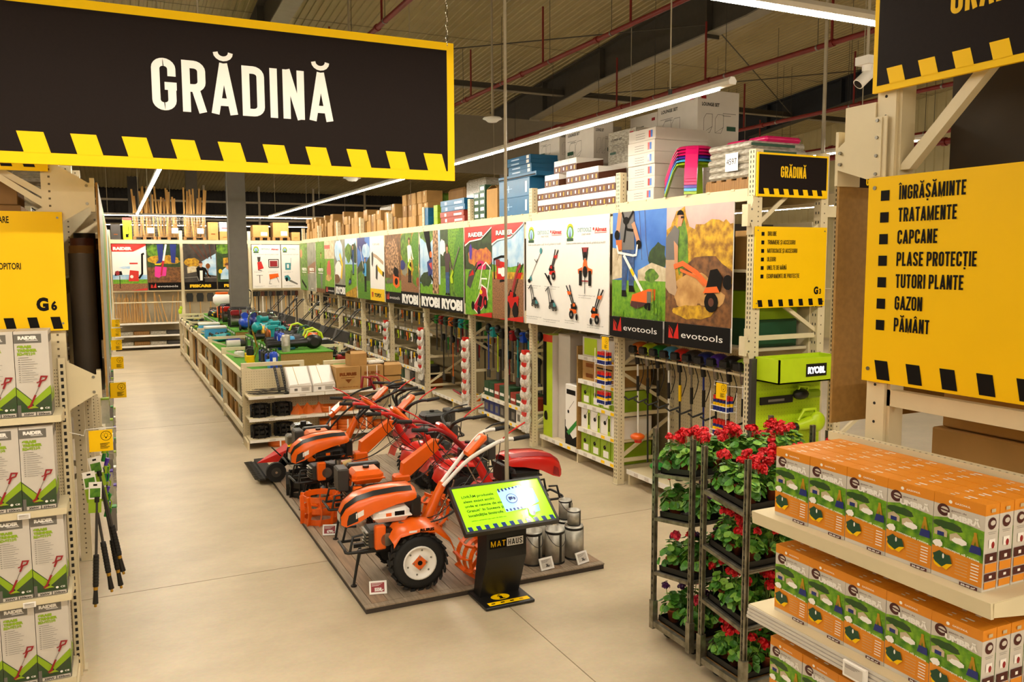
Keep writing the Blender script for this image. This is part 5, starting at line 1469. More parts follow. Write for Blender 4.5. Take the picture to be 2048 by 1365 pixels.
for k, (x, y, z, a, b) in enumerate(((-0.19, 6.62, 1.27, 0.02, 0.06), (-0.215, 6.72, 1.33, 0.0, -0.11), (-0.17, 6.8, 1.42, 0.0, -0.16), (-0.16, 6.9, 1.28, 0.0, -0.12))):
    lance((x, y, z), (a, b, 0), ('straight black washer lance with the lowest tip on the rack end', 'black washer lance leaning away behind the straight one', 'highest hung black washer lance with a white card', 'black washer lance furthest back of those on the rack end')[k].replace('furthest', 'deepest'))
def nozzle(x, y, z, c1, c2, lab):
    mb = MB(TR(x, y, z, 0, 0.3))
    mb.cyl((0, 0, 0.03), (0, 0, -0.03), 0.018, c1, r1=0.013, n=10).cyl((0, 0, -0.03), (0.01, 0, -0.09), 0.013, c2, r1=0.02, n=10).tube([(0, 0, 0.0), (0.03, 0, -0.03), (0.035, 0, -0.08)], 0.006, c2, 6)
    o = mb.build('hose_nozzle')
    tag(o, lab, 'nozzle', 'garden hose nozzles hung along the rack')
for i in range(9):
    nozzle(-0.13 + 0.008 * (i % 2), 7.1 + 0.05 * (i % 3), 1.66 - i * 0.075, ('purple', 'green', 'black')[i % 3] if i % 3 < 2 else 'purple', ('green', 'lime_dark')[i % 2], 'violet and green hose nozzle, %s down its hanging strip' % nth(i))
for k in range(8):
    y = 7.6 + k * 0.75
    for j in range(4):
        mb = MB()
        mb.box(-0.03, 0.03, 0, 0.1, -0.2, 0, ('bag_plastic', 'wrap', 'bag_plastic', 'grey')[(k + j) % 4]).box(-0.032, 0.032, 0.01, 0.09, -0.05, 0.01, ('lime_dark', 'print_white', 'purple', 'green')[(k * 3 + j) % 4])
        o = mb.build('hanging_pack', None, (-0.12 + 0.015 * (j % 2), y, 1.85 - j * 0.31))
        tag(o, 'clear pack on the %s hanging strip, %s from its top' % (nth(k), nth(j)), 'pack', 'packs hung along the boxed trimmer rack')
# ================================================================ flower trolleys
def leaf(mb, c, n, r, m, rnd):
    n = Vector(n).normalized()
    u, w, d = basis(n)
    V = [tuple(Vector(c) - d * r * 0.25)]
    k = 7
    a0 = rnd.uniform(0, 6)
    for i in range(k):
        a = a0 + 2 * pi * i / k
        q = r * (1 if i % 2 == 0 else 0.84)
        V.append(tuple(Vector(c) + u * cos(a) * q + w * sin(a) * q + d * rnd.uniform(-0.1, 0.15) * r))
    mb.add(V, [(0, 1 + i, 1 + (i + 1) % k) for i in range(k)], m, False)
def bloom(c, r, m, seed):
    rnd = random.Random(seed)
    mb = MB()
    for i in range(26):
        t, a = math.acos(1 - 1.5 * rnd.random()), rnd.uniform(0, 2 * pi)
        n = Vector((sin(t) * cos(a), sin(t) * sin(a), cos(t)))
        p = Vector(c) + n * r * rnd.uniform(0.8, 1.05)
        leaf(mb, p, n + Vector((rnd.uniform(-0.5, 0.5), rnd.uniform(-0.5, 0.5), rnd.uniform(-0.3, 0.5))), r * 0.42, m, rnd)
    mb.ell(c, r * 0.7, m, 8, 5)
    return mb
def geranium(seed, nb, m='petal', hgt=0.2, spread=0.11, dark=False):
    rnd = random.Random(seed)
    t = thing('potted_geranium', 'red geranium in a terracotta pot on a flower trolley', 'plant')
    MB().lathe([(0.0, 0.0), (0.036, 0.0), (0.05, 0.085), (0.055, 0.085), (0.055, 0.1), (0.046, 0.1), (0.044, 0.08), (0, 0.08)], 'terracotta', n=14).build('pot', t)
    mb = MB()
    for i in range(46):
        th = math.acos(1 - rnd.random() * 1.15)
        a = rnd.uniform(0, 2 * pi)
        rad = rnd.uniform(0.75, 1.1)
        n = Vector((sin(th) * cos(a), sin(th) * sin(a), cos(th)))
        c = Vector((n.x * spread * rad, n.y * spread * rad, 0.09 + n.z * hgt * 0.75 * rad))
        leaf(mb, c, n + Vector((0, 0, 0.6)), rnd.uniform(0.028, 0.043), 'leaf_light' if rnd.random() < 0.4 else 'leaf', rnd)
        if i % 4 == 0:
            mb.tube([(0, 0, 0.08), tuple(c * 0.5 + Vector((0, 0, 0.05))), tuple(c)], 0.003, 'stalk', 4)
    mb.build('foliage', t)
    for b in range(nb):
        a = rnd.uniform(0, 2 * pi)
        d = rnd.uniform(0.02, 0.125)
        z = 0.1 + hgt * (rnd.uniform(0.95, 1.15) - (d / 0.125) ** 2 * 0.45)
        c = (d * cos(a), d * sin(a), z)
        bm = bloom(c, rnd.uniform(0.03, 0.042), m, seed * 10 + b)
        bm.tube([(0, 0, 0.1), (c[0] * 0.7, c[1] * 0.7, z * 0.6), c], 0.003, 'stalk', 4)
        bm.build('bloom', t)
    return t
GER = [geranium(1, 3), geranium(2, 4), geranium(3, 2), geranium(4, 3), geranium(5, 2, 'petal', 0.22)]
GERP = [geranium(6, 1, 'petal_pink', 0.19, 0.1), geranium(7, 2, 'petal_violet', 0.2, 0.1), geranium(8, 1, 'petal', 0.2, 0.1)]
_used = set()
def put_plant(src, loc, rz, lab, grp, sc=None):
    if src.name not in _used:
        _used.add(src.name)
        src.location = loc
        src.rotation_euler = rz
        src['label'] = lab
        src['group'] = grp
        src.scale = (sc or 1,) * 3
        return src
    return dup(src, loc, rz, lab, grp, sc)
def trolley(x0, x1, y0, y1, h, shelves, tilt, lab):
    t = thing('flower_trolley', lab, 'trolley', (0, 0, 0))
    for x in (x0, x1):
        for y in (y0, y1):
            s = 1 if y == y0 else -1
            q = 1 if x == x0 else -1
            mb = MB()
            mb.box(x - 0.016, x + 0.016, y - 0.004, y + 0.004, 0.14, h, 'trolley').box(x - 0.016, x - 0.010, y - 0.018, y + 0.018, 0.14, h, 'trolley').box(x + 0.010, x + 0.016, y - 0.018, y + 0.018, 0.14, h, 'trolley').box(x - 0.024, x + 0.024, y - 0.024, y + 0.024, 0.07, 0.3, 'trolley')
            z = 0.35
            while z < h - 0.05:
                mb.box(x - 0.0175, x - 0.0155, y - 0.006, y + 0.006, z, z + 0.02, 'slot')
                z += 0.06
            mb.build('post', t)
    mb = MB()
    for y in (y0, y1):
        mb.box(x0, x1, y - 0.018, y + 0.018, 0.09, 0.135, 'trolley')
    for x in (x0, x1):
        mb.box(x - 0.018, x + 0.018, y0, y1, 0.09, 0.135, 'trolley')
    mb.box(x0, x1, y0, y1, 0.125, 0.13, 'wood_dark')
    mb.build('base', t)
    for x in (x0 + 0.1, x1 - 0.1):
        for y in (y0 + 0.08, y1 - 0.08):
            MB().cyl((x, y - 0.015, 0.05), (x, y + 0.015, 0.05), 0.05, 'rubber', n=14).box(x - 0.02, x + 0.02, y - 0.02, y + 0.02, 0.05, 0.1, 'steel').build('caster', t)
    for z in shelves:
        T = TR(0, (y0 + y1) / 2, z, 0, 0, tilt)
        W = (y1 - y0) / 2
        mb = MB(T)
        mb.box(x0 - 0.01, x1 + 0.01, -W, -W + 0.02, -0.025, 0.0, 'trolley').box(x0 - 0.01, x1 + 0.01, W - 0.02, W, -0.025, 0, 'trolley').box(x0 - 0.015, x0 + 0.012, -W, W, -0.025, 0, 'trolley').box(x1 - 0.012, x1 + 0.015, -W, W, -0.025, 0, 'trolley').box(x0, x1, -W, W, -0.012, -0.004, 'dark_grey')
        mb.build('shelf', t)
    return t
T1 = dict(x0=3.755, x1=4.93, y0=4.762, y1=5.225)
T2 = dict(x0=3.71, x1=4.9, y0=4.13, y1=4.575)
trolley(T1['x0'], T1['x1'], T1['y0'], T1['y1'], 1.69, (1.365, 1.015, 0.575), -0.16, 'grey metal flower trolley standing nearer the trimmers')
trolley(T2['x0'], T2['x1'], T2['y0'], T2['y1'], 1.685, (1.345, 0.945, 0.545), 0.13, 'grey metal flower trolley standing beside the grass seed cartons')
SHN = ('top', 'second', 'third', 'bottom')
rr = random.Random(21)
for q, (T, shelves, tilt, who) in enumerate(((T1, (1.365, 1.015, 0.575, 0.135), -0.16, 'trolley nearer the trimmers'), (T2, (1.345, 0.945, 0.545, 0.135), 0.13, 'trolley beside the seed cartons'))):
    ym, W = (T['y0'] + T['y1']) / 2, (T['y1'] - T['y0']) / 2 - 0.03
    for s, z in enumerate(shelves):
        tl = 0 if s == 3 else tilt
        for k in range(3):
            xa = T['x0'] + 0.03 + k * 0.385
            mb = MB()
            mb.box(xa - xa, 0.37, -W, W, 0, 0.006, 'tray_black')
            for (a, b, c, d) in ((0, 0.37, -W, -W + 0.008), (0, 0.37, W - 0.008, W), (0, 0.008, -W, W), (0.362, 0.37, -W, W)):
                mb.box(a, b, c, d, 0, 0.045, 'tray_black')
            o = mb.build('plant_tray', None, (xa, ym, z + 0.002), (tl, 0, 0))
            tag(o, 'black plant tray, %s from the aisle, %s shelf, %s' % (nth(k), SHN[s], who), 'tray', 'black trays on the flower trolleys')
            for i in range(2):
                for j in range(3 if (q == 1 or s == 0) else 2):
                    n = 3 if (q == 1 or s == 0) else 2
                    py = (-W + 0.075) + (2 * W - 0.15) * j / (n - 1)
                    px = xa + 0.095 + 0.18 * i + rr.uniform(-0.012, 0.012)
                    loc = (px, ym + py * cos(tl), z + 0.0085 + py * sin(tl))
                    if q == 0 and s > 0:
                        src = GERP[(k + i + j + s) % 3]
                    else:
                        src = rr.choice(GER)
                    put_plant(src, loc, (tl, 0, rr.uniform(0, 6.28)), 'geranium in a pot on the %s shelf of the %s' % (SHN[s], who), 'geraniums, %s shelf, %s' % (SHN[s], who), (0.98 if s == 0 else 1.05) if q == 0 else 0.88)
for g in GER + GERP:
    if g.name not in _used:
        g.location = (0, 0, -50)
# ================================================================ fenced display in the middle
GY = (14.0, 16.75, 19.3, 21.9, 24.5, 26.6, 28.3)
FD = thing('display_rack', 'low cream fenced display rack topped with green turf', 'rack', (0, 0, 0))
def rail(y0, y1, z0, z1, x=1.8):
    mb = MB().box(x, x + 0.05, y0, y1, z0, z1, 'cream')
    y = y0 + 0.08
    while y < y1 - 0.08:
        mb.add([(x - 0.001, y, z0 + 0.03), (x - 0.001, y - 0.05, z0 + 0.03), (x - 0.001, y - 0.05, z1 - 0.03), (x - 0.001, y, z1 - 0.03)], [(0, 1, 2, 3)], 'white')
        y += 0.16
    return mb
for k, y in enumerate(GY):
    for x in (1.8, 4.07):
        mb = MB()
        post(mb, x, x + 0.08, y - 0.05, y + 0.05, 1.33 if x < 3 else 1.28, '-x' if x < 3 else '', 0.1)
        mb.build('upright', FD)
    mb = MB()
    e = 2.82 if k in (0, 2, 6) else 2.4
    mb.box(1.88, e, y - 0.03, y + 0.03, 1.27, 1.33, 'cream').box(e - 0.07, e, y - 0.03, y + 0.03, 1.1, 1.27, 'cream').prism([(1.88, 1.26), (1.88, 1.21), (2.22, 1.1), (2.28, 1.1)], 'cream', (0, y - 0.02, 0), X_, Z_, 0.03, N=Y_)
    mb.build('top_bar', FD)
    mb = MB()
    e = 3.15 if k in (0, 2, 6) else 3.52
    mb.box(e, 4.07, y - 0.03, y + 0.03, 1.24, 1.3, 'cream').box(e, e + 0.07, y - 0.03, y + 0.03, 1.1, 1.24, 'cream')
    mb.build('top_bar', FD)
for k in range(6):
    a, b = GY[k] + 0.05, GY[k + 1] - 0.05
    rail(a, b, 1.08, 1.21).build('rail', FD)
    rail(a, b, 0.14, 0.25).build('rail', FD)
    if k in (0, 1, 2, 4):
        rail(a, b, 0.6, 0.71).build('rail', FD)
    rail(a, b, 1.0, 1.12, 4.1).build('rail', FD)
MB().box(1.86, 4.1, 13.98, 28.25, 1.085, 1.10, 'cream_dark').build('deck', FD)
MB().box(1.855, 4.1, 13.98, 28.25, 1.101, 1.12, 'turf').build('turf', FD)
MB().box(1.9, 4.05, 14.0, 28.2, 0.1, 0.13, 'cream_dark').box(2.75, 2.77, 14.0, 28.2, 0.13, 1.08, 'dark_grey').build('lower_deck', FD)
for k, (y0, y1, x0, x1, lab) in enumerate(((14.6, 18.9, 2.55, 3.46, 'turf topped brown plinth nearest the shelf of tiller boxes'), (19.6, 21.98, 2.43, 3.4, 'turf topped brown plinth before the grey column'), (22.42, 27.0, 2.43, 3.4, 'turf topped brown plinth behind the grey column'))):
    t = thing('display_plinth', lab.replace('nearest', 'next to'), 'plinth', (x0, y0, 1.121))
    MB().box(0, x1 - x0, 0, 0.02, 0, 0.262, 'mdf').box(0, x1 - x0, y1 - y0 - 0.02, y1 - y0, 0, 0.262, 'mdf').box(0, 0.02, 0.02, y1 - y0 - 0.02, 0, 0.262, 'turf').box(x1 - x0 - 0.02, x1 - x0, 0.02, y1 - y0 - 0.02, 0, 0.262, 'turf').build('body', t)
    mb = MB().box(-0.01, x1 - x0 + 0.01, -0.01, y1 - y0 + 0.01, 0.262, 0.28, 'turf')
    mb.build('turf', t)
    for q in range(int((y1 - y0) / 0.35)):
        MB().box(-0.018, -0.011, 0.1 + q * 0.35, 0.28 + q * 0.35, 0.21, 0.255, 'print_white').build('price_strip', t)
# tall goods standing behind the fence
rr = random.Random(5)
y, k = 14.2, 0
cols = ['wood', 'mdf', 'pr_packgrey', 'wood', 'cardboard', 'dark_grey', 'wood', 'cream_dark', 'lightblue', 'cardboard', 'lime_dark', 'wood_dark', 'wood', 'black']
while y < 28.0:
    if min(abs(y - g) for g in GY) > 0.12:
        w = rr.uniform(0.1, 0.26)
        h = rr.choice((0.85, 0.9, 0.75, 0.42, 0.88))
        m = cols[(k * 5 + k // 3) % len(cols)]
        mb = MB().cbox(-0.12, 0.12, 0, w, 0, h, m, 0.004)
        if k % 3 == 0:
            mb.box(-0.1215, -0.12, w * 0.2, w * 0.8, h * 0.3, h * 0.6, 'print_white' if m != 'pr_packgrey' else 'lime_dark')
        if k % 4 == 1:
            mb.box(-0.1215, -0.12, w * 0.1, w * 0.9, h * 0.75, h * 0.85, 'ink')
        o = mb.build('tall_package', None, (2.03 + rr.uniform(-0.03, 0.05), y, 0.132))
        tag(o, 'upright package behind the fence, %s along from the shelf end' % (nth(k) if k < 16 else 'number %d' % (k + 1) if False else ('sixteenth plus ' + nth(k - 16) if k < 32 else 'thirty-second plus ' + nth(k - 32))), 'package', 'tall packages behind the display fence')
        k += 1
        y += w + rr.uniform(0.02, 0.16)
    else:
        y += 0.1
# ---------------------------------------------------------------- end shelf
ES = thing('shelf_unit', 'wide cream perforated shelf unit behind the tillers', 'shelf', (0, 0, 0))
mb = MB().box(1.81, 4.27, 13.9, 13.915, 0.1, 1.235, 'cream')
for i in range(58):
    for j in range(26):
        x, z = 1.86 + i * 0.041, 0.14 + j * 0.042
        mb.add([(x, 13.899, z), (x + 0.008, 13.899, z), (x + 0.008, 13.899, z + 0.008), (x, 13.899, z + 0.008)], [(0, 1, 2, 3)], 'hole_shade')
mb.build('back_panel', ES)
for x in (1.79, 3.02, 4.25):
    mb = MB().box(x, x + 0.035, 13.87, 13.93, 0, 1.26, 'cream')
    for j in range(24):
        mb.add([(x - 0.001, 13.91, 0.08 + j * 0.048), (x - 0.001, 13.89, 0.08 + j * 0.048), (x - 0.001, 13.89, 0.105 + j * 0.048), (x - 0.001, 13.91, 0.105 + j * 0.048)], [(0, 1, 2, 3)], 'slot')
    mb.build('upright', ES)
    MB().prism([(13.46, 0), (13.9, 0), (13.9, 0.14), (13.46, 0.12)], 'cream', (x, 0, 0), Y_, Z_, 0.03, N=X_).build('foot', ES)
for z in (0.85, 0.49, 0.15):
    for x0, x1 in ((1.825, 3.03), (3.04, 4.25)):
        mb = MB().box(x0, x1, 13.45, 13.89, z - 0.025, z, 'cream').box(x0, x1, 13.44, 13.4505, z - 0.045, z + 0.001, 'white')
        for q in range(2):
            mb.box(x0 + 0.3 + 0.5 * q, x0 + 0.4 + 0.5 * q, 13.437, 13.44, z - 0.035, z - 0.01, 'pr_packgrey')
        mb.build('shelf', ES)
# goods on it
def mk(mb, name, lab, cat, loc, rz=0, grp=None):
    return tag(mb.build(name, None, loc, rz), lab, cat, grp)
for k in range(2):
    mb = MB()
    for q in range(9):
        mb.box(-0.004, 0.004, -0.012, -0.011, 0.03 + q * 0.045, 0.05 + q * 0.045, 'steel')
    mb.box(-0.02, 0.02, -0.01, 0.01, 0, 0.45, 'black')
    mk(mb, 'punched_bar', ('black punched bar leaning further from the white boxes', 'black punched bar leaning nearer the white boxes')[k], 'bar', (2.35 + 0.11 * k, 13.68, 0.852), (-0.32, -0.12, 0))
rr = random.Random(8)
for q in range(14):
    mb = MB().box(-0.3, 0.3, -0.008, 0.008, 0, 0.006, 'dark_grey')
    mk(mb, 'flat_bar', 'thin black flat bar, %s of the loose heap on the top shelf' % nth(q), 'bar', (2.18 + rr.uniform(-0.08, 0.08), 13.62 + rr.uniform(-0.07, 0.07), 0.853 + 0.0065 * q), (0, 0, rr.uniform(-0.5, 0.5)), 'black bars heaped on the top shelf')
mk(MB().prism([(-0.17, 0), (0.2, 0), (0.1, 0.03), (-0.1, 0.04)], 'black', (0, -0.04, 0), X_, Z_, 0.08, N=Y_), 'ploughshare', 'black pointed ploughshare lying beside the heap of bars', 'blade', (2.56, 13.52, 0.852), 0.1)
for k in range(2):
    w = 0.375
    t = thing('display_carton', ('white slanted carton next to the black bars', 'white slanted carton next to the brown tiller boxes')[k], 'carton', (2.46 + k * 0.385, 13.47, 0.852), 0, 'white slanted cartons on the top shelf')
    mb = MB().prism([(0, 0), (0.36, 0), (0.36, 0.40), (0, 0.12)], 'pr_packgrey', (0, 0, 0), Y_, Z_, w, N=X_)
    mb.box(0.02, w - 0.02, -0.001, 0.0, 0.01, 0.1, 'print_white').box(0.09, 0.14, -0.002, -0.001, 0.04, 0.08, 'grey_ink').box(0.2, 0.34, -0.002, -0.001, 0.03, 0.1, 'pr_packgrey')
    for i in range(4):
        mb.box(0.21, 0.32, -0.003, -0.002, 0.04 + i * 0.013, 0.045 + i * 0.013, 'grey_ink')
    mb.build('box', t)
    mb = MB()
    U, V = Vector((1, 0, 0)), Vector((0, 0.36, 0.28)).normalized()
    n = U.cross(V)
    P = [U * a + V * b + n * (0.004) + Vector((0, 0, 0.122)) for a, b in ((0.02, 0.02), (w - 0.02, 0.05), (w - 0.02, 0.44), (0.02, 0.44))]
    mb.add([tuple(p) for p in P], [(0, 1, 2, 3)], 'print_white')
    mb.tube([tuple(U * (w * 0.42) + n * 0.008 + V * 0.02 + Vector((0, 0, 0.12))), tuple(U * (w * 0.36) + n * 0.01 + V * 0.44 + Vector((0, 0, 0.12)))], 0.004, 'tape', 5)
    mb.build('flap', t)
def ruris(w, lab, loc, band):
    mb = MB().cbox(0, w, 0, 0.4, 0, 0.385, 'cardboard', 0.004)
    A = Art(mb, (0, -0.0006, 0), X_, w, 0.385)
    A.t('RURIS', 'copper', 0.14, 0.62, 0.13, 0.7, 0.08).r(0.2, 0.52, 0.75, 0.545, 'copper').p([(0.36, 0.46), (0.64, 0.46), (0.5, 0.28)], 'copper').t('4 in 1 Motor Power with Safe', 'copper', 0.1, 0.1, 0.05, 0.8, 0.02)
    mb.box(0, w, 0.18, 0.22, 0.3855, 0.386, 'tape')
    if band:
        for x in (0.1, w - 0.12):
            mb.box(x, x + 0.012, -0.003, 0.001, 0, 0.387, 'print_white')
    return mk(mb, 'tiller_carton', lab, 'carton', loc)
ruris(0.415, 'closed brown tiller carton beside the white slanted cartons', (3.235, 13.47, 0.852), False)
ruris(0.385, 'brown tiller carton with white straps', (3.66, 13.47, 0.852), True)
def open_carton(sx, sy, sz, lab, loc, rz=0):
    t = thing('open_carton', lab, 'carton', loc, rz)
    e = 0.005
    mb = MB().box(0, sx, 0, e, 0, sz, 'cardboard').box(0, sx, sy - e, sy, 0, sz, 'cardboard').box(0, e, e, sy - e, 0, sz, 'cardboard').box(sx - e, sx, e, sy - e, 0, sz, 'cardboard').box(e, sx - e, e, sy - e, 0, e, 'cardboard_dark')
    mb.build('box', t)
    mb = MB()
    mb.prism([(0, 0), (sx, 0), (sx * 0.96, sy * 0.35), (0.03, sy * 0.38)], 'cardboard', (0, 0.004, sz), X_, Vector((0, 0.94, 0.34)), 0.004)
    mb.prism([(0, 0), (sy, 0), (sy * 0.9, 0.12), (0.05, 0.1)], 'cardboard', (sx, 0, sz), Y_, Vector((0.55, 0, -0.83)), 0.004)
    mb.prism([(0, 0), (sx, 0), (sx * 0.96, sy * 0.35), (0.03, sy * 0.38)], 'cardboard', (0, sy, sz), X_, Vector((0, -0.9, 0.4)), 0.004)
    mb.build('flap', t)
    return t
open_carton(0.28, 0.3, 0.2, 'small open brown carton on top of the tiller cartons', (3.5, 13.52, 1.2395), 0.05)
open_carton(0.3, 0.33, 0.17, 'lower torn brown carton at the end of the top shelf', (4.06, 13.5, 0.852))
open_carton(0.3, 0.3, 0.17, 'upper torn brown carton at the end of the top shelf', (4.07, 13.5, 1.05), -0.04)
mk(MB().cbox(0, 0.3, 0, 0.2, 0, 0.05, 'glove', 0.015).box(0.05, 0.14, 0.02, 0.1, 0.05, 0.052, 'print_white'), 'paper_pack', 'crumpled pale paper pack on the strapped carton', 'pack', (3.83, 13.6, 1.2395), 0.2)
def drum_wheel(r, h, m, lab, loc, group=None, rot=(0, 0, 0), lugs=True, nsl=10, levels=3):
    # cage wheel that stands on its rim: rings joined by flat bars, with leaning lugs outside
    t = thing('cage_wheel', lab, 'wheel', loc, rot, group)
    for q in range(levels):
        z = h * (0.1 + 0.8 * q / (levels - 1))
        MB().lathe([(r * 0.86, z - h * 0.1), (r * 0.9, z - h * 0.1), (r * 0.9, z + h * 0.1), (r * 0.86, z + h * 0.1), (r * 0.86, z - h * 0.1)], m, n=24, smooth=False).build('ring', t)
    mb = MB()
    for i in range(nsl):
        a = 2 * pi * i / nsl
        mb.T = Matrix.Rotation(a, 4, 'Z')
        mb.prism([(0, 0), (h * 0.5, r * 0.14), (h, 0), (h, 0.014), (h * 0.5, r * 0.14 + 0.014), (0, 0.014)], m, (r * 0.87, 0, 0), Z_, Y_, r * 0.21, N=X_)
    mb.build('lug', t)
    mb = MB().cyl((0, 0, h * 0.35), (0, 0, h * 0.65), r * 0.13, m, n=10)
    for i in range(3):
        a = 2 * pi * i / 3
        mb.T = Matrix.Rotation(a, 4, 'Z')
        mb.box(r * 0.1, r * 0.88, -0.02, 0.02, h * 0.48, h * 0.52, m)
    mb.build('hub', t)
    return t
g_ = 'black cage wheels on the shelf behind the tillers'
BW = drum_wheel(0.15, 0.2, 'black', 'black cage wheel on the middle shelf at its outer end', (2.03, 13.66, 0.4915), g_)
dup(BW, (2.38, 13.66, 0.4915), 0.3, 'black cage wheel on the middle shelf beside the orange ploughs')
dup(BW, (2.03, 13.66, 0.1515), 0.5, 'black cage wheel on the lowest shelf at its outer end')
dup(BW, (2.4, 13.68, 0.1515), 0.9, 'black cage wheel on the lowest shelf, half hidden by the engine')
for k, x in enumerate((2.62, 2.78, 2.97)):
    mb = MB()
    mb.prism([(-0.13, 0.0), (0.0, 0.17), (0.13, 0.0), (0.0, 0.03)], 'orange_dull', (0, 0, 0), X_, Z_, 0.02)
    mb.add([(-0.14, 0.0, 0), (0, -0.1, 0.0), (0, 0.0, 0.18), (0.14, 0.0, 0.0)], [(0, 1, 2), (1, 3, 2)], 'orange_dull')
    mb.prism([(-0.13, 0), (0.13, 0), (0.1, 0.12), (-0.1, 0.12)], 'orange_dull', (0, 0.05, 0), X_, Z_, 0.015)
    mk(mb, 'plough_share', 'orange plough share, %s of three on the middle shelf' % nth(k), 'plough', (x, 13.62, 0.4915), (0.1, -0.2, 0.3)[k], 'orange ploughs on the middle shelf')
def disc(r, h, lab, loc, grp):
    mb = MB().lathe([(r * 0.55, 0), (r, 0), (r, h * 0.45), (r * 0.97, h * 0.5), (r, h * 0.55), (r, h), (r * 0.9, h), (r * 0.86, h * 0.9), (r * 0.55, h * 0.9), (r * 0.55, 0)], 'orange_dull', n=26)
    mb.box(-0.012, 0.012, -r - 0.002, -r + 0.01, 0, h, 'print_white')
    return mk(mb, 'wheel_weight', lab, 'weight', loc, 0, grp)
g_ = 'orange round wheel weights on the shelf behind the tillers'
n = 0
for x, z, c in ((3.12, 0.4915, 1), (3.12, 0.1515, 2), (3.42, 0.1515, 2), (3.74, 0.1515, 2), (4.04, 0.1515, 1), (3.42, 0.4915, 1), (3.75, 0.4915, 1)):
    for q in range(c):
        disc(0.145, 0.1, 'orange round wheel weight %s, %s shelf behind the tillers, %s along' % ('on top of another' if q else 'resting on the board', 'middle' if z > 0.3 else 'lowest', nth(n % 7)), (x, 13.64, z + 0.1005 * q), g_)
        n += 1
disc(0.17, 0.11, 'orange round wheel weight on the floor under the end shelf', (2.3, 13.62, 0.001), None)
# ---------------------------------------------------------------- goods on the turf
def pump(m, loc, lab, h=0.3, w=0.12, rz=0):
    t = thing('water_pump', lab, 'pump', loc, rz)
    MB().lathe([(0, 0), (w * 0.5, 0), (w * 0.55, h * 0.1), (w * 0.46, h * 0.2), (w * 0.5, h * 0.75), (w * 0.4, h * 0.9), (0, h * 0.92)], m, n=14).build('body', t)
    MB().tube([(-w * 0.3, 0, h * 0.88), (-w * 0.28, 0, h * 1.08), (w * 0.28, 0, h * 1.08), (w * 0.3, 0, h * 0.88)], 0.012, 'black', 6).build('handle', t)
    MB().cyl((w * 0.4, 0, h * 0.16), (w * 0.85, 0, h * 0.16), 0.03, 'dark_grey', n=10).cyl((w * 0.8, 0, h * 0.1), (w * 0.8, 0, h * 0.34), 0.025, m, n=10).build('outlet', t)
    MB().box(-w * 0.2, w * 0.2, -w * 0.53, -w * 0.5, h * 0.4, h * 0.65, 'print_white').build('label_plate', t)
    return t
def compressor(m, loc, lab, rz=0, s=1.0):
    t = thing('air_compressor', lab, 'compressor', loc, rz)
    MB(Matrix.Scale(s, 4)).lathe([(0, -0.26), (0.07, -0.25), (0.12, -0.2), (0.12, 0.2), (0.07, 0.25), (0, 0.26)], m, (0, 0, 0.18), (1, 0, 0), 18).build('tank', t)
    MB(Matrix.Scale(s, 4)).cyl((-0.12, 0, 0.36), (0.08, 0, 0.36), 0.08, m, n=16).cyl((0.08, 0, 0.36), (0.18, 0, 0.36), 0.06, 'black', n=14).box(-0.06, 0.06, -0.06, 0.06, 0.28, 0.5, 'steel').build('motor', t)
    MB(Matrix.Scale(s, 4)).tube([(0.2, -0.08, 0.28), (0.2, -0.08, 0.52), (0.2, 0.08, 0.52), (0.2, 0.08, 0.28)], 0.014, 'black', 6).build('handle', t)
    for y in (-0.13, 0.13):
        MB(Matrix.Scale(s, 4)).cyl((-0.18, y - 0.02, 0.07), (-0.18, y + 0.02, 0.07), 0.07, 'rubber', n=14).build('wheel', t)
    MB(Matrix.Scale(s, 4)).box(0.14, 0.18, -0.08, 0.08, 0, 0.08, 'rubber').build('foot', t)
    return t
def generator(m, loc, lab, rz=0):
    t = thing('generator', lab, 'generator', loc, rz)
    mb = MB()
    for y in (-0.17, 0.17):
        mb.tube([(-0.24, y, 0.01), (-0.24, y, 0.4), (-0.2, y, 0.44), (0.2, y, 0.44), (0.24, y, 0.4), (0.24, y, 0.01)], 0.014, 'black', 6)
        mb.tube([(-0.24, y, 0.03), (0.24, y, 0.03)], 0.014, 'black', 6)
    for x in (-0.24, 0.24):
        mb.tube([(x, -0.17, 0.2), (x, 0.17, 0.2)], 0.012, 'black', 6).tube([(x * 0.9, -0.17, 0.43), (x * 0.9, 0.17, 0.43)], 0.012, 'black', 6)
    mb.build('frame', t)
    MB().cbox(-0.21, 0.21, -0.14, 0.14, 0.28, 0.41, m, 0.03).cyl((0, 0, 0.41), (0, 0, 0.43), 0.03, 'black', n=12).build('tank', t)
    MB().cyl((-0.2, 0, 0.15), (0.0, 0, 0.15), 0.1, 'steel', n=14).box(0.0, 0.2, -0.1, 0.1, 0.05, 0.27, 'dark_grey').box(0.02, 0.18, -0.15, -0.1, 0.08, 0.26, 'pr_packgrey').build('engine', t)
    return t
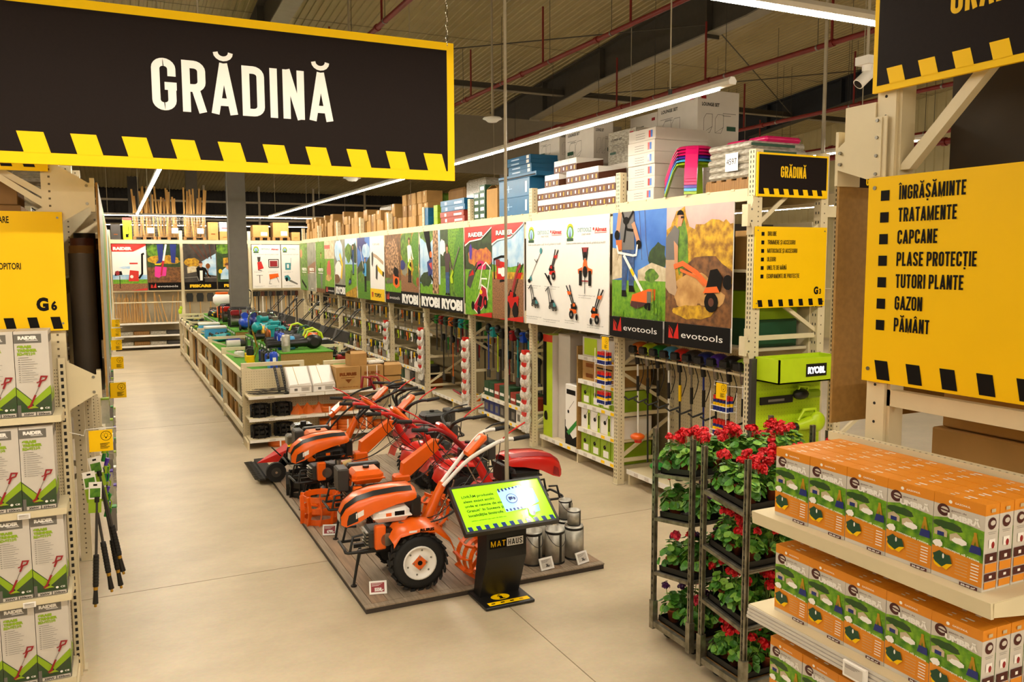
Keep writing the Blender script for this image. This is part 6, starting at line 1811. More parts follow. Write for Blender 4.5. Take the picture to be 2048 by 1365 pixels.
def mower_machine(loc, rz, lab, m='black'):
    t = thing('lawn_mower', lab, 'mower', loc, rz)
    mb = MB().prism([(-0.3, 0.08), (0.32, 0.08), (0.36, 0.16), (0.2, 0.22), (-0.2, 0.24), (-0.34, 0.18)], m, (0, -0.2, 0), X_, Z_, 0.4, N=Y_)
    mb.build('deck', t)
    MB().cyl((0.02, 0, 0.22), (0.02, 0, 0.34), 0.1, 'dark_grey', n=14).cyl((0.02, 0, 0.34), (0.02, 0, 0.37), 0.09, 'red' if m == 'black' else m, n=14).build('engine', t)
    mb = MB()
    for y in (-0.19, 0.19):
        mb.tube([(-0.28, y, 0.2), (-0.62, y, 0.55), (-0.82, y * 0.9, 0.78)], 0.012, 'black', 6)
    mb.tube([(-0.82, -0.171, 0.78), (-0.9, -0.1, 0.84), (-0.9, 0.1, 0.84), (-0.82, 0.171, 0.78)], 0.016, 'black', 6).tube([(-0.66, -0.185, 0.6), (-0.66, 0.185, 0.6)], 0.012, 'steel', 6)
    mb.build('handle', t)
    for x in (-0.25, 0.26):
        for y in (-0.22, 0.22):
            MB().cyl((x, y - 0.02, 0.085), (x, y + 0.02, 0.085), 0.085, 'rubber', n=14).cyl((x, y - 0.023, 0.085), (x, y + 0.023, 0.085), 0.04, 'grey', n=10).build('wheel', t)
    MB().prism([(-0.32, 0.2), (-0.62, 0.14), (-0.66, 0.36), (-0.4, 0.44)], 'dark_grey', (0, -0.17, 0), X_, Z_, 0.34, N=Y_).build('grass_box', t)
    return t
def blower(loc, rz, lab, m, m2='black'):
    t = thing('leaf_blower', lab, 'blower', loc, rz)
    MB().cyl((-0.62, 0, 0.11), (0.0, 0, 0.12), 0.055, m2, r1=0.075, n=14).cyl((-0.72, 0, 0.105), (-0.62, 0, 0.11), 0.06, m2, n=14).build('tube', t)
    MB().ell((0.13, 0, 0.13), (0.17, 0.11, 0.13), m, 14, 9).cyl((0.12, -0.115, 0.13), (0.12, -0.09, 0.13), 0.08, 'black', n=14).build('motor_housing', t)
    MB().tube([(-0.02, 0, 0.2), (0.03, 0, 0.31), (0.16, 0, 0.34), (0.27, 0, 0.28), (0.3, 0, 0.18)], 0.022, 'lime' if m2 == 'black' and m != 'dark_green' else m, 8).build('handle', t)
    return t
def chainsaw(loc, rz, lab, m):
    t = thing('chainsaw', lab, 'chainsaw', loc, rz)
    MB().cbox(-0.14, 0.12, -0.07, 0.07, 0.0, 0.14, m, 0.03).cbox(-0.06, 0.08, -0.08, 0.06, 0.1, 0.18, 'black', 0.02).build('body', t)
    MB().prism([(0.1, 0.03), (0.44, 0.04), (0.47, 0.06), (0.44, 0.085), (0.1, 0.1)], 'steel', (0, -0.065, 0), X_, Z_, 0.012, N=Y_).build('guide_bar', t)
    MB().tube([(-0.12, 0, 0.12), (-0.24, 0, 0.13), (-0.27, 0, 0.05), (-0.12, 0, 0.03)], 0.016, 'black', 6).build('rear_handle', t)
    MB().tube([(0.05, -0.09, 0.08), (0.05, -0.09, 0.2), (0.05, 0.09, 0.2), (0.05, 0.09, 0.06)], 0.011, 'black', 6).build('front_handle', t)
    return t
Z1, Z2 = 1.121, 1.402
pump('blue', (2.4, 14.45, Z1), 'tall blue water pump on the turf before the big plinth', 0.36, 0.14)
t = thing('bucket', 'dark blue bucket on the turf by the big plinth', 'bucket', (2.42, 14.75, Z1))
MB().lathe([(0, 0), (0.07, 0), (0.1, 0.16), (0.104, 0.16), (0.075, 0.004)], 'lightblue', n=16).build('body', t)
MB().tube([(0.1 * cos(a), 0.02, 0.16 + 0.1 * sin(a)) for a in [pi * i / 8 for i in range(9)]], 0.004, 'black', 5).build('handle', t)
for k in range(5):
    pump(('black', 'blue', 'black', 'dark_grey', 'navy')[k], (2.43, 15.0 + 0.24 * k, Z1), '%s pump from the bucket along the plinth foot' % ('black', 'second, blue', 'third, black', 'fourth, grey', 'fifth, navy')[k], 0.24, 0.11)
for k, (x, y, c) in enumerate(((2.16, 15.5, 'yellow'), (2.2, 15.95, 'yellow'))):
    t = thing('pressure_washer', ('black and yellow pressure washer nearer the shelf end', 'black and yellow pressure washer beside the white pump')[k], 'washer', (x, y, Z1))
    MB().cbox(-0.07, 0.07, -0.07, 0.07, 0, 0.18, c, 0.02).cbox(-0.06, 0.06, -0.06, 0.06, 0.16, 0.3, 'black', 0.02).build('body', t)
    MB().tube([(-0.05, 0, 0.28), (-0.05, 0, 0.46), (0.05, 0, 0.46), (0.05, 0, 0.28)], 0.01, 'black', 6).build('handle', t)
    MB().tube([(0.06, -0.05, 0.1), (0.13, -0.08, 0.3), (0.06, -0.06, 0.6)], 0.008, 'brass', 6).build('lance', t)
pump('print_white', (2.15, 16.9, Z1), 'white pump lying low beside the pressure washers', 0.12, 0.2)
for k, (x, y, m) in enumerate(((2.25, 18.6, 'pr_packgrey'), (2.3, 19.0, 'navy'), (2.15, 20.3, 'teal'), (2.3, 20.5, 'teal'))):
    mb = MB().cyl((-0.14, 0, 0.09), (0.14, 0, 0.09), 0.09, m, n=16).cyl((0.14, 0, 0.09), (0.24, 0, 0.09), 0.06, 'dark_grey', n=12).box(-0.1, 0.1, -0.06, 0.06, 0, 0.04, 'black')
    mk(mb, 'garden_motor', ('pale motor on the turf past the pressure washers', 'navy motor behind the pale one on the turf', 'teal motor lying on the turf near the fence', 'teal motor lying behind the other teal one')[k], 'motor', (x, y, Z1), 0.3 * k)
for k, (x, y) in enumerate(((2.1, 22.6), (2.12, 21.3))):
    t = thing('cool_box', ('white lidded cool box farther from the shelf end', 'white lidded cool box nearer to the shelf end')[k], 'cool box', (x, y, Z1))
    MB().cbox(-0.2, 0.3, -0.15, 0.15, 0, 0.24, 'lightblue', 0.015).build('body', t)
    MB().cbox(-0.21, 0.31, -0.16, 0.16, 0.24, 0.3, 'print_white', 0.015).build('lid', t)
rr = random.Random(14)
for k in range(14):
    y = (0, 0, 0, 0, 0, 0, 23.15, 23.5, 23.9, 25.0, 25.45, 25.9, 27.2, 27.65)[k]
    chainsaw((2.05 + 0.2 * (k % 2) + rr.uniform(-0.02, 0.02), y + (0.02 if k >= 6 else 0.9 * 0), Z1), rr.uniform(-0.3, 0.3), '%s chainsaw of the row along the fence, counted from the cool boxes' % nth(k), ('lime_dark', 'yellow', 'black', 'teal', 'black', 'yellow', 'teal', 'yellow')[k % 8]) if k >= 6 else None
for k in range(6):
    mb = MB().cyl((0, 0, 0), (0, 0, 0.1), 0.05, ('teal', 'black', 'red_dark', 'lime_dark', 'navy', 'black')[k], n=12).cyl((0, 0, 0.1), (0.1, 0, 0.16), 0.03, 'black', n=10).tube([(-0.02, 0, 0.1), (-0.1, 0, 0.16), (-0.12, 0.0, 0.08)], 0.012, 'dark_grey', 6)
    mk(mb, 'hand_sprayer', '%s small trigger sprayer in front of the cool boxes' % nth(k), 'sprayer', (2.08 + 0.12 * (k % 3), 20.75 + 0.13 * (k // 3), Z1), k, 'trigger sprayers on the turf')
for k in range(12):
    chainsaw((3.02 + 0.24 * (k % 2), 17.1 + 0.3 * (k // 2) + (1.0 if k > 9 else 0), Z2) if k < 10 else (2.75, 21.4 + 0.3 * (k - 10), Z2), 0.25 + 0.5 * (k % 2), '%s black garden tool packed behind the leaf blowers' % nth(k), ('black', 'dark_grey', 'teal', 'black', 'orange_dull', 'navy')[k % 6]) if k not in (4, 5, 6, 10, 11) else None
# on the plinths
t = thing('steel_canister', 'shiny steel canister at the corner of the big plinth', 'canister', (2.67, 14.78, Z2))
MB().lathe([(0, 0), (0.07, 0), (0.072, 0.01), (0.072, 0.1), (0.076, 0.11), (0.072, 0.12), (0.072, 0.26), (0.06, 0.3), (0, 0.31)], 'galv', n=22).build('body', t)
MB().cyl((0.073, 0, 0.02), (0.073, 0, 0.28), 0.008, 'steel', n=6).build('seam_bar', t)
pump('blue', (2.66, 15.15, Z2), 'blue pump behind the steel canister', 0.34, 0.13)
pump('lightblue', (2.84, 15.2, Z2), 'pale blue pump beside the steel canister', 0.26, 0.14)
pump('navy', (2.66, 15.5, Z2), 'navy pump second behind the steel canister', 0.34, 0.13)
t = thing('drain_pump', 'tall teal drain pump with side outlet on the big plinth', 'pump', (2.68, 16.1, Z2))
MB().cyl((0, 0, 0.0), (0, 0, 0.1), 0.06, 'teal', n=14).cyl((0, 0, 0.1), (0, 0, 0.3), 0.045, 'teal', n=14).cbox(-0.1, 0.1, -0.05, 0.05, 0.3, 0.38, 'teal', 0.015).build('body', t)
MB().tube([(-0.09, 0, 0.38), (-0.09, 0, 0.44), (0.14, 0, 0.44), (0.14, 0, 0.36)], 0.014, 'teal', 6).build('handle', t)
for k in range(4):
    mb = MB().lathe([(0, 0), (0.05, 0), (0.05, 0.2), (0.02, 0.24), (0.02, 0.3), (0, 0.3)], ('copper', 'orange', 'brass', 'steel')[k], n=12).tube([(0.02, 0, 0.28), (0.07, 0, 0.34), (0.1, 0, 0.3)], 0.008, 'chrome', 6)
    mk(mb, 'tap_post', ('copper', 'orange', 'brass', 'steel')[k] + ' coloured short tap post behind the teal drain pump', 'tap', (2.64 + 0.06 * (k % 2), 16.5 + 0.25 * k, Z2), k, 'short tap posts on the big plinth')
compressor('teal', (2.85, 18.3, Z2), 'teal compressor on the big plinth', 0.4)
compressor('teal', (2.95, 17.5, Z2), 'teal compressor closer to the leaf blowers', 0.2, 0.9)
compressor('blue', (2.68, 19.95, Z2), 'blue compressor with a round tank on the far plinth', pi / 2, 0.95)
compressor('navy', (2.95, 20.5, Z2), 'navy compressor behind the blue one', pi / 2, 0.9)
t = thing('hose_reel', 'bent silver hoses arched over the pumps', 'hose', (2.6, 18.72, Z2))
MB().tube([(0, 0, 0)] + [(0.16 - 0.16 * cos(a), 0, 0.34 + 0.16 * sin(a)) for a in [pi * i / 9 for i in range(8)]], 0.018, 'chrome', 7).cyl((0, 0, 0), (0, 0, 0.02), 0.05, 'steel', n=12).build('near_hose', t)
MB().tube([(0.62, 0.1, 0)] + [(0.46 + 0.16 * cos(a), 0.1, 0.3 + 0.16 * sin(a)) for a in [pi * i / 9 for i in range(8)]], 0.018, 'chrome', 7).cyl((0.62, 0.1, 0), (0.62, 0.1, 0.02), 0.05, 'steel', n=12).build('far_hose', t)
for k in range(4):
    generator(('red_dark', 'pr_packgrey', 'red', 'blue')[k], (2.7 + 0.1 * (k % 2), (20.98, 21.55, 22.8, 23.4)[k], Z2), ('dark red', 'pale', 'red', 'blue')[k] + ' generator in a black tube frame on the far plinth', 0.1 * k)
t = thing('knapsack_sprayer', 'white knapsack sprayer with orange lid high on the display', 'sprayer', (2.68, 24.3, Z2))
MB().lathe([(0, 0.34), (0.16, 0.36), (0.24, 0.46), (0.24, 0.6), (0.17, 0.68), (0, 0.69)], 'print_white', n=22).build('tank', t)
MB().cyl((0, 0, 0.66), (0, 0, 0.74), 0.17, 'orange', n=22).build('lid', t)
MB().cbox(-0.14, 0.14, -0.12, 0.12, 0, 0.36, 'orange', 0.04).cbox(0.05, 0.22, -0.1, 0.1, 0.12, 0.4, 'orange', 0.03).build('engine', t)
MB().tube([(0.16, 0, 0.2), (0.34, 0, 0.4), (0.3, 0, 0.8), (0.24, 0, 1.05)], [0.05, 0.05, 0.045, 0.06], 'black', 9).build('blow_pipe', t)
for k, (x, y, m, rz, z) in enumerate(((3.1, 15.1, 'black', 0.1, Z2), (3.15, 15.55, 'orange', 0.15, Z2), (3.18, 16.2, 'dark_green', 0.35, Z2), (3.15, 16.9, 'black', 0.2, Z2))):
    blower((x, y, z), rz, ('black leaf blower lying at the plinth front edge', 'orange and yellow leaf blower second from the plinth front', 'dark green leaf blower raised on the big plinth', 'black leaf blower behind the dark green one')[k], m)
for k, (x, y, rz, m) in enumerate(((3.78, 15.2, 0.4, 'red_dark'), (3.76, 16.0, -0.3, 'black'), (3.8, 17.4, 3.0, 'black'), (3.76, 18.4, 3.2, 'dark_grey'), (3.78, 20.0, 3.05, 'black'), (3.76, 21.1, 3.0, 'black'), (3.72, 22.8, 3.1, 'black'), (3.72, 23.7, 3.0, 'red_dark'), (3.72, 25.5, 3.1, 'black'))):
    if k < 2:
        chainsaw((x, y, Z1), rz, ('dark red', 'black')[k] + ' chainsaw at the aisle side of the big plinth', m)
    else:
        mower_machine((x, y, Z1), rz, '%s lawn mower along the aisle side of the display' % nth(k - 2), m)
for k in range(5):
    chainsaw((2.62, 24.75 + 0.4 * k, Z2), 0.3 * k, '%s chainsaw behind the white knapsack sprayer' % nth(k), ('black', 'yellow', 'teal', 'red', 'black')[k])
for k, y in enumerate((23.9, 25.6)):
    mower_machine((3.13, y, Z2), pi * 0.5 + 0.2 * k, '%s folded mower standing on the far plinth' % nth(k), 'black')
mk(MB().ell((0, 0, 0.08), (0.06, 0.05, 0.09), 'lime', 9, 6).ell((0.03, 0, 0.19), (0.05, 0.04, 0.06), 'lime', 9, 6).cyl((0, 0, 0), (0, 0, 0.02), 0.04, 'lime', n=8), 'lime_bag', 'small lime bag on the far corner of the fence', 'bag', (1.84, 28.3, 1.331))
# ================================================================ deck with tillers
mat('deck_board', '#9f8c76', 0.6, h2='#83735f', scale=4, stretch=(10, 0.6, 4))
mat('deck_board_red', '#a3866a', 0.6, h2='#88705a', scale=4, stretch=(10, 0.6, 4))
mat('deck_edge', '#3d322b', 0.65, var=0.15)
DX0, DX1, DY0, DY1, DZ = 1.80, 4.17, 6.63, 12.0, 0.055
dk = thing('display_deck', 'low deck of brown composite boards under the tillers', 'deck', (0, 0, 0))
MB().box(DX0, DX1, DY0, DY1, 0.001, DZ - 0.012, 'deck_edge').build('base', dk)
mb = MB()
mb.box(DX0 - 0.004, DX1 + 0.004, DY0 - 0.004, DY0 + 0.07, DZ - 0.012, DZ, 'deck_board').box(DX0 - 0.004, DX0 + 0.07, DY0 + 0.074, DY1, DZ - 0.012, DZ, 'deck_board')
x, k = DX0 + 0.076, 0
while x < DX1 - 0.02:
    mb.box(x, min(x + 0.139, DX1), DY0 + 0.076, DY1, DZ - 0.012, DZ - 0.0005, 'deck_board' if (k * 7) % 3 else 'deck_board_red')
    x += 0.145
    k += 1
mb.build('plank', dk)
def smooth_path(pts, n=4):
    P = [Vector(p) for p in pts]
    out = []
    for i in range(len(P) - 1):
        a, b, c, d = P[max(i - 1, 0)], P[i], P[i + 1], P[min(i + 2, len(P) - 1)]
        for j in range(n):
            t = j / n
            out.append(0.5 * ((2 * b) + (c - a) * t + (2 * a - 5 * b + 4 * c - d) * t * t + (3 * b - a - 3 * c + d) * t ** 3))
    return out + [P[-1]]
def hood_mesh(m, trim, s=1.0):
    st = [(-0.64, 0.09, 0.60, 0.70), (-0.60, 0.125, 0.585, 0.78), (-0.5, 0.155, 0.62, 0.85), (-0.35, 0.17, 0.70, 0.885), (-0.15, 0.172, 0.755, 0.90), (0.0, 0.165, 0.775, 0.895), (0.04, 0.15, 0.79, 0.87)]
    rows = []
    for x, w, z0, z1 in st:
        rows.append([(x, -w, z0), (x, -w * 1.02, (z0 + z1) / 2 + 0.01), (x, -w * 0.9, z1 - 0.035), (x, -w * 0.55, z1 - 0.004), (x, 0, z1), (x, w * 0.55, z1 - 0.004), (x, w * 0.9, z1 - 0.035), (x, w * 1.02, (z0 + z1) / 2 + 0.01), (x, w, z0)])
    mb = MB()
    n = 9
    V = [p for r in rows for p in r]
    F = [(i * n + j, i * n + j + 1, (i + 1) * n + j + 1, (i + 1) * n + j) for i in range(len(rows) - 1) for j in range(n - 1)]
    mb.add(V, F, m, True)
    mb.add(rows[0], [tuple(range(n))], trim)
    lift = lambda p, d: (p[0], p[1] * 1.012, p[2] + d)
    for j in (2, 5):
        q = []
        for i in range(0, 6):
            q.append((lift(rows[i][j], 0.004), lift(rows[i][j + 1], 0.004)))
        VV = [p for a in q for p in a]
        mb.add(VV, [(2 * i, 2 * i + 1, 2 * i + 3, 2 * i + 2) for i in range(len(q) - 1)], trim, True)
    for j in (0, 7):
        mb.add([lift((rows[1][j + (j > 0)][0] + 0.005, rows[1][j + (j > 0)][1] * 1.01, rows[1][0][2] + 0.01), 0), lift((rows[2][0][0], (1 if j else -1) * rows[2][8][1] * 1.02, rows[2][0][2] + 0.02), 0), lift((rows[2][0][0] - 0.01, (1 if j else -1) * rows[2][8][1] * 1.03, rows[2][0][2] + 0.11), 0), lift((rows[1][0][0] + 0.01, (1 if j else -1) * rows[1][8][1] * 1.02, rows[1][0][2] + 0.1), 0)], [(0, 1, 2, 3)], trim)
    mb.add([(-0.645, -0.06, 0.62), (-0.645, 0.06, 0.62), (-0.643, 0.07, 0.69), (-0.643, -0.07, 0.69)], [(0, 1, 2, 3)], 'pr_packgrey')
    return mb
def tyre(t, y, r, w, side, rim='print_white', hubm='orange'):
    mb = MB()
    mb.lathe([(r * 0.55, -w / 2), (r * 0.8, -w * 0.52), (r * 0.93, -w * 0.45), (r * 0.95, 0), (r * 0.93, w * 0.45), (r * 0.8, w * 0.52), (r * 0.55, w / 2)], 'rubber', (0, y, r), (0, 1, 0), 34)
    for i in range(22):
        for sd in (-1, 1):
            a = 2 * pi * (i + 0.5 * (sd > 0)) / 22
            T = Matrix.Translation((0, y, r)) @ Matrix.Rotation(a, 4, 'Y')
            mb.T = T
            mb.prism([(0.0, 0.0), (sd * w * 0.5, 0.05 * r / 0.25), (sd * w * 0.5, 0.09 * r / 0.25), (0, 0.045 * r / 0.25)], 'rubber', (0, 0, r * 0.93), Y_, X_, r * 0.075, N=Z_)
    mb.T = Matrix()
    o = mb.build('tyre', t)
    mb = MB()
    q = side
    mb.lathe([(0, 0.012 * q), (r * 0.26, 0.012 * q), (r * 0.3, 0.0), (r * 0.5, 0.0), (r * 0.54, 0.022 * q), (r * 0.6, 0.026 * q), (r * 0.6, -0.02 * q)], rim, (0, y + side * w * 0.4, r), (0, 1, 0), 30)
    for i in range(6):
        a = 2 * pi * i / 6 + 0.3
        mb.cyl((r * 0.44 * cos(a), y + side * w * 0.4, r + r * 0.44 * sin(a)), (r * 0.44 * cos(a), y + side * (w * 0.4 + 0.004), r + r * 0.44 * sin(a)), 0.009, 'grey', n=8)
    rm = mb.build('rim', o)
    mb = MB()
    d = r * 0.28
    yy = y + side * (w * 0.4 + 0.018)
    mb.add([(d, yy, r), (0, yy, r + d), (-d, yy, r), (0, yy, r - d), (d, yy - side * 0.008, r), (0, yy - side * 0.008, r + d), (-d, yy - side * 0.008, r), (0, yy - side * 0.008, r - d)], [(0, 1, 2, 3), (4, 5, 1, 0), (5, 6, 2, 1), (6, 7, 3, 2), (7, 4, 0, 3)], hubm)
    for a, b in ((0.8, 0), (-0.8, 0), (0, 0.8), (0, -0.8)):
        mb.cyl((d * a, yy, r + d * b), (d * a, yy + side * 0.008, r + d * b), 0.008, 'steel', n=6)
    mb.cyl((0, yy, r), (0, yy + side * 0.004, r), 0.022, 'ink', n=12)
    mb.build('hub_plate', o)
def tine_drum(t, y, r, w, m):
    mb = MB()
    for yy in (y - w / 2, y, y + w / 2):
        mb.lathe([(r * 0.75, -0.006), (r * 0.82, -0.006), (r * 0.82, 0.006), (r * 0.75, 0.006), (r * 0.75, -0.006)], m, (0, yy, r), (0, 1, 0), 20, False)
    for i in range(9):
        mb.T = Matrix.Translation((0, y, r)) @ Matrix.Rotation(2 * pi * i / 9, 4, 'Y')
        mb.prism([(-w * 0.55, 0), (0, 0.03), (w * 0.55, 0), (w * 0.55, 0.02), (0, 0.055), (-w * 0.55, 0.02)], m, (0, 0, r * 0.76), Y_, X_, r * 0.24, N=Z_)
    mb.T = Matrix()
    mb.cyl((0, y - w / 2, r), (0, y + w / 2, r), 0.03, 'dark_grey', n=10)
    for i in range(3):
        a = 2 * pi * i / 3
        mb.tube([(0, y, r), (r * 0.78 * cos(a), y, r + r * 0.78 * sin(a))], 0.015, m, 6)
    mb.build('cage_wheel', t)
def tiller(loc, rz, lab, body='orange', hood=None, trim='black', tank='print_white', wheels='tyre', bars='black', console='orange', r=0.255, arm=False, fender=True, grip=0.0, rim='print_white', lift=0.0, reach=1.0, filt=True, cyl='dark_grey'):
    t = thing('walking_tiller', lab, 'tiller', loc, rz)
    # frame and engine
    mb = MB()
    for y in (-0.09, 0.09):
        mb.box(-0.5, 0.22, y - 0.018, y + 0.018, 0.315, 0.35, 'black')
    mb.tube(smooth_path([(-0.42, -0.16, 0.36), (-0.6, -0.16, 0.36), (-0.62, -0.12, 0.38), (-0.62, 0.12, 0.38), (-0.6, 0.16, 0.36), (-0.42, 0.16, 0.36)], 3), 0.014, 'black', 6)
    mb.tube([(-0.58, -0.16, 0.37), (-0.55, -0.15, 0.5), (-0.46, -0.13, 0.5)], 0.012, 'black', 6).tube([(-0.58, 0.16, 0.37), (-0.55, 0.15, 0.5), (-0.46, 0.13, 0.5)], 0.012, 'black', 6)
    mb.cyl((0.0, -0.12, 0.27), (0.0, 0.12, 0.27), 0.07, body, n=14).cbox(-0.06, 0.24, -0.08, 0.08, 0.27, 0.52, body, 0.02)
    mb.build('frame', t)
    mb = MB()
    mb.cbox(-0.4, -0.06, -0.13, 0.12, 0.35, 0.52, cyl, 0.02).cyl((-0.25, -0.13, 0.45), (-0.25, -0.19, 0.45), 0.1, 'black', n=18).cyl((-0.25, -0.19, 0.45), (-0.25, -0.2, 0.45), 0.06, 'steel', n=14)
    mb.cbox(-0.36, -0.26, -0.2, -0.13, 0.36, 0.58, body, 0.012).cyl((-0.1, -0.15, 0.5), (-0.1, -0.15, 0.58), 0.035, 'steel', n=10).cbox(-0.18, -0.04, -0.18, -0.1, 0.38, 0.47, 'steel', 0.01).cyl((-0.05, -0.16, 0.52), (0.05, -0.16, 0.55), 0.03, 'tape', n=10)
    mb.tube(smooth_path([(-0.1, -0.17, 0.44), (-0.04, -0.2, 0.4), (-0.1, -0.2, 0.36)]), 0.005, 'yellow', 5)
    for i in range(5):
        mb.box(-0.42, -0.38, -0.1, 0.1, 0.37 + i * 0.03, 0.38 + i * 0.03, 'steel')
    mb.build('engine', t)
    mb = MB().cbox(-0.36, -0.02, -0.165, 0.15, 0.585, 0.73, tank, 0.045).cbox(-0.37, -0.01, -0.175, 0.16, 0.635, 0.65, tank, 0.005)
    if hood:
        mb.box(-0.25, -0.2, -0.1665, -0.165, 0.65, 0.68, 'orange').box(-0.17, -0.08, -0.1665, -0.165, 0.65, 0.69, 'ink')
    else:
        mb.cyl((-0.18, 0, 0.73), (-0.18, 0, 0.755), 0.035, 'black', n=14)
    mb.build('fuel_tank', t)
    if filt and not hood:
        MB().cbox(-0.5, -0.38, -0.1, 0.14, 0.52, 0.76, 'dark_grey', 0.015).cbox(-0.34, 0.02, 0.16, 0.28, 0.6, 0.74, 'black', 0.02).build('air_filter', t)
    if hood:
        h = hood_mesh(hood, trim).build('hood', t)
        MB().cbox(0.0, 0.09, -0.13, 0.13, 0.6, 0.8, 'black', 0.015).build('rear_cover', t)
        mb = MB()
        mb.add([(-0.52, -0.158, 0.66), (-0.45, -0.163, 0.69), (-0.45, -0.165, 0.74), (-0.52, -0.16, 0.71)], [(0, 1, 2, 3)], 'print_white')
        mb.build('sticker', h)
    # steering column and bars
    mb = MB()
    if arm:
        mb.cbox(0.12, 0.3, -0.07, 0.07, 0.45, 0.62, body, 0.02)
        P = [(0.2, 0.58), (0.30, 0.6), (0.62, 0.86), (0.66, 0.96), (0.58, 0.97), (0.22, 0.74)]
        mb.prism(P, body, (0, -0.055, 0), X_, Z_, 0.11, N=Y_)
        c0 = (0.62, 0.92)
    else:
        mb.tube([(0.14, 0, 0.48), (0.22, 0, 0.62), (0.34, 0, 0.86)], [0.06, 0.05, 0.04], body, 10)
        c0 = (0.33, 0.84)
    mb.build('column', t)
    gx, gz = 0.98 * reach, 1.26 + lift
    for s in (-1, 1):
        mb = MB()
        mb.tube(smooth_path([(c0[0], 0.04 * s, c0[1]), (c0[0] + (gx - c0[0]) * 0.35, 0.09 * s, c0[1] + (gz - c0[1]) * 0.55), (gx - 0.22, 0.2 * s, gz - 0.04), (gx - 0.1, 0.23 * s, gz + 0.01), (gx, 0.24 * s, gz + 0.01)], 5), 0.019, bars, 9)
        b = mb.build('handlebar', t)
        MB().cyl((gx - 0.02, 0.24 * s, gz + 0.01), (gx + 0.14, 0.245 * s, gz + 0.025), 0.021, 'rubber', n=12).build('grip', b)
        MB().tube(smooth_path([(gx - 0.12, 0.23 * s, gz + 0.02), (gx - 0.04, 0.235 * s, gz + 0.06 * (1 if s > 0 else 1.4)), (gx + 0.1, 0.24 * s, gz + (0.075 if s > 0 else 0.16))], 3), 0.008, 'red' if s < 0 else 'black', 6).build('lever', b)
    if console:
        cx = c0[0] + (gx - c0[0]) * 0.55
        cz = c0[1] + (gz - c0[1]) * 0.78
        T = TR(cx, 0, cz, 0, -0.75)
        mb = MB(T).cbox(-0.13, 0.13, -0.075, 0.075, 0.0, 0.06, console, 0.022).cbox(-0.1, 0.02, -0.085, 0.085, -0.03, 0.0, 'black', 0.01)
        mb.ell((0.06, 0, 0.058), (0.045, 0.04, 0.01), 'pr_packgrey', 12, 5)
        mb.build('console', t)
    mb = MB()
    for i, (ya, yb, dz) in enumerate(((-0.12, -0.2, 0.0), (0.1, -0.05, 0.1), (0.05, -0.22, -0.1))):
        mb.tube(smooth_path([(gx - 0.15, ya * 2, gz), (gx - 0.18, ya, gz - 0.28 + dz), (0.35, yb, 0.62), (0.05, yb * 0.9, 0.55)], 5), 0.0045, 'black', 5)
    mb.build('cable', t)
    mb = MB().tube([(0.28, 0.03, 0.5), (0.45, 0.05, 0.8), (0.47, 0.05, 0.86)], 0.008, 'chrome', 6).ell((0.475, 0.05, 0.88), 0.022, 'black', 8, 6)
    mb.build('gear_lever', t)
    # wheels and guards
    if wheels == 'tyre':
        tyre(t, -0.3, r, 0.13, -1, rim)
        tyre(t, 0.3, r, 0.13, 1, rim)
    elif wheels == 'drum':
        tine_drum(t, -0.27, 0.22, 0.26, 'black')
        tine_drum(t, 0.27, 0.22, 0.26, 'black')
    if fender:
        for s in (-1, 1):
            mb = MB()
            pr = [(-0.24, 0.47), (-0.18, 0.56), (0.0, 0.59), (0.14, 0.57), (0.28, 0.46), (0.32, 0.36)]
            V = []
            for x, z in pr:
                V += [(x, s * 0.1, z + 0.01), (x, s * 0.385, z - 0.01), (x, s * 0.39, z - 0.045)]
            n = len(pr)
            mb.add(V, [(3 * i, 3 * i + 1, 3 * i + 4, 3 * i + 3) for i in range(n - 1)] + [(3 * i + 1, 3 * i + 2, 3 * i + 5, 3 * i + 4) for i in range(n - 1)], body, True)
            f = mb.build('fender', t)
            if hood and s < 0:
                m2 = MB()
                m2.text('RURIS', 'ink', (0.0, -0.392, 0.548), X_, Z_, 0.026, w=0.13, bold=0.06).box(-0.1, -0.03, -0.393, -0.3905, 0.548, 0.566, 'print_white')
                m2.build('marking', f)
    mb = MB().tube([(-0.46, 0, 0.34), (-0.53, -0.04, 0.01)], 0.013, 'black', 8).cyl((-0.53, -0.04, 0), (-0.53, -0.04, 0.012), 0.028, 'black', n=10).tube([(-0.44, 0.02, 0.32), (-0.49, -0.01, 0.16)], 0.009, 'steel', 6)
    mb.build('stand', t)
    return t
TZ0 = DZ + 0.001
tiller((2.36, 7.15, TZ0), RAD(-3), 'orange hooded tiller with white rims beside the screen stand', hood='orange', bars='print_white')
tiller((2.52, 8.5, TZ0), RAD(-2), 'orange tiller without hood and with a square orange tank', tank='orange', arm=True, wheels='drum', fender=False, console=None, reach=1.0, lift=-0.05)
tiller((2.4, 9.75, TZ0), RAD(2), 'orange hooded tiller with black cage wheels and black bars', hood='orange', arm=True, wheels='drum', fender=False, tank='black', reach=1.05, lift=-0.05)
tiller((2.5, 10.72, TZ0), 0, 'orange and black tiller, the one behind the hooded tiller with cage wheels', tank='orange_dull', wheels='drum', fender=False, reach=1.0, lift=-0.05, body='orange')
tiller((3.68, 7.84, TZ0), pi, 'red hooded tiller facing the poster rack', body='red', hood='red', trim='red_dark', tank='black', console='red', bars='red_dark', rim='black')
tiller((3.6, 9.13, TZ0), pi - 0.02, 'red tiller behind the red hooded one', body='red', tank='crimson', console='orange', bars='red', rim='black', r=0.22, reach=1.0, lift=-0.05)
tiller((3.55, 10.22, TZ0), pi, 'red and black tiller before the back row of tillers', body='red', tank='black', console='orange', bars='red', wheels='tyre', rim='dark_grey', r=0.2, lift=-0.1)
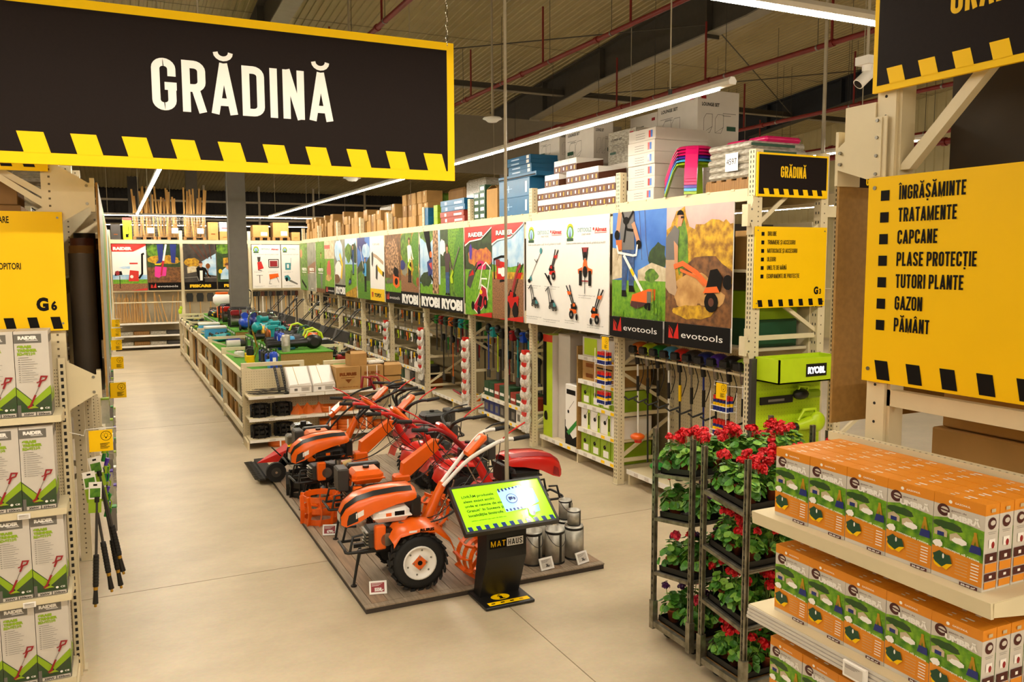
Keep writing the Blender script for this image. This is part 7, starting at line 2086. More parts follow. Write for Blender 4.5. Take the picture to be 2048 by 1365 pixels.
tiller((3.93, 11.28, TZ0), pi, 'black engined red tiller in the back row', body='red_dark', tank='black', console=None, bars='black', wheels='tyre', rim='grey', r=0.22, lift=-0.1, reach=0.5)
# sickle mower with the red cone
t = thing('sickle_mower', 'red and black sickle bar mower with a pointed red cone', 'mower', (2.15, 11.42, TZ0))
mb = MB().box(-0.44, -0.3, -0.2, 0.85, 0.03, 0.07, 'black').box(-0.3, -0.2, 0.1, 0.3, 0.03, 0.1, 'dark_grey').box(-0.52, -0.44, -0.2, 0.85, 0.005, 0.03, 'black')
for i in range(18):
    mb.prism([(-0.47, -0.2 + i * 0.06), (-0.58, -0.18 + i * 0.06), (-0.47, -0.16 + i * 0.06)], 'black', (0, 0, 0.025), X_, Y_, 0.012)
mb.build('cutter_bar', t)
mb = MB()
ring = [(-0.02, 0.04, 0.5), (-0.02, -0.2, 0.44), (-0.02, -0.24, 0.24), (-0.02, 0.18, 0.2), (-0.02, 0.2, 0.42)]
mb.add([(-0.52, 0.02, 0.2)] + ring, [(0, 1, 2), (0, 2, 3), (0, 3, 4), (0, 4, 5), (0, 5, 1), (5, 4, 3, 2, 1)], 'red')
mb.add([(-0.12, 0.033, 0.455), (-0.12, -0.155, 0.405), (-0.04, -0.2, 0.445), (-0.04, 0.036, 0.502)], [(0, 1, 2, 3)], 'yellow')
mb.build('cone', t)
MB().cyl((-0.32, -0.33, 0.13), (-0.32, -0.27, 0.13), 0.13, 'rubber', n=22).cyl((-0.32, -0.335, 0.13), (-0.32, -0.265, 0.13), 0.065, 'dark_grey', n=14).cyl((-0.32, -0.34, 0.13), (-0.32, -0.26, 0.13), 0.018, 'chrome', n=8).build('wheel', t)
MB().prism([(-0.36, 0.13), (-0.28, 0.13), (-0.2, 0.36), (0.1, 0.36), (0.1, 0.3), (-0.24, 0.3)], 'black', (0, -0.26, 0), X_, Z_, 0.02, N=Y_).tube([(-0.24, -0.25, 0.33), (-0.36, -0.25, 0.46)], 0.01, 'black', 6).box(-0.05, 0.4, -0.12, 0.12, 0.28, 0.34, 'black').build('frame', t)
MB().cbox(-0.02, 0.3, -0.16, 0.14, 0.36, 0.56, 'dark_grey', 0.02).cbox(-0.04, 0.26, -0.14, 0.14, 0.56, 0.7, 'black_gloss', 0.04).cbox(-0.12, -0.02, -0.1, 0.1, 0.42, 0.56, 'steel', 0.02).cyl((0.12, 0, 0.7), (0.12, 0, 0.73), 0.04, 'black', n=12).box(0.0, 0.1, -0.142, -0.14, 0.6, 0.64, 'yellow').build('engine', t)
MB().ell((0.36, -0.08, 0.5), (0.11, 0.09, 0.1), 'orange', 14, 8).cbox(0.42, 0.5, -0.06, 0.06, 0.5, 0.62, 'red', 0.01).build('muffler', t)
for s in (-1, 1):
    MB().tube(smooth_path([(0.3, 0.06 * s, 0.42), (0.6, 0.16 * s, 0.78), (0.85, 0.22 * s, 1.0), (1.05, 0.24 * s, 1.08)], 4), 0.014, 'black', 7).cyl((1.03, 0.24 * s, 1.075), (1.18, 0.24 * s, 1.1), 0.019, 'rubber', n=10).build('handlebar', t)
MB(TR(0.62, 0, 0.86, 0, -0.7)).cbox(-0.1, 0.1, -0.11, 0.11, 0, 0.05, 'orange', 0.02).cbox(-0.16, -0.08, -0.05, 0.05, -0.02, 0.04, 'orange', 0.01).build('console', t)
for s in (0, 1):
    MB().tube([(1.02 + 0.12 * s, 0.25, 1.1 + 0.02 * s), (1.04 + 0.12 * s, 0.25, 1.26), (1.14 + 0.12 * s, 0.25, 1.24), (1.22 + 0.12 * s, 0.25, 1.06)], 0.022, 'red_dark', 7).build('grip_loop', t)
for s in (-1, 1):
    MB().cyl((0.2, s * 0.2 - 0.04, 0.18), (0.2, s * 0.2 + 0.04, 0.18), 0.18, 'rubber', n=20).cyl((0.2, s * 0.2 - 0.044, 0.18), (0.2, s * 0.2 + 0.044, 0.18), 0.09, 'grey', n=12).build('drive_wheel', t)
# loose cage wheels standing on the deck
drum_wheel(0.215, 0.32, 'orange', 'orange cage wheel lying flat at the deck edge', (1.99, 9.18, TZ0), None)
drum_wheel(0.19, 0.3, 'black', 'black cage wheel lying flat before the hooded tiller with black bars', (2.03, 10.35, TZ0), None, (0, 0, 0.4))
drum_wheel(0.2, 0.28, 'orange', 'orange cage wheel standing upright beside the screen stand', (2.93, 6.98, TZ0 + 0.21), None, (pi / 2, 0.2, 0.15))
drum_wheel(0.18, 0.2, 'orange', 'orange cage wheel standing among the tiller bars', (3.02, 8.5, TZ0 + 0.19), None, (pi / 2, 0.2, 0.5))
# price tags on the deck
g_ = 'price tags standing on the tiller deck'
for loc, rz, face, txt, lab in (((1.975, 6.86, 0.06), RAD(-14), 'red_dark', '5558,-', 'dark red price tag in front of the white rimmed tiller'), ((1.96, 8.62, 0.06), RAD(-20), 'red_dark', '6799,-', 'dark red price tag by the flat orange cage wheel'), ((3.6, 6.71, 0.06), RAD(8), 'pr_packgrey', '36,-', 'pale price tag before the middle steel bucket'), ((3.99, 6.70, 0.06), RAD(16), 'pr_packgrey', '36,-', 'pale price tag at the corner of the deck')):
    price_label('price_tag', lab, loc, rz, -0.42, 0.155, 0.115, txt, face)
# steel buckets
def bucket(x, y, r, h, lab, z=TZ0, bail=True, rot=0.0):
    t = thing('steel_bucket', lab, 'bucket', (x, y, z), rot)
    MB().lathe([(0, 0.004), (r * 0.96, 0.004), (r * 0.96, 0.0), (r, 0.0), (r, h), (r * 0.96, h), (r * 0.94, 0.01)], 'galv', n=26).build('body', t)
    mb = MB().lathe([(r * 1.015, 0.0), (r * 1.02, h * 0.05), (r * 1.0, h * 0.055)], 'black', n=26).lathe([(r * 1.0, h * 0.88), (r * 1.02, h * 0.885), (r * 1.02, h * 0.95), (r * 1.0, h * 0.955)], 'black', n=26)
    mb.box(-0.012, 0.012, -r * 1.03, -r, h * 0.04, h * 0.95, 'black')
    mb.build('strap', t)
    if bail:
        MB().tube([(r * 1.02, 0, h * 0.92)] + [(r * 1.03 * cos(a), -r * 0.95 * sin(a) - 0.01, h * 0.92 - 0.9 * r * sin(a) * 1.5) for a in [pi * i / 9 for i in range(1, 9)]] + [(-r * 1.02, 0, h * 0.92)], 0.003, 'black', 5).build('bail', t)
    return t
bucket(3.545, 6.93, 0.093, 0.335, 'steel bucket hard against the back of the screen stand', rot=0.3)
bucket(3.765, 6.88, 0.096, 0.335, 'middle steel bucket with a black strap facing the aisle', rot=0.1)
bucket(3.99, 6.90, 0.092, 0.335, 'steel bucket carrying a short one at the deck corner', bail=False, rot=1.2)
bucket(3.99, 6.90, 0.066, 0.15, 'short steel bucket on top of the corner bucket', TZ0 + 0.336, False, 0.6)
bucket(3.76, 7.12, 0.09, 0.4, 'tall steel bucket in the second row behind the middle one', rot=0.9)
bucket(4.06, 7.2, 0.09, 0.3, 'steel bucket in the second row under a slim one', bail=False)
bucket(4.06, 7.2, 0.068, 0.2, 'slim steel bucket stacked in the second row', TZ0 + 0.301, True, 0.2)
t = thing('ash_vacuum', 'black handheld ash vacuum on the tall second row bucket', 'vacuum', (3.77, 7.1, TZ0 + 0.402))
MB().cyl((0, 0, 0.001), (0, 0, 0.09), 0.045, 'black', n=14).cyl((0, 0, 0.08), (-0.05, 0, 0.24), 0.038, 'black', r1=0.05, n=14).build('body', t)
MB().tube([(-0.05, 0, 0.24), (-0.08, 0, 0.28), (-0.02, 0, 0.29), (0.03, 0, 0.2), (0.02, 0, 0.12)], 0.014, 'dark_grey', 6).build('handle', t)
MB().box(-0.02, 0.0, -0.05, -0.045, 0.12, 0.18, 'print_white').build('badge', t)
# ---------------------------------------------------------------- information stand
mat('scr_lime', '#9be01c', 0.12, emit=0.75)
mat('scr_navy', '#24386e', 0.12, emit=0.5)
mat('scr_ink', '#1c3a14', 0.12, emit=0.2)
mat('scr_blue', '#9cc9f0', 0.12, emit=0.8)
mat('scr_blue_dark', '#6fa6e0', 0.12, emit=0.8)
KS = thing('information_stand', 'black information stand with a tilted lime green screen', 'kiosk', (2.97, 6.4, 0))
MB().cbox(-0.235, 0.235, -0.18, 0.3, 0.004, 0.03, 'black', 0.005).box(-0.22, 0.22, -0.16, 0.28, 0.0, 0.004, 'rubber').build('base', KS)
mb = MB().face(ellipse(0, 0, 0.088, 0.06, 28), 'sign_yellow', (-0.02, 0.0, 0.0308), X_, Y_).face([(-0.185, -0.15), (0.205, -0.15), (0.205, -0.085), (-0.185, -0.085)], 'sign_yellow', (0, 0, 0.0308), X_, Y_)
mb.box(-0.032, -0.002, -0.04, 0.015, 0.031, 0.0316, 'ink').box(-0.045, -0.002, 0.005, 0.015, 0.031, 0.0316, 'ink').box(-0.045, 0.012, -0.045, -0.035, 0.031, 0.0316, 'ink').face(ellipse(-0.018, 0.035, 0.014, 0.01, 12), 'ink', (0, 0, 0.0316), X_, Y_)
for i, x in enumerate((-0.14, -0.05, 0.04, 0.13)):
    mb.box(x - 0.018, x + 0.018, -0.128, -0.108, 0.031, 0.0316, 'ink' if i < 3 else 'brass')
mb.build('floor_sticker', KS)
prof = [(0.2, 0.03), (0.06, 0.03), (-0.1, 0.42), (-0.1, 0.72), (0.02, 0.8), (0.1, 0.8), (0.1, 0.45)]
MB().prism(prof, 'black', (-0.19, 0, 0), Y_, Z_, 0.38, N=X_).build('body', KS)
mb = MB().box(-0.165, 0.165, -0.1025, -0.1005, 0.515, 0.6, 'ink').box(0.0, 0.158, -0.1045, -0.1025, 0.522, 0.594, 'print_white')
poster_caps(mb, 'MAT', 'sign_yellow', (-0.156, -0.1045, 0.533), X_, 0.05, xs=1.95)
poster_caps(mb, 'HAUS', 'ink', (0.01, -0.1065, 0.533), X_, 0.05, xs=1.5)
mb.build('logo_plate', KS)
U, V = Vector((1, 0, 0)), Vector((0, 0.4, 0.295)).normalized()
N = U.cross(V)
SW, SH = 0.885, 0.5
O = Vector((-0.4425, -0.25, 0.735))
def slab(mb, a0, a1, b0, b1, d0, d1, m):
    P = [O + U * a + V * b + N * d for d in (d0, d1) for b in (b0, b1) for a in (a0, a1)]
    mb.add([tuple(p) for p in P], [(0, 2, 3, 1), (4, 5, 7, 6), (0, 1, 5, 4), (2, 6, 7, 3), (0, 4, 6, 2), (1, 3, 7, 5)], m)
sc = MB()
slab(sc, 0, SW, 0, SH, -0.05, -0.004, 'black')
for q in ((0, SW, 0, 0.022), (0, SW, SH - 0.022, SH), (0, 0.022, 0.022, SH - 0.022), (SW - 0.022, SW, 0.022, SH - 0.022)):
    slab(sc, *q, -0.004, 0.004, 'black')
scr = sc.build('screen_housing', KS)
mb = MB()
L = 0
def sp(pts, m):
    global L
    L += 1
    mb.face(pts, m, O + N * (-0.003 + 0.0004 * L), U, V)
def st(tx, x, y, h, w):
    global L
    L += 1
    mb.text(tx, 'scr_ink', O + U * x + V * y + N * (-0.003 + 0.0004 * L), U, V, h, w=w, bold=0.025)
sp([(0.022, 0.022), (SW - 0.022, 0.022), (SW - 0.022, SH - 0.022), (0.022, SH - 0.022)], 'scr_lime')
for i, (tx, w) in enumerate((('LIVRĂM produsele', 0.3), ('alese exact acolo', 0.29), ('unde ai nevoie de ele.', 0.36), ('Gratuit* în Suceava și', 0.35), ('localitățile limitrofe.', 0.33))):
    st(tx, 0.085, 0.365 - i * 0.05, 0.026, w)
st('*pentru comenzi mai mari de 450 ron', 0.085, 0.118, 0.01, 0.33)
for i in range(11):
    a = 0.04 + i * 0.077
    sp([(a, 0.022), (a + 0.04, 0.022), (a + 0.032, 0.066), (a - 0.008, 0.066)], 'scr_navy')
sp([(0.43, 0.16), (0.64, 0.17), (0.64, 0.425), (0.425, 0.39)], 'scr_blue')
sp([(0.64, 0.17), (0.77, 0.22), (0.77, 0.37), (0.64, 0.425)], 'scr_blue_dark')
for i in range(6):
    sp([(0.435 + i * 0.035, 0.395 + i * 0.005 - 0.02), (0.452 + i * 0.035, 0.395 + i * 0.005 - 0.02), (0.448 + i * 0.035, 0.42 + i * 0.0 - 0.005), (0.431 + i * 0.035, 0.417 - 0.005)], 'scr_navy')
    sp([(0.437 + i * 0.035, 0.165), (0.454 + i * 0.035, 0.166), (0.45 + i * 0.035, 0.19), (0.433 + i * 0.035, 0.189)], 'scr_navy')
sp(ellipse(0.53, 0.29, 0.052, 0.052, 26), 'scr_navy')
sp(ellipse(0.53, 0.29, 0.046, 0.046, 26), 'scr_blue')
sp([(0.5, 0.28), (0.54, 0.28), (0.54, 0.31), (0.5, 0.31)], 'scr_navy')
sp([(0.543, 0.28), (0.565, 0.28), (0.565, 0.297), (0.555, 0.305), (0.543, 0.305)], 'scr_navy')
for a in (0.51, 0.552):
    sp(ellipse(a, 0.278, 0.008, 0.008, 10), 'scr_navy')
sp([(0.64, 0.1), (0.74, 0.12), (0.75, 0.19), (0.64, 0.17)], 'scr_blue_dark')
sp(ellipse(0.66, 0.115, 0.028, 0.036, 16), 'scr_navy')
mb.build('screen_picture', scr)
# ================================================================ goods on top of the poster rack
TOP = 3.7365
def carton(name, lab, loc, sx, sy, sz, m='cardboard', grp=None, extra=None, rz=0, c=0.004):
    mb = MB().cbox(0, sx, 0, sy, 0, sz, m, c)
    if extra:
        extra(mb, sx, sy, sz)
    return mk(mb, name, lab, 'carton', loc, rz, grp)
def fr(mb, y0, y1, z0, z1, m, d=0.0):
    d = 0.0006 + 0.00022 * (len(mb.f) - 20)
    # printed patch on the face towards the aisle
    mb.add([(-d, y1, z0), (-d, y0, z0), (-d, y0, z1), (-d, y1, z1)], [(0, 1, 2, 3)], m)
def sd(mb, x0, x1, z0, z1, m, d=0.0):
    d = 0.0006 + 0.00022 * (len(mb.f) - 20)
    mb.add([(x0, -d, z0), (x1, -d, z0), (x1, -d, z1), (x0, -d, z1)], [(0, 1, 2, 3)], m)
# flat white packs in a stack
for k in range(6):
    def ex(mb, sx, sy, sz):
        fr(mb, 0.06, 0.1, 0.03, sz - 0.03, 'pr_sky'), fr(mb, 0.1, 0.14, 0.03, sz - 0.03, 'red')
        for i in range(3):
            fr(mb, 0.22, 0.42, 0.03 + i * 0.03, 0.035 + i * 0.03, 'grey_ink')
    carton('flat_carton', 'flat white carton, %s from the deck in the tall stack' % nth(k), (5.99 + 0.006 * (k % 3), 8.45 - 0.01 * (k % 2), TOP + k * 0.146), 0.8, 0.58, 0.145, 'pr_packgrey', 'flat white cartons in a tall stack', ex)
# stacked plastic stools
for k, m in enumerate(('lime_dark', 'lightblue', 'purple', 'magenta', 'magenta', 'magenta')):
    t = thing('plastic_stool', '%s plastic stool, %s from below in the nested stack' % (('green', 'blue', 'violet', 'magenta', 'magenta', 'magenta')[k], nth(k)), 'stool', (6.14, 7.86, TOP + k * 0.035), 0, 'nested plastic stools')
    MB().lathe([(0, 0.3), (0.14, 0.3), (0.17, 0.27)], m, n=18).build('seat', t)
    for a in range(4):
        q = pi / 4 + a * pi / 2
        d = Vector((cos(q), sin(q), 0))
        e = Vector((-sin(q), cos(q), 0)) * 0.055
        P = [d * 0.15 + Z_ * 0.29, d * 0.19 + Z_ * 0.22, d * 0.23 + Z_ * 0.1, d * 0.26]
        V = [tuple(p + e * s + d * t_) for p in P for s, t_ in ((-1, 0), (1, 0), (1, -0.008), (-1, -0.008))]
        F = [(4 * i + j, 4 * i + (j + 1) % 4, 4 * i + 4 + (j + 1) % 4, 4 * i + 4 + j) for i in range(3) for j in range(4)]
        MB().add(V, F, m).build('leg', t)
    t.scale = (1.28, 1.28, 1.28)
# wrapped pallet of mats with a hand-written sheet
def pallet(lab, loc, sx=0.8, sy=1.15):
    t = thing('wooden_pallet', lab, 'pallet', loc)
    for q in range(5):
        MB().box(0, sx, q * sy / 4.6, q * sy / 4.6 + sy * 0.11, 0.1, 0.12, 'wood_dark').build('top_board', t)
    for q in range(3):
        MB().box(q * (sx - 0.1) / 2, q * (sx - 0.1) / 2 + 0.1, 0, sy, 0.0, 0.1, 'wood_dark').build('bearer', t)
    return t
pallet('wooden pallet under the wrapped mats', (6.0, 6.72, TOP), 0.8, 0.75)
for k in range(5):
    mb = MB().cbox(0, 0.8 - 0.01 * k, 0, 0.7, 0, 0.074, 'wrap', 0.025).box(0.0, 0.6, -0.003, 0.0, 0.02, 0.05, 'dark_green')
    mk(mb, 'wrapped_mat', 'plastic wrapped grey mat, %s from the pallet' % nth(k), 'mat', (5.99 + 0.012 * (k % 2), 6.73 + 0.01 * (k % 3), TOP + 0.121 + k * 0.0745), 0, 'wrapped mats on the pallet')
mb = MB().box(0, 0.003, 0, 0.2, 0, 0.19, 'print_white')
mb.text('4597', 'ink', (-0.0006, 0.18, 0.07), -Y_, Z_, 0.065, w=0.16)
mk(mb, 'paper_sheet', 'white sheet with handwritten 4597 on the wrapped mats', 'paper', (5.983, 6.93, TOP + 0.2))
for k in range(2):
    mk(MB().cbox(0, 0.5, 0, 0.3, 0, 0.06, 'magenta', 0.025), 'folded_cushion', ('magenta cushion on the wrapped mats nearer the sign', 'magenta cushion on the wrapped mats nearer the stools')[k], 'cushion', (6.2, 6.75 + 0.35 * k, TOP + 0.494))
# big white furniture cartons on the rear half and on the rack behind
def lounge(mb, sx, sy, sz):
    for f, w in ((fr, sy), (sd, sx)):
        f(mb, w * 0.08, w * 0.2, sz * 0.84, sz * 0.9, 'red_dark')
        f(mb, w * 0.6, w * 0.92, sz * 0.6, sz * 0.61, 'grey_ink'), f(mb, w * 0.6, w * 0.8, sz * 0.56, sz * 0.57, 'grey_ink')
        f(mb, w * 0.7, w * 0.92, sz * 0.3, sz * 0.38, 'dark_green')
    A = Art(mb, (-0.0008, sy, 0), -Y_, sy, sz)
    A.t('LOUNGE SET', 'ink', 0.1, 0.72, 0.06, 0.42, 0.03)
    for x in (0.15, 0.38):
        A.ln([(x, 0.25), (x, 0.5), (x + 0.06, 0.58), (x + 0.2, 0.58), (x + 0.2, 0.36), (x, 0.25), (x + 0.14, 0.25), (x + 0.2, 0.36)], 0.008, 'grey_ink')
    A = Art(mb, (0, -0.0008, 0), X_, sx, sz)
    A.t('LOUNGE SET', 'ink', 0.1, 0.72, 0.06, 0.42, 0.03)
    for x in (0.15, 0.42):
        A.ln([(x, 0.25), (x, 0.5), (x + 0.06, 0.58), (x + 0.2, 0.58), (x + 0.2, 0.36), (x, 0.25), (x + 0.14, 0.25), (x + 0.2, 0.36)], 0.008, 'grey_ink')
for k, (x, y, z, sx, sy, sz) in enumerate(((7.26, 9.23, 0, 0.72, 0.92, 0.81), (7.25, 9.23, 0.811, 0.72, 0.92, 0.76), (7.26, 10.17, 0, 0.72, 0.7, 0.7), (7.26, 10.17, 0.701, 0.72, 0.7, 0.72), (7.26, 10.9, 0, 0.72, 0.65, 0.6), (7.26, 10.9, 0.601, 0.72, 0.65, 0.62), (6.5, 9.6, 0, 0.42, 0.75, 0.62), (6.5, 9.6, 0.621, 0.42, 0.7, 0.45), (6.5, 10.7, 0, 0.34, 0.8, 0.68), (6.5, 10.7, 0.681, 0.34, 0.85, 0.68), (6.5, 11.75, 0, 0.34, 0.9, 0.8), (6.5, 11.75, 0.801, 0.34, 0.7, 0.58))):
    carton('furniture_carton', ('lower', 'upper')[k % 2] + ' big white furniture carton, %s pile counted from the rack end' % nth(k // 2), (x, y, TOP + z), sx, sy, sz, ('pr_packgrey', 'wrap')[k % 5 == 2], 'big furniture cartons on the rack tops', lounge)
# white and brown cartons in rows
def shoe(mb, sx, sy, sz):
    fr(mb, 0, sy, 0, sz * 0.55, 'brown')
    mb.add([(0, -0.0008, 0), (sx, -0.0008, 0), (sx, -0.0008, sz * 0.92), (0, -0.0008, sz * 0.5)], [(0, 1, 2, 3)], 'brown')
    fr(mb, sy * 0.6, sy * 0.75, sz * 0.15, sz * 0.4, 'print_white'), fr(mb, sy * 0.15, sy * 0.3, sz * 0.1, sz * 0.42, 'pr_gold')
rr = random.Random(31)
for r_, (y0, n) in enumerate(((9.3, 10), (9.32, 10), (9.75, 7), (10.35, 3))):
    for i in range(n):
        if r_ == 2 and i in (4,):
            continue
        carton('lantern_carton', 'white and brown carton, %s row up, %s from the rack end' % (nth(r_), nth(i)), (5.99 + 0.004 * r_, y0 + i * 0.222, TOP + r_ * 0.181), 0.45, 0.218, 0.18, 'print_white', 'white and brown cartons stacked in rows', shoe)
# blue cartons
def bluebox(mb, sx, sy, sz):
    for q in range(3):
        fr(mb, sy * 0.08 + q * 0.02, sy * 0.1 + q * 0.02, sz * 0.2, sz * 0.8, 'print_white')
    fr(mb, sy * 0.55, sy * 0.8, sz * 0.48, sz * 0.52, 'pr_cloud'), fr(mb, sy * 0.66, sy * 0.68, sz * 0.3, sz * 0.7, 'pr_cloud')
mat('carton_blue', '#0a5f8c', 0.4, var=0.1)
mat('carton_green', '#1d4a2c', 0.45, var=0.15)
mat('carton_red', '#9a3020', 0.45, var=0.15)
for k in range(2):
    carton('tool_carton', ('lower', 'upper')[k] + ' deep blue carton above the crimson mower poster', (5.99, 11.8, TOP + k * 0.291), 0.6, 1.15, 0.29, 'carton_blue', 'big blue cartons', bluebox)
carton('flat_carton', 'flat blue and black carton on the deep blue cartons', (5.98, 11.55, TOP + 0.583), 0.55, 1.4, 0.07, 'carton_blue', None, lambda mb, a, b, c: fr(mb, 0.02, b - 0.02, 0.01, 0.03, 'ink'))
for k in range(4):
    carton('flat_carton', 'long blue carton, %s from below in the stack by the roof pole' % nth(k), (6.0 + 0.01 * (k % 2), 11.75 + 0.02 * k, TOP + 0.654 + k * 0.071), 0.5, 0.85, 0.07, 'carton_blue', 'long blue cartons stacked high', lambda mb, a, b, c: (fr(mb, 0.05, 0.14, 0.01, 0.06, 'print_white'), fr(mb, 0.4, 0.7, 0.02, 0.04, 'pr_cloud')))
open_carton(0.3, 0.45, 0.5, 'tall open brown carton between the blue and green cartons', (5.98, 13.0, TOP))
for c in range(2):
    for k in range(5 - c):
        carton('slim_carton', 'dark green carton, %s from below, %s stack' % (nth(k), ('inner', 'outer')[c]), (5.99, 13.55 + 0.26 * c, TOP + k * 0.121), 0.4, 0.25, 0.12, 'carton_green', 'dark green cartons', lambda mb, a, b, q: fr(mb, 0.04, 0.2, 0.03, 0.09, 'print_white'))
for k in range(4):
    carton('saw_carton', ('lower red', 'upper red', 'lower blue', 'upper blue')[k] + ' carton above the hedge poster', (5.985 + 0.005 * k, 14.5 + 0.05 * (k % 2), TOP + k * 0.111), 0.4, 1.25, 0.11, 'carton_red' if k < 2 else 'carton_blue', 'red and blue saw cartons', lambda mb, a, b, q: (fr(mb, 0.1, 0.5, 0.02, 0.06, 'print_white'), fr(mb, 0.9, 1.0, 0.02, 0.08, 'print_white')))
for k in range(3):
    carton('slim_carton', 'small pale green carton, %s of three beside the saw cartons' % nth(k), (5.99, 15.95, TOP + 0.13 * k), 0.25, 0.22, 0.129, 'lime_dark', 'pale green small cartons')
for k in range(2):
    carton('small_carton', ('lower', 'upper')[k] + ' small teal and blue carton perched at the deck edge', (5.95, 16.4, TOP + 0.181 * k), 0.2, 0.2, 0.18, 'carton_blue', 'small teal cartons')
# brown cartons towards the far end
def tapef(mb, sx, sy, sz):
    fr(mb, sy * 0.44, sy * 0.56, sz * 0.55, sz, 'tape')
    mb.box(0, sx, sy * 0.46, sy * 0.54, sz, sz + 0.0006, 'tape')
n = 0
y = 16.75
while y < 28.6:
    big = y < 18.3
    w = 0.3 if big else rr.choice((0.2, 0.26, 0.34, 0.42))
    hs = [0.25, 0.25, 0.25] if big else rr.choice(([0.3, 0.22], [0.26], [0.22, 0.2, 0.18], [0.45], [0.3, 0.3], [0.2, 0.24], [0.34, 0.2, 0.14]))
    z = TOP
    for j, h in enumerate(hs):
        carton('brown_carton', 'brown carton %s up in the %s pile past the saw cartons' % (nth(j), nth(n) if n < 16 else 'far ' + nth(n - 16) if n < 32 else 'farthest ' + nth(n - 32)), (6.04 + rr.uniform(0, 0.05), y, z), 0.36, w - 0.012, h, 'cardboard' if rr.random() < 0.8 else 'cardboard_dark', 'brown cartons along the rack top', tapef, rr.uniform(-0.02, 0.02))
        z += h + 0.001
    y += w + rr.choice((0.0, 0.02, 0.05, 0.14))
    n += 1
for k, (y, h, m) in enumerate(((14.6, 0.85, 'wrap'), (15.6, 0.75, 'cardboard_dark'), (16.9, 0.72, 'pr_leaf'), (18.0, 0.66, 'pr_leaf'), (19.2, 0.6, 'bag_plastic'), (20.6, 0.7, 'wrap'))):
    mk(MB().cbox(0, 0.4, 0, 0.9, 0, h, m, 0.05), 'wrapped_bale', ('tall wrapped bale behind the saw cartons', 'brown wrapped bale behind the saw cartons', 'green sack bale behind the first brown cartons', 'second green sack bale behind the brown cartons', 'pale plastic bale behind the brown cartons', 'grey wrapped bale deeper along the rack top')[k], 'bale', (6.43, y, TOP))
# ================================================================ goods under the posters
def base_shelf(k, ya, yb, z, depth=0.74, x=6.06, lip=True):
    mb = MB().box(x, x + depth, ya, yb, z - 0.03, z, 'cream').box(x - 0.01, x + 0.001, ya, yb, z - 0.06, z + 0.004, 'white')
    y = ya + 0.15
    while y < yb - 0.1:
        mb.box(x - 0.013, x - 0.01, y, y + 0.09, z - 0.05, z - 0.008, 'pr_packgrey' if int(y * 10) % 3 else 'sign_yellow')
        y += 0.24
    return mb.build('shelf', RACK)
for k in range(9):
    ya, yb = PY[k] + 0.08, PY[k + 1] - 0.08
    base_shelf(k, ya, yb, 0.21)
    for y in (ya, (ya + yb) / 2, yb - 0.04):
        MB().box(6.08, 6.8, y, y + 0.04, 0, 0.18, 'cream').build('shelf_foot', RACK)
    mb = MB().box(6.83, 6.845, ya - 0.03, yb + 0.03, 0.05, 3.4, 'panel_tan' if k > 0 else 'cream')
    if k < 2:
        for i in range(50):
            for j in range(34):
                yy, zz = ya + 0.03 + i * 0.046, 0.35 + j * 0.046
                mb.add([(6.829, yy + 0.008, zz), (6.829, yy, zz), (6.829, yy, zz + 0.008), (6.829, yy + 0.008, zz + 0.008)], [(0, 1, 2, 3)], 'hole_shade')
    mb.build('back_panel', RACK)
# -- bay with string trimmers hung from a bar
HB = thing('hanging_bar', 'pale bar that the string trimmers hang from', 'bar', (6.12, 6.8, 1.74))
MB().box(-0.012, 0.012, 0, 2.3, -0.012, 0.012, 'cream').build('bar', HB)
for q in (0.1, 1.15, 2.2):
    MB().prism([(0, -0.01), (0.7, -0.12), (0.7, 0.02), (0, 0.012)], 'cream', (0.0, q, 0), X_, Z_, 0.012, N=Y_).build('bracket_arm', HB)
for k, m in enumerate(('orange_dull', 'lime', 'green', 'lightblue', 'red', 'dark_grey', 'navy', 'purple', 'black', 'lime_dark')):
    t = thing('string_trimmer', '%s headed string trimmer, %s from the shelves of lime cartons' % (('orange', 'lime', 'green', 'light blue', 'red', 'grey', 'navy', 'violet', 'black', 'pale green')[k], nth(k)), 'trimmer', (6.13, 8.98 - k * 0.225, 1.755), 0, 'string trimmers hung on the bar')
    MB().ell((0.06, 0, 0.09), (0.14, 0.09, 0.085), m, 12, 7).cbox(-0.1, 0.0, -0.06, 0.06, 0.03, 0.13, 'black', 0.02).build('motor_head', t)
    L = 1.4 if k % 3 else 1.1
    MB().cyl((0, 0, 0.02), (0.02, 0, -0.12), 0.03, ('black', 'steel')[k % 2], n=8).cyl((0.02, 0, -0.1), (0.06, 0.03, -L), 0.012, ('print_white', 'black', 'steel')[k % 3] if k != 6 else 'navy', n=8).build('shaft', t)
    MB().cyl((0.025, 0, -0.28), (0.035, 0.01, -0.48), 0.02, 'black' if k != 4 else 'yellow', n=8).tube([(0.03, 0.0, -0.55), (-0.08, 0.06, -0.6), (-0.12, 0.1, -0.56)], 0.013, 'black', 6).tube(smooth_path([(0.05, 0, 0.0), (0.06, -0.08, -0.2), (0.04, -0.02, -0.42)], 3), 0.006, 'black', 5).build('grip', t)
    if k % 2 == 0:
        MB().ell((0.05, 0.03, -L), (0.1, 0.1, 0.05), ('orange', 'green', 'lightblue', 'navy', 'black')[k // 2], 12, 6).cyl((0.06, 0.03, -L - 0.08), (0.06, 0.03, -L), 0.05, ('red', 'black')[k > 0], n=12).build('guard', t)
def prcan(loc, lab, grp):
    t = thing('spray_can', lab, 'can', loc, 0, grp)
    MB().cyl((0, 0, 0), (0, 0, 0.12), 0.022, 'navy', n=10).cyl((0, 0, 0.05), (0, 0, 0.09), 0.0225, 'yellow', n=10, caps=False).build('body', t)
    MB().cyl((0, 0, 0.121), (0, 0, 0.165), 0.02, 'red', n=10).build('cap', t)
    return t
can0 = None
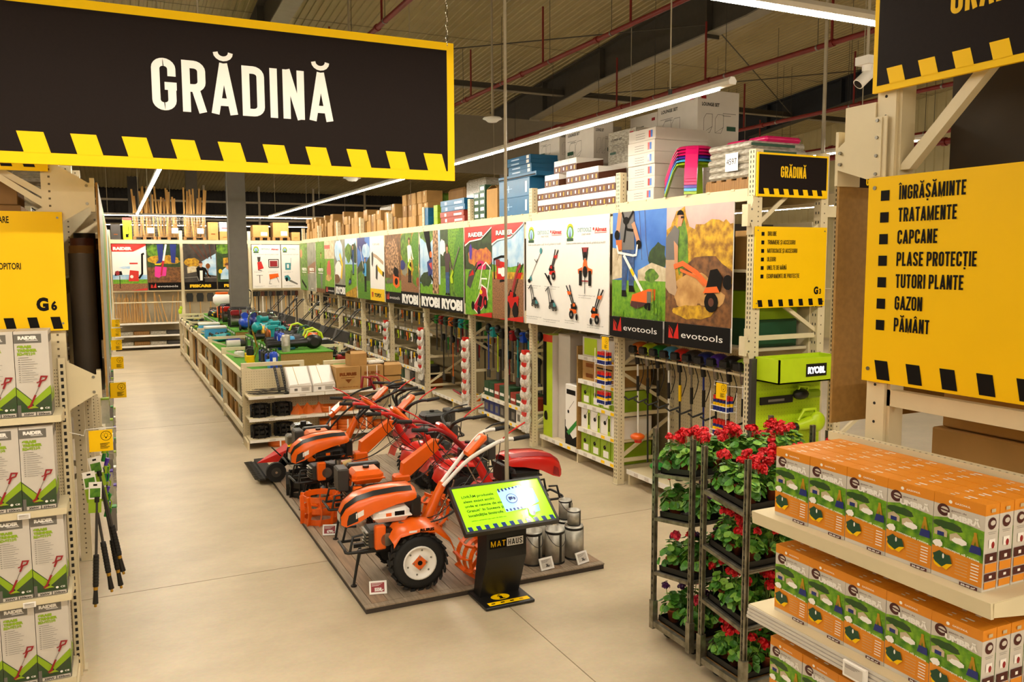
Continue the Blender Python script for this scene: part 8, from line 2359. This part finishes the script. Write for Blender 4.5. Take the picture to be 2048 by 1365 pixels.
for r_, (y, z0, who) in enumerate(((9.4, 1.06, 'by the lime cartons'), (6.98, 0.82, 'by the lime display'))):
    t = thing('wire_rack', 'white wire rack of red capped spray cans ' + who, 'rack', (5.9, y, z0))
    mb = MB()
    for x in (-0.07, 0.07):
        for q in (-0.13, 0.13):
            mb.cyl((x, q, -0.02), (x, q, 0.75), 0.004, 'print_white', n=5)
    for lv in range(3):
        z = lv * 0.27
        mb.tube([(-0.07, -0.13, z + 0.06), (0.07, -0.13, z + 0.06), (0.07, 0.13, z + 0.06), (-0.07, 0.13, z + 0.06)], 0.004, 'print_white', 5, closed=True).box(-0.07, 0.07, -0.13, 0.13, z - 0.006, z, 'print_white')
    mb.build('wire_frame', t)
    for lv in range(3):
        for i in range(5):
            for j in range(2):
                loc = (5.87 + 0.055 * j, y - 0.1 + i * 0.05, z0 + lv * 0.27 + 0.0005)
                lab = 'red capped spray can, %s tier of the wire rack %s' % (nth(lv), who)
                if can0 is None:
                    can0 = prcan(loc, lab, 'spray cans ' + who + ' tier %s' % nth(lv))
                else:
                    dup(can0, loc, 0, lab, 'spray cans ' + who + ' tier %s' % nth(lv))
# -- bay with lime cartons and tall packages
for z in (0.56, 0.92, 1.27, 1.62):
    base_shelf(1, 9.23, 10.36, z, 0.6)
MB().box(6.05, 6.7, 10.37, 10.4, 0.2, 1.75, 'mdf').build('side_panel', RACK)
def limebox(white):
    def ex(mb, sx, sy, sz):
        if white:
            fr(mb, 0, sy * 0.25, 0, sz, 'lime'), fr(mb, sy * 0.05, sy * 0.17, sz * 0.2, sz * 0.8, 'ink')
        else:
            fr(mb, sy * 0.15, sy * 0.7, sz * 0.08, sz * 0.4, 'print_white')
        A = Art(mb, (-0.0008, sy, 0), -Y_, sy, sz)
        A.e(0.45, 0.55, 0.14, 0.1, 'ink').ln([(0.45, 0.55), (0.8, 0.9)], 0.03, 'grey_ink')
    return ex
for lv, z in enumerate((0.21, 0.56, 0.92, 1.27)):
    for i in range(4):
        if lv == 3:
            if i > 1:
                continue
            carton('brush_cutter_carton', ('lower', 'upper')[i] + ' long brown carton above the lime cartons', (6.09, 9.3, z + 0.0005 + i * 0.151), 0.5, 1.0, 0.15, 'cardboard', 'long brown cartons', lambda mb, a, b, c: (fr(mb, 0.2, 0.6, 0.05, 0.07, 'ink'), fr(mb, 0.7, 0.9, 0.04, 0.1, 'copper')))
            continue
        carton('trimmer_head_carton', '%s carton, %s shelf up, %s from the tall packages' % (('lime', 'white and lime', 'lime')[lv], nth(lv), nth(3 - i)), (6.09, 9.27 + i * 0.27, z + 0.0005), 0.5, 0.25, 0.3, ('lime_dark', 'print_white', 'lime_dark')[lv], 'lime cartons on the poster rack shelves', limebox(lv == 1))
carton('trimmer_carton', 'lime and white carton on the topmost shelf of lime cartons', (6.09, 9.4, 1.6205), 0.5, 0.9, 0.28, 'pr_packgrey', None, lambda mb, a, b, c: fr(mb, 0.5, 0.85, 0.02, 0.26, 'lime'))
for k, (y, w, h, m, lab) in enumerate(((11.24, 0.3, 1.62, 'lime', 'tall lime package with a black side and red top'), (10.86, 0.37, 1.65, 'pr_packgrey', 'tall white package beside the tall lime one'), (10.44, 0.38, 0.92, 'print_white', 'shorter white package with a green chevron foot'))):
    def ex(mb, sx, sy, sz, k=k):
        if k == 0:
            fr(mb, 0, sy, sz * 0.93, sz, 'red'), sd(mb, 0, sx, 0, sz, 'pr_packgrey'), fr(mb, sy * 0.62, sy, sz * 0.3, sz * 0.93, 'ink')
            Art(mb, (-0.0008, sy, 0), -Y_, sy, sz).t('RYOBI', 'print_white', 0.15, 0.945, 0.03, 0.7, 0.06).blob(0.3, 0.2, 0.2, 0.05, 'ink', 3)
        elif k == 1:
            fr(mb, sy * 0.05, sy * 0.4, sz * 0.02, sz * 0.2, 'ink'), fr(mb, 0.02, 0.1, sz * 0.5, sz * 0.505, 'grey_ink')
        else:
            A = Art(mb, (-0.0008, sy, 0), -Y_, sy, sz)
            A.p([(0, 0), (1, 0), (1, 0.2), (0.6, 0.12), (0, 0.3)], 'ink').p([(0.1, 0.2), (0.9, 0.45), (0.9, 0.36), (0.3, 0.16)], 'green').r(0.1, 0.84, 0.8, 0.92, 'ink').ln([(0.3, 0.6), (0.7, 0.75)], 0.02, 'grey_ink').e(0.25, 0.55, 0.07, 0.03, 'ink')
    carton('tall_package', lab, (6.1 + (0.1 if k == 1 else 0), y, 0.2105), 0.3, w, h, m, None, ex)
# -- gloves tied in bundles down the posts
def gloves(y, z, lab):
    t = thing('glove_bundle', lab, 'gloves', (5.85, y, z), 0.0, 'white work gloves hung down the posts')
    for i in range(2):
        mb = MB()
        mb.ell((0.0 - 0.02 * i, 0.03 * (i - 0.5) * 2, 0.02), (0.035, 0.05, 0.06), 'glove', 9, 6)
        for f in range(4):
            yy = 0.03 * (i - 0.5) * 2 - 0.035 + f * 0.023
            mb.cyl((-0.01 * i, yy, -0.01), (-0.02, yy * 1.15, -0.115 - 0.012 * (f in (1, 2))), 0.014, 'glove', r1=0.011, n=6)
        mb.build('glove', t)
    t.scale = (1.5, 1.65, 1.45)
    MB().box(-0.04, 0.02, -0.035, 0.035, 0.055, 0.1, 'red').build('tag', t)
    MB().box(0.0, 0.05, -0.006, 0.006, 0.085, 0.095, 'cream').build('hook', t)
for y, n, who in ((11.65, 6, 'tall lime package'), (14.15, 6, 'roof pole'), (16.65, 5, 'tiller end shelf'), (19.15, 3, 'far shelves')):
    for k in range(n):
        gloves(y, 1.43 - k * 0.2, 'white glove bundle, %s from the top on the post towards the %s' % (nth(k), who))
for i, (y, z, sx, sy, sz, m) in enumerate(((6.75, 2.891, 0.5, 0.45, 0.42, 'cardboard'), (7.25, 2.891, 0.6, 0.6, 0.5, 'stock_dark'), (7.9, 2.891, 0.6, 0.9, 0.45, 'cardboard_dark'), (6.8, 2.051, 0.55, 0.7, 0.3, 'carton_green'), (6.8, 2.352, 0.55, 0.6, 0.3, 'lime_dark'), (7.6, 2.051, 0.6, 0.9, 0.5, 'cardboard'))):
    carton('stock_carton', ('brown', 'dark', 'wide brown', 'dark green', 'pale green', 'deep brown')[i] + ' carton on the inner decks at the poster rack end', (6.2, y, z), sx, sy, sz, m)
MB().box(6.05, 6.82, 6.72, 9.08, 2.02, 2.05, 'cream_dark').build('deck', RACK)
# -- bays of hung tools
def tool(kind, m):
    mb = MB()
    if kind == 0:      # hedge cutter hung blade down
        mb.cbox(-0.05, 0.07, -0.06, 0.06, -0.18, 0, m, 0.02).box(-0.008, 0.008, -0.03, 0.03, -0.75, -0.18, 'dark_grey').tube([(-0.04, -0.05, -0.04), (-0.13, 0, -0.08), (-0.04, 0.05, -0.14)], 0.012, 'black', 6)
    elif kind == 1:    # long handled tool
        mb.cyl((0, 0, 0), (0, 0, -0.8), 0.013, m, n=7).ell((0, 0, -0.02), (0.06, 0.06, 0.08), 'black', 9, 6).box(-0.01, 0.01, -0.06, 0.06, -0.95, -0.8, 'dark_grey')
    elif kind == 2:    # small hand tool
        mb.cyl((0, 0, 0), (0, 0, -0.12), 0.012, m, n=6).prism([(-0.03, -0.22), (0.03, -0.22), (0.02, -0.12), (-0.02, -0.12)], 'steel', (-0.004, 0, 0), Y_, Z_, 0.008, N=X_)
    elif kind == 3:    # carded pack
        mb.box(-0.02, 0.0, -0.045, 0.045, -0.19, 0, m).box(-0.026, -0.02, -0.03, 0.03, -0.17, -0.08, 'black')
    else:              # shears
        mb.tube([(0, -0.03, 0), (0, -0.01, -0.14), (0, 0.02, -0.26)], 0.011, m, 6).tube([(0, 0.03, 0), (0, 0.01, -0.14), (0, -0.02, -0.26)], 0.011, m, 6).prism([(-0.025, -0.26), (0.025, -0.26), (0.0, -0.44)], 'steel', (-0.004, 0, 0), Y_, Z_, 0.008, N=X_)
    mb.box(0.0, 0.16, -0.003, 0.003, -0.005, 0.003, 'steel')
    return mb.mesh(('hedge_cutter', 'long_tool', 'hand_trowel', 'carded_pack', 'garden_shears')[kind])
TN = (('hedge_cutter', 'hedge cutter'), ('long_tool', 'long handled tool'), ('hand_trowel', 'hand trowel'), ('carded_pack', 'carded pack'), ('garden_shears', 'pair of garden shears'))
tcache = {}
COLN = {'lime': 'lime', 'teal': 'teal', 'blue': 'blue', 'green': 'green', 'black': 'black', 'orange_dull': 'orange', 'red_dark': 'dark red', 'yellow': 'yellow', 'print_white': 'white', 'dark_green': 'dark green', 'lightblue': 'light blue', 'dark_grey': 'grey', 'wood': 'wooden', 'navy': 'navy'}
def hang_row(bay, z, kinds, mats_, n, x, who, y0=None, y1=None):
    ya, yb = y0 or PY[bay] + 0.15, y1 or PY[bay + 1] - 0.15
    MB().box(x + 0.13, x + 0.16, ya - 0.05, yb + 0.05, z - 0.01, z + 0.012, 'cream').build('hook_rail', RACK)
    for q in (ya, yb):
        MB().box(x + 0.16, 6.83, q - 0.01, q + 0.01, z - 0.01, z + 0.01, 'cream').build('rail_arm', RACK)
    for i in range(n):
        kd, m = kinds[i % len(kinds)], mats_[i % len(mats_)]
        if (kd, m) not in tcache:
            tcache[(kd, m)] = tool(kd, m)
        o = bpy.data.objects.new(TN[kd][0], tcache[(kd, m)])
        COL.objects.link(o)
        o.location = (x, yb - (yb - ya) * i / max(1, n - 1), z)
        tag(o, '%s %s, %s from far post %s' % (COLN[m], TN[kd][1], nth(i) if i < 16 else 'late ' + nth(i - 16), who), 'tool', 'tools hung ' + who)
hang_row(2, 1.78, (1, 0), ('blue', 'teal', 'lime', 'black', 'lightblue', 'red_dark', 'teal'), 11, 6.2, 'below the pump poster, upper hooks', 11.85, 13.9)
hang_row(2, 1.3, (1,), ('black', 'red_dark', 'teal', 'dark_grey'), 6, 6.4, 'below the pump poster, lower hooks', 11.9, 13.8)
hang_row(3, 1.84, (0,), ('green', 'red_dark', 'dark_green', 'orange_dull', 'black', 'teal'), 9, 6.15, 'on upper hooks, hedge poster')
hang_row(2, 1.62, (3, 4), ('black', 'dark_green', 'teal', 'red_dark'), 10, 6.55, 'below the pump poster, rear hooks', 11.9, 13.8)
hang_row(3, 1.62, (4, 3), ('black', 'green', 'yellow', 'red_dark'), 12, 6.5, 'on rear hooks, hedge poster')
hang_row(3, 1.38, (1, 4), ('black', 'green', 'orange_dull', 'red_dark'), 9, 6.3, 'on lower hooks, hedge poster')
for b in (4, 5, 6, 7, 8):
    w = ('path poster', 'axe poster', 'blue mower poster', 'green gardener poster', 'grey field poster')[b - 4]
    hang_row(b, 1.84, (4, 2, 3), ('black', 'print_white', 'orange_dull', 'black', 'yellow'), 14 if b < 7 else 9, 6.1, 'on upper hooks, %s' % w)
    hang_row(b, 1.34, (3, 2), ('lime', 'print_white', 'dark_green', 'black', 'orange_dull'), 14 if b < 7 else 9, 6.1, 'on middle hooks, %s' % w)
    hang_row(b, 0.92, (2, 3, 4), ('print_white', 'yellow', 'black', 'lime', 'dark_green'), 12 if b < 7 else 8, 6.08, 'on lower hooks, %s' % w)
    base_shelf(b, PY[b] + 0.1, PY[b + 1] - 0.1, 0.56, 0.5, 6.05)
    base_shelf(b, PY[b] + 0.1, PY[b + 1] - 0.1, 1.42, 0.4, 6.15)
    for i in range(6):
        mk(MB().cbox(0, 0.3, 0, 0.3, 0, 0.22 + 0.05 * (i % 3), ('wrap', 'dark_grey', 'pr_packgrey', 'dark_green', 'copper', 'black')[(i + b) % 6], 0.02), 'goods_bin', 'bin of small goods on the lowest board under the %s, %s along' % (w, nth(i)), 'bin', (6.1, PY[b] + 0.15 + i * 0.37, 0.2105), 0, 'bins of small goods')
        mk(MB().cbox(0, 0.25, 0, 0.3, 0, 0.16 + 0.05 * (i % 3), ('print_white', 'grey', 'copper', 'wrap', 'black', 'lime_dark')[(i + b) % 6], 0.02), 'goods_bin', 'bin of small goods on the second board under the %s, %s along' % (w, nth(i)), 'bin', (6.08, PY[b] + 0.15 + i * 0.37, 0.5605), 0, 'bins of small goods')
# bay behind the roof pole: cartons below the tools
base_shelf(2, 11.75, 13.9, 0.52, 0.6)
for i in range(9):
    carton('saw_carton', 'dark green saw carton, %s on the board behind the roof pole' % nth(i), (6.1, 13.68 - i * 0.225, 0.521), 0.4, 0.21, 0.26 if i < 5 else 0.2, ('carton_green', 'carton_green', 'carton_red')[i % 3], 'saw cartons behind the roof pole', lambda mb, a, b, c: fr(mb, 0.02, b - 0.02, c * 0.3, c * 0.5, 'print_white'))
    carton('drill_carton', '%s carton, %s on the bottom board behind the roof pole' % (('blue grey', 'blue grey', 'white')[min(2, i // 3)], nth(i)), (6.1, 13.68 - i * 0.225, 0.2105), 0.4, 0.21, 0.24, ('navy', 'dark_grey', 'print_white')[min(2, i // 3)], 'drill cartons behind the roof pole', lambda mb, a, b, c: fr(mb, 0.05, b - 0.05, c * 0.2, c * 0.7, 'grey'))
for i in range(7):
    mk(MB().cyl((0, 0, 0.05), (0.05, 0.9, 0.1), 0.02, ('black', 'red_dark', 'steel', 'black', 'yellow', 'wood', 'black')[i], n=8).cbox(-0.06, 0.06, -0.14, 0.04, 0.0, 0.12, ('red', 'black', 'orange', 'print_white', 'black', 'teal', 'red_dark')[i], 0.02), 'pole_saw', 'pole saw lying on the bottom board under the hedge poster, %s from the edge' % nth(i), 'saw', (6.12 + 0.09 * i, 14.6 + 0.1 * (i % 3) + 0.25 * (i % 2), 0.2105), 0.1 * (i % 3 - 1), 'pole saws under the hedge poster')
# tools shown on the lime display
t = thing('hedge_cutter', 'lime and black hedge cutter upper on the lime display', 'hedge cutter', (6.0, 6.51, 1.52))
MB().box(-0.02, 0.42, -0.02, 0.0, -0.03, 0.05, 'black').box(0.08, 0.3, -0.0215, -0.02, -0.005, 0.02, 'grey').build('blade', t)
MB().ell((0.52, -0.03, 0.05), (0.11, 0.05, 0.06), 'black', 10, 6).tube([(0.45, -0.03, 0.03), (0.5, -0.03, 0.14), (0.62, -0.03, 0.12), (0.6, -0.03, 0.02)], 0.014, 'lime', 7).cbox(0.6, 0.78, -0.07, 0.0, 0.0, 0.09, 'lime_dark', 0.02).build('motor', t)
t = thing('leaf_blower', 'lime leaf blower lower on the lime display', 'blower', (6.05, 6.5, 1.2))
MB().cyl((0.02, -0.04, 0.0), (0.42, -0.04, 0.03), 0.045, 'black', n=12).cyl((0.4, -0.04, 0.03), (0.6, -0.04, 0.06), 0.05, 'lime', r1=0.07, n=12).build('tube', t)
MB().ell((0.68, -0.05, 0.06), (0.11, 0.06, 0.11), 'lime', 12, 8).tube([(0.42, -0.04, 0.09), (0.5, -0.04, 0.2), (0.66, -0.04, 0.2), (0.7, -0.04, 0.1)], 0.018, 'lime', 7).build('motor', t)
# ================================================================ the rack across the far end
BR = thing('pallet_rack', 'cream pallet rack across the far end below the wooden stakes', 'rack', (0, 0, 0))
BX = (-0.12, 2.1, 4.35, 6.6)
for x in BX:
    for y in (30.5, 31.4):
        MB().box(x - 0.05, x + 0.05, y, y + 0.1, 0, 4.05, 'cream').build('upright', BR)
for k in range(3):
    a, b = BX[k] + 0.05, BX[k + 1] - 0.05
    MB().box(a, b, 30.49, 30.55, 3.6, 3.73, 'cream').build('beam', BR)
    MB().box(a, b, 30.49, 31.45, 3.72, 3.736, 'cream_dark').build('deck', BR)
    MB().box(a, b, 31.4, 31.42, 0.05, 3.4, 'cream_dark').build('back_panel', BR)
    MB().box(a, b, 30.49, 30.52, 1.98, 2.03, 'cream').build('board_rail', BR)
    for z in (0.15, 0.5) if k else (0.15, 0.5, 0.92):
        MB().box(a, b, 30.52, 31.3, z - 0.03, z, 'cream').box(a, b, 30.5, 30.52, z - 0.05, z + 0.01, 'white').build('shelf', BR)
for k, (pic, lab, x0, x1) in enumerate(((pic_sprayer, 'far red topped poster of a backpack sprayer', -0.05, 1.0), (pic_spade, 'far poster of a pink spade in dug soil', 1.02, 2.06), (pic_terrace, 'far dark poster of a person on a terrace', 2.16, 3.22), (pic_gardener, 'far dark poster of a crouching gardener, beside the grey column', 3.24, 4.28), (pic_machines, 'far white poster with four small machines', 4.42, 5.42), (pic_saw, 'far white poster with a teal chainsaw', 5.44, 6.1))):
    board(pic, (x0, 30.46, 2.03), X_, x1 - x0 - 0.01, 1.55, lab)
MB().box(-0.07, 2.05, 30.5, 30.53, 1.6, 1.64, 'cream').build('stake_rail', BR)
rr = random.Random(77)
def stake(loc, h, lab, grp, rot, w=0.03):
    mk(MB().box(-w, w, -0.012, 0.012, 0, h, 'wood'), 'wooden_stake', lab, 'stake', loc, rot, grp)
for i in range(34):
    x = 0.0 + i * 0.036 if i < 26 else 1.05 + (i - 26) * 0.13
    stake((x, 30.62 + 0.05 * (i % 3), 0.922), rr.uniform(0.8, 1.15), 'wooden stake leaning behind the rail under the sprayer and spade posters, %s group' % ('dense' if i < 26 else 'loose'), 'stakes behind the far rail', (0, rr.uniform(-0.1, 0.06) if i < 26 else rr.uniform(-0.25, 0.1), 0), 0.014)
for i in range(8):
    mk(MB().cbox(0, 0.5, 0, 0.5, 0, 0.12, ('wrap', 'wood_dark', 'wrap', 'dark_grey')[i % 4], 0.02), 'flat_pack', 'flat pack on the %s far board, %s along' % (('lowest', 'second')[i // 4], nth(i % 4)), 'pack', (0.0 + 0.52 * (i % 4) - 0.02, 30.6, (0.1505, 0.5005)[i // 4]), 0, 'flat packs on the far boards')
for i in range(6):
    t = thing('shovel', '%s shovel hung head up under the terrace poster' % nth(i), 'shovel', (2.32 + i * 0.34, 30.65, 0.5), 0, 'shovels under the terrace poster')
    MB().cyl((0, 0, 0.01), (0, 0, 1.1), 0.017, 'wood', n=8).build('shaft', t)
    MB().prism([(-0.1, 1.1), (0.1, 1.1), (0.12, 1.3), (0.09, 1.4), (-0.09, 1.4), (-0.12, 1.3)], ('black', 'black', 'dark_grey', 'print_white', 'grey', 'black')[i], (0, 0.01, 0), X_, Z_, 0.02).build('blade', t)
for i in range(12):
    t = thing('broom', '%s broom hung head up under the far white posters' % nth(i), 'broom', (4.5 + i * 0.135, 30.62 + 0.08 * (i % 2), 0.5), 0, 'brooms under the far white posters')
    MB().cyl((0, 0, 0.01), (0, 0, 1.28), 0.022, ('wood', 'black', 'print_white', 'wood', 'dark_grey')[i % 5], n=8).build('handle', t)
    MB().cbox(-0.06, 0.06, -0.03, 0.03, 1.24, 1.42, ('black', 'dark_grey', 'brown')[i % 3], 0.015).build('head', t)
def crate(x, lab, ns, who):
    t = thing('mesh_crate', lab, 'crate', (x, 30.63, TOP))
    mb = MB()
    for i in range(9):
        mb.box(i * 0.09, i * 0.09 + 0.008, 0, 0.008, 0.1, 0.85, 'steel').box(i * 0.09, i * 0.09 + 0.008, 0.6, 0.608, 0.1, 0.85, 'steel')
    for i in range(9):
        mb.box(0, 0.728, -0.002, 0.006, 0.1 + i * 0.092, 0.108 + i * 0.092, 'steel').box(0, 0.006, 0, 0.6, 0.1 + i * 0.092, 0.108 + i * 0.092, 'steel').box(0.722, 0.728, 0, 0.6, 0.1 + i * 0.092, 0.108 + i * 0.092, 'steel')
    mb.build('wire_mesh', t)
    MB().box(0, 0.728, 0, 0.6, 0.08, 0.1, 'wood_dark').box(0, 0.1, 0, 0.6, 0, 0.08, 'wood_dark').box(0.31, 0.41, 0, 0.6, 0, 0.08, 'wood_dark').box(0.628, 0.728, 0, 0.6, 0, 0.08, 'wood_dark').build('pallet', t)
    MB().box(0.45, 0.66, -0.006, -0.003, 0.22, 0.4, 'print_white').build('sheet', t)
    for i in range(ns):
        stake((x + 0.06 + 0.6 * i / max(1, ns - 1), 30.7 + 0.07 * (i % 5), TOP + 0.105), rr.uniform(1.2, 1.75), 'wooden stake standing in the mesh crate ' + who, 'stakes in the crate ' + who, (0, rr.uniform(-0.08, 0.08), 0), 0.028)
crate(0.62, 'steel mesh crate of stakes beside the lime mower carton', 11, 'beside the lime mower carton')
crate(1.38, 'steel mesh crate of stakes in the middle of the three', 14, 'in the middle')
crate(2.2, 'steel mesh crate of stakes beside the brown cartons', 12, 'beside the brown cartons')
for k, (x, sx, sz, m, lab) in enumerate(((-0.05, 0.3, 0.5, 'dark_grey', 'dark carton at the aisle end of the far rack top'), (0.32, 0.27, 0.72, 'lime', 'lime mower carton with a red top on the far rack'), (3.0, 0.33, 0.62, 'cardboard', 'brown carton beside the crate of stakes'), (3.38, 0.34, 0.3, 'cardboard', 'brown carton under the white one, beside the grey column'), (4.5, 0.55, 0.42, 'cardboard', 'wrapped brown carton on a pallet past the grey column'), (5.2, 0.55, 0.52, 'cardboard', 'tall wrapped brown carton on a pallet'), (5.85, 0.3, 0.3, 'cardboard', 'small brown carton at the end of the far rack'))):
    z = TOP + (0.121 if k in (4, 5) else 0)
    if k in (4, 5):
        pallet(('pallet under the wrapped carton past the grey column', 'pallet under the tall wrapped carton')[k - 4], (x - 0.03, 30.55, TOP), 0.62, 0.7)
    def ex(mb, a, b, c, k=k):
        if k == 1:
            sd(mb, 0, a, c * 0.88, c, 'red'), sd(mb, a * 0.3, a * 0.6, c * 0.1, c * 0.25, 'ink'), sd(mb, a * 0.6, a * 0.65, c * 0.2, c * 0.6, 'ink')
        elif k in (4, 5):
            sd(mb, a * 0.5, a * 0.9, c * 0.1, c * 0.4, 'print_white')
        else:
            sd(mb, a * 0.3, a * 0.7, c * 0.3, c * 0.36, 'copper')
    carton('rack_carton', lab, (x, 30.58, z), sx, 0.6, sz, m, None, ex)
carton('rack_carton', 'white carton stacked on a brown one beside the grey column', (3.38, 30.58, TOP + 0.301), 0.34, 0.5, 0.32, 'print_white', None, lambda mb, a, b, c: sd(mb, a * 0.2, a * 0.8, c * 0.3, c * 0.4, 'red_dark'))
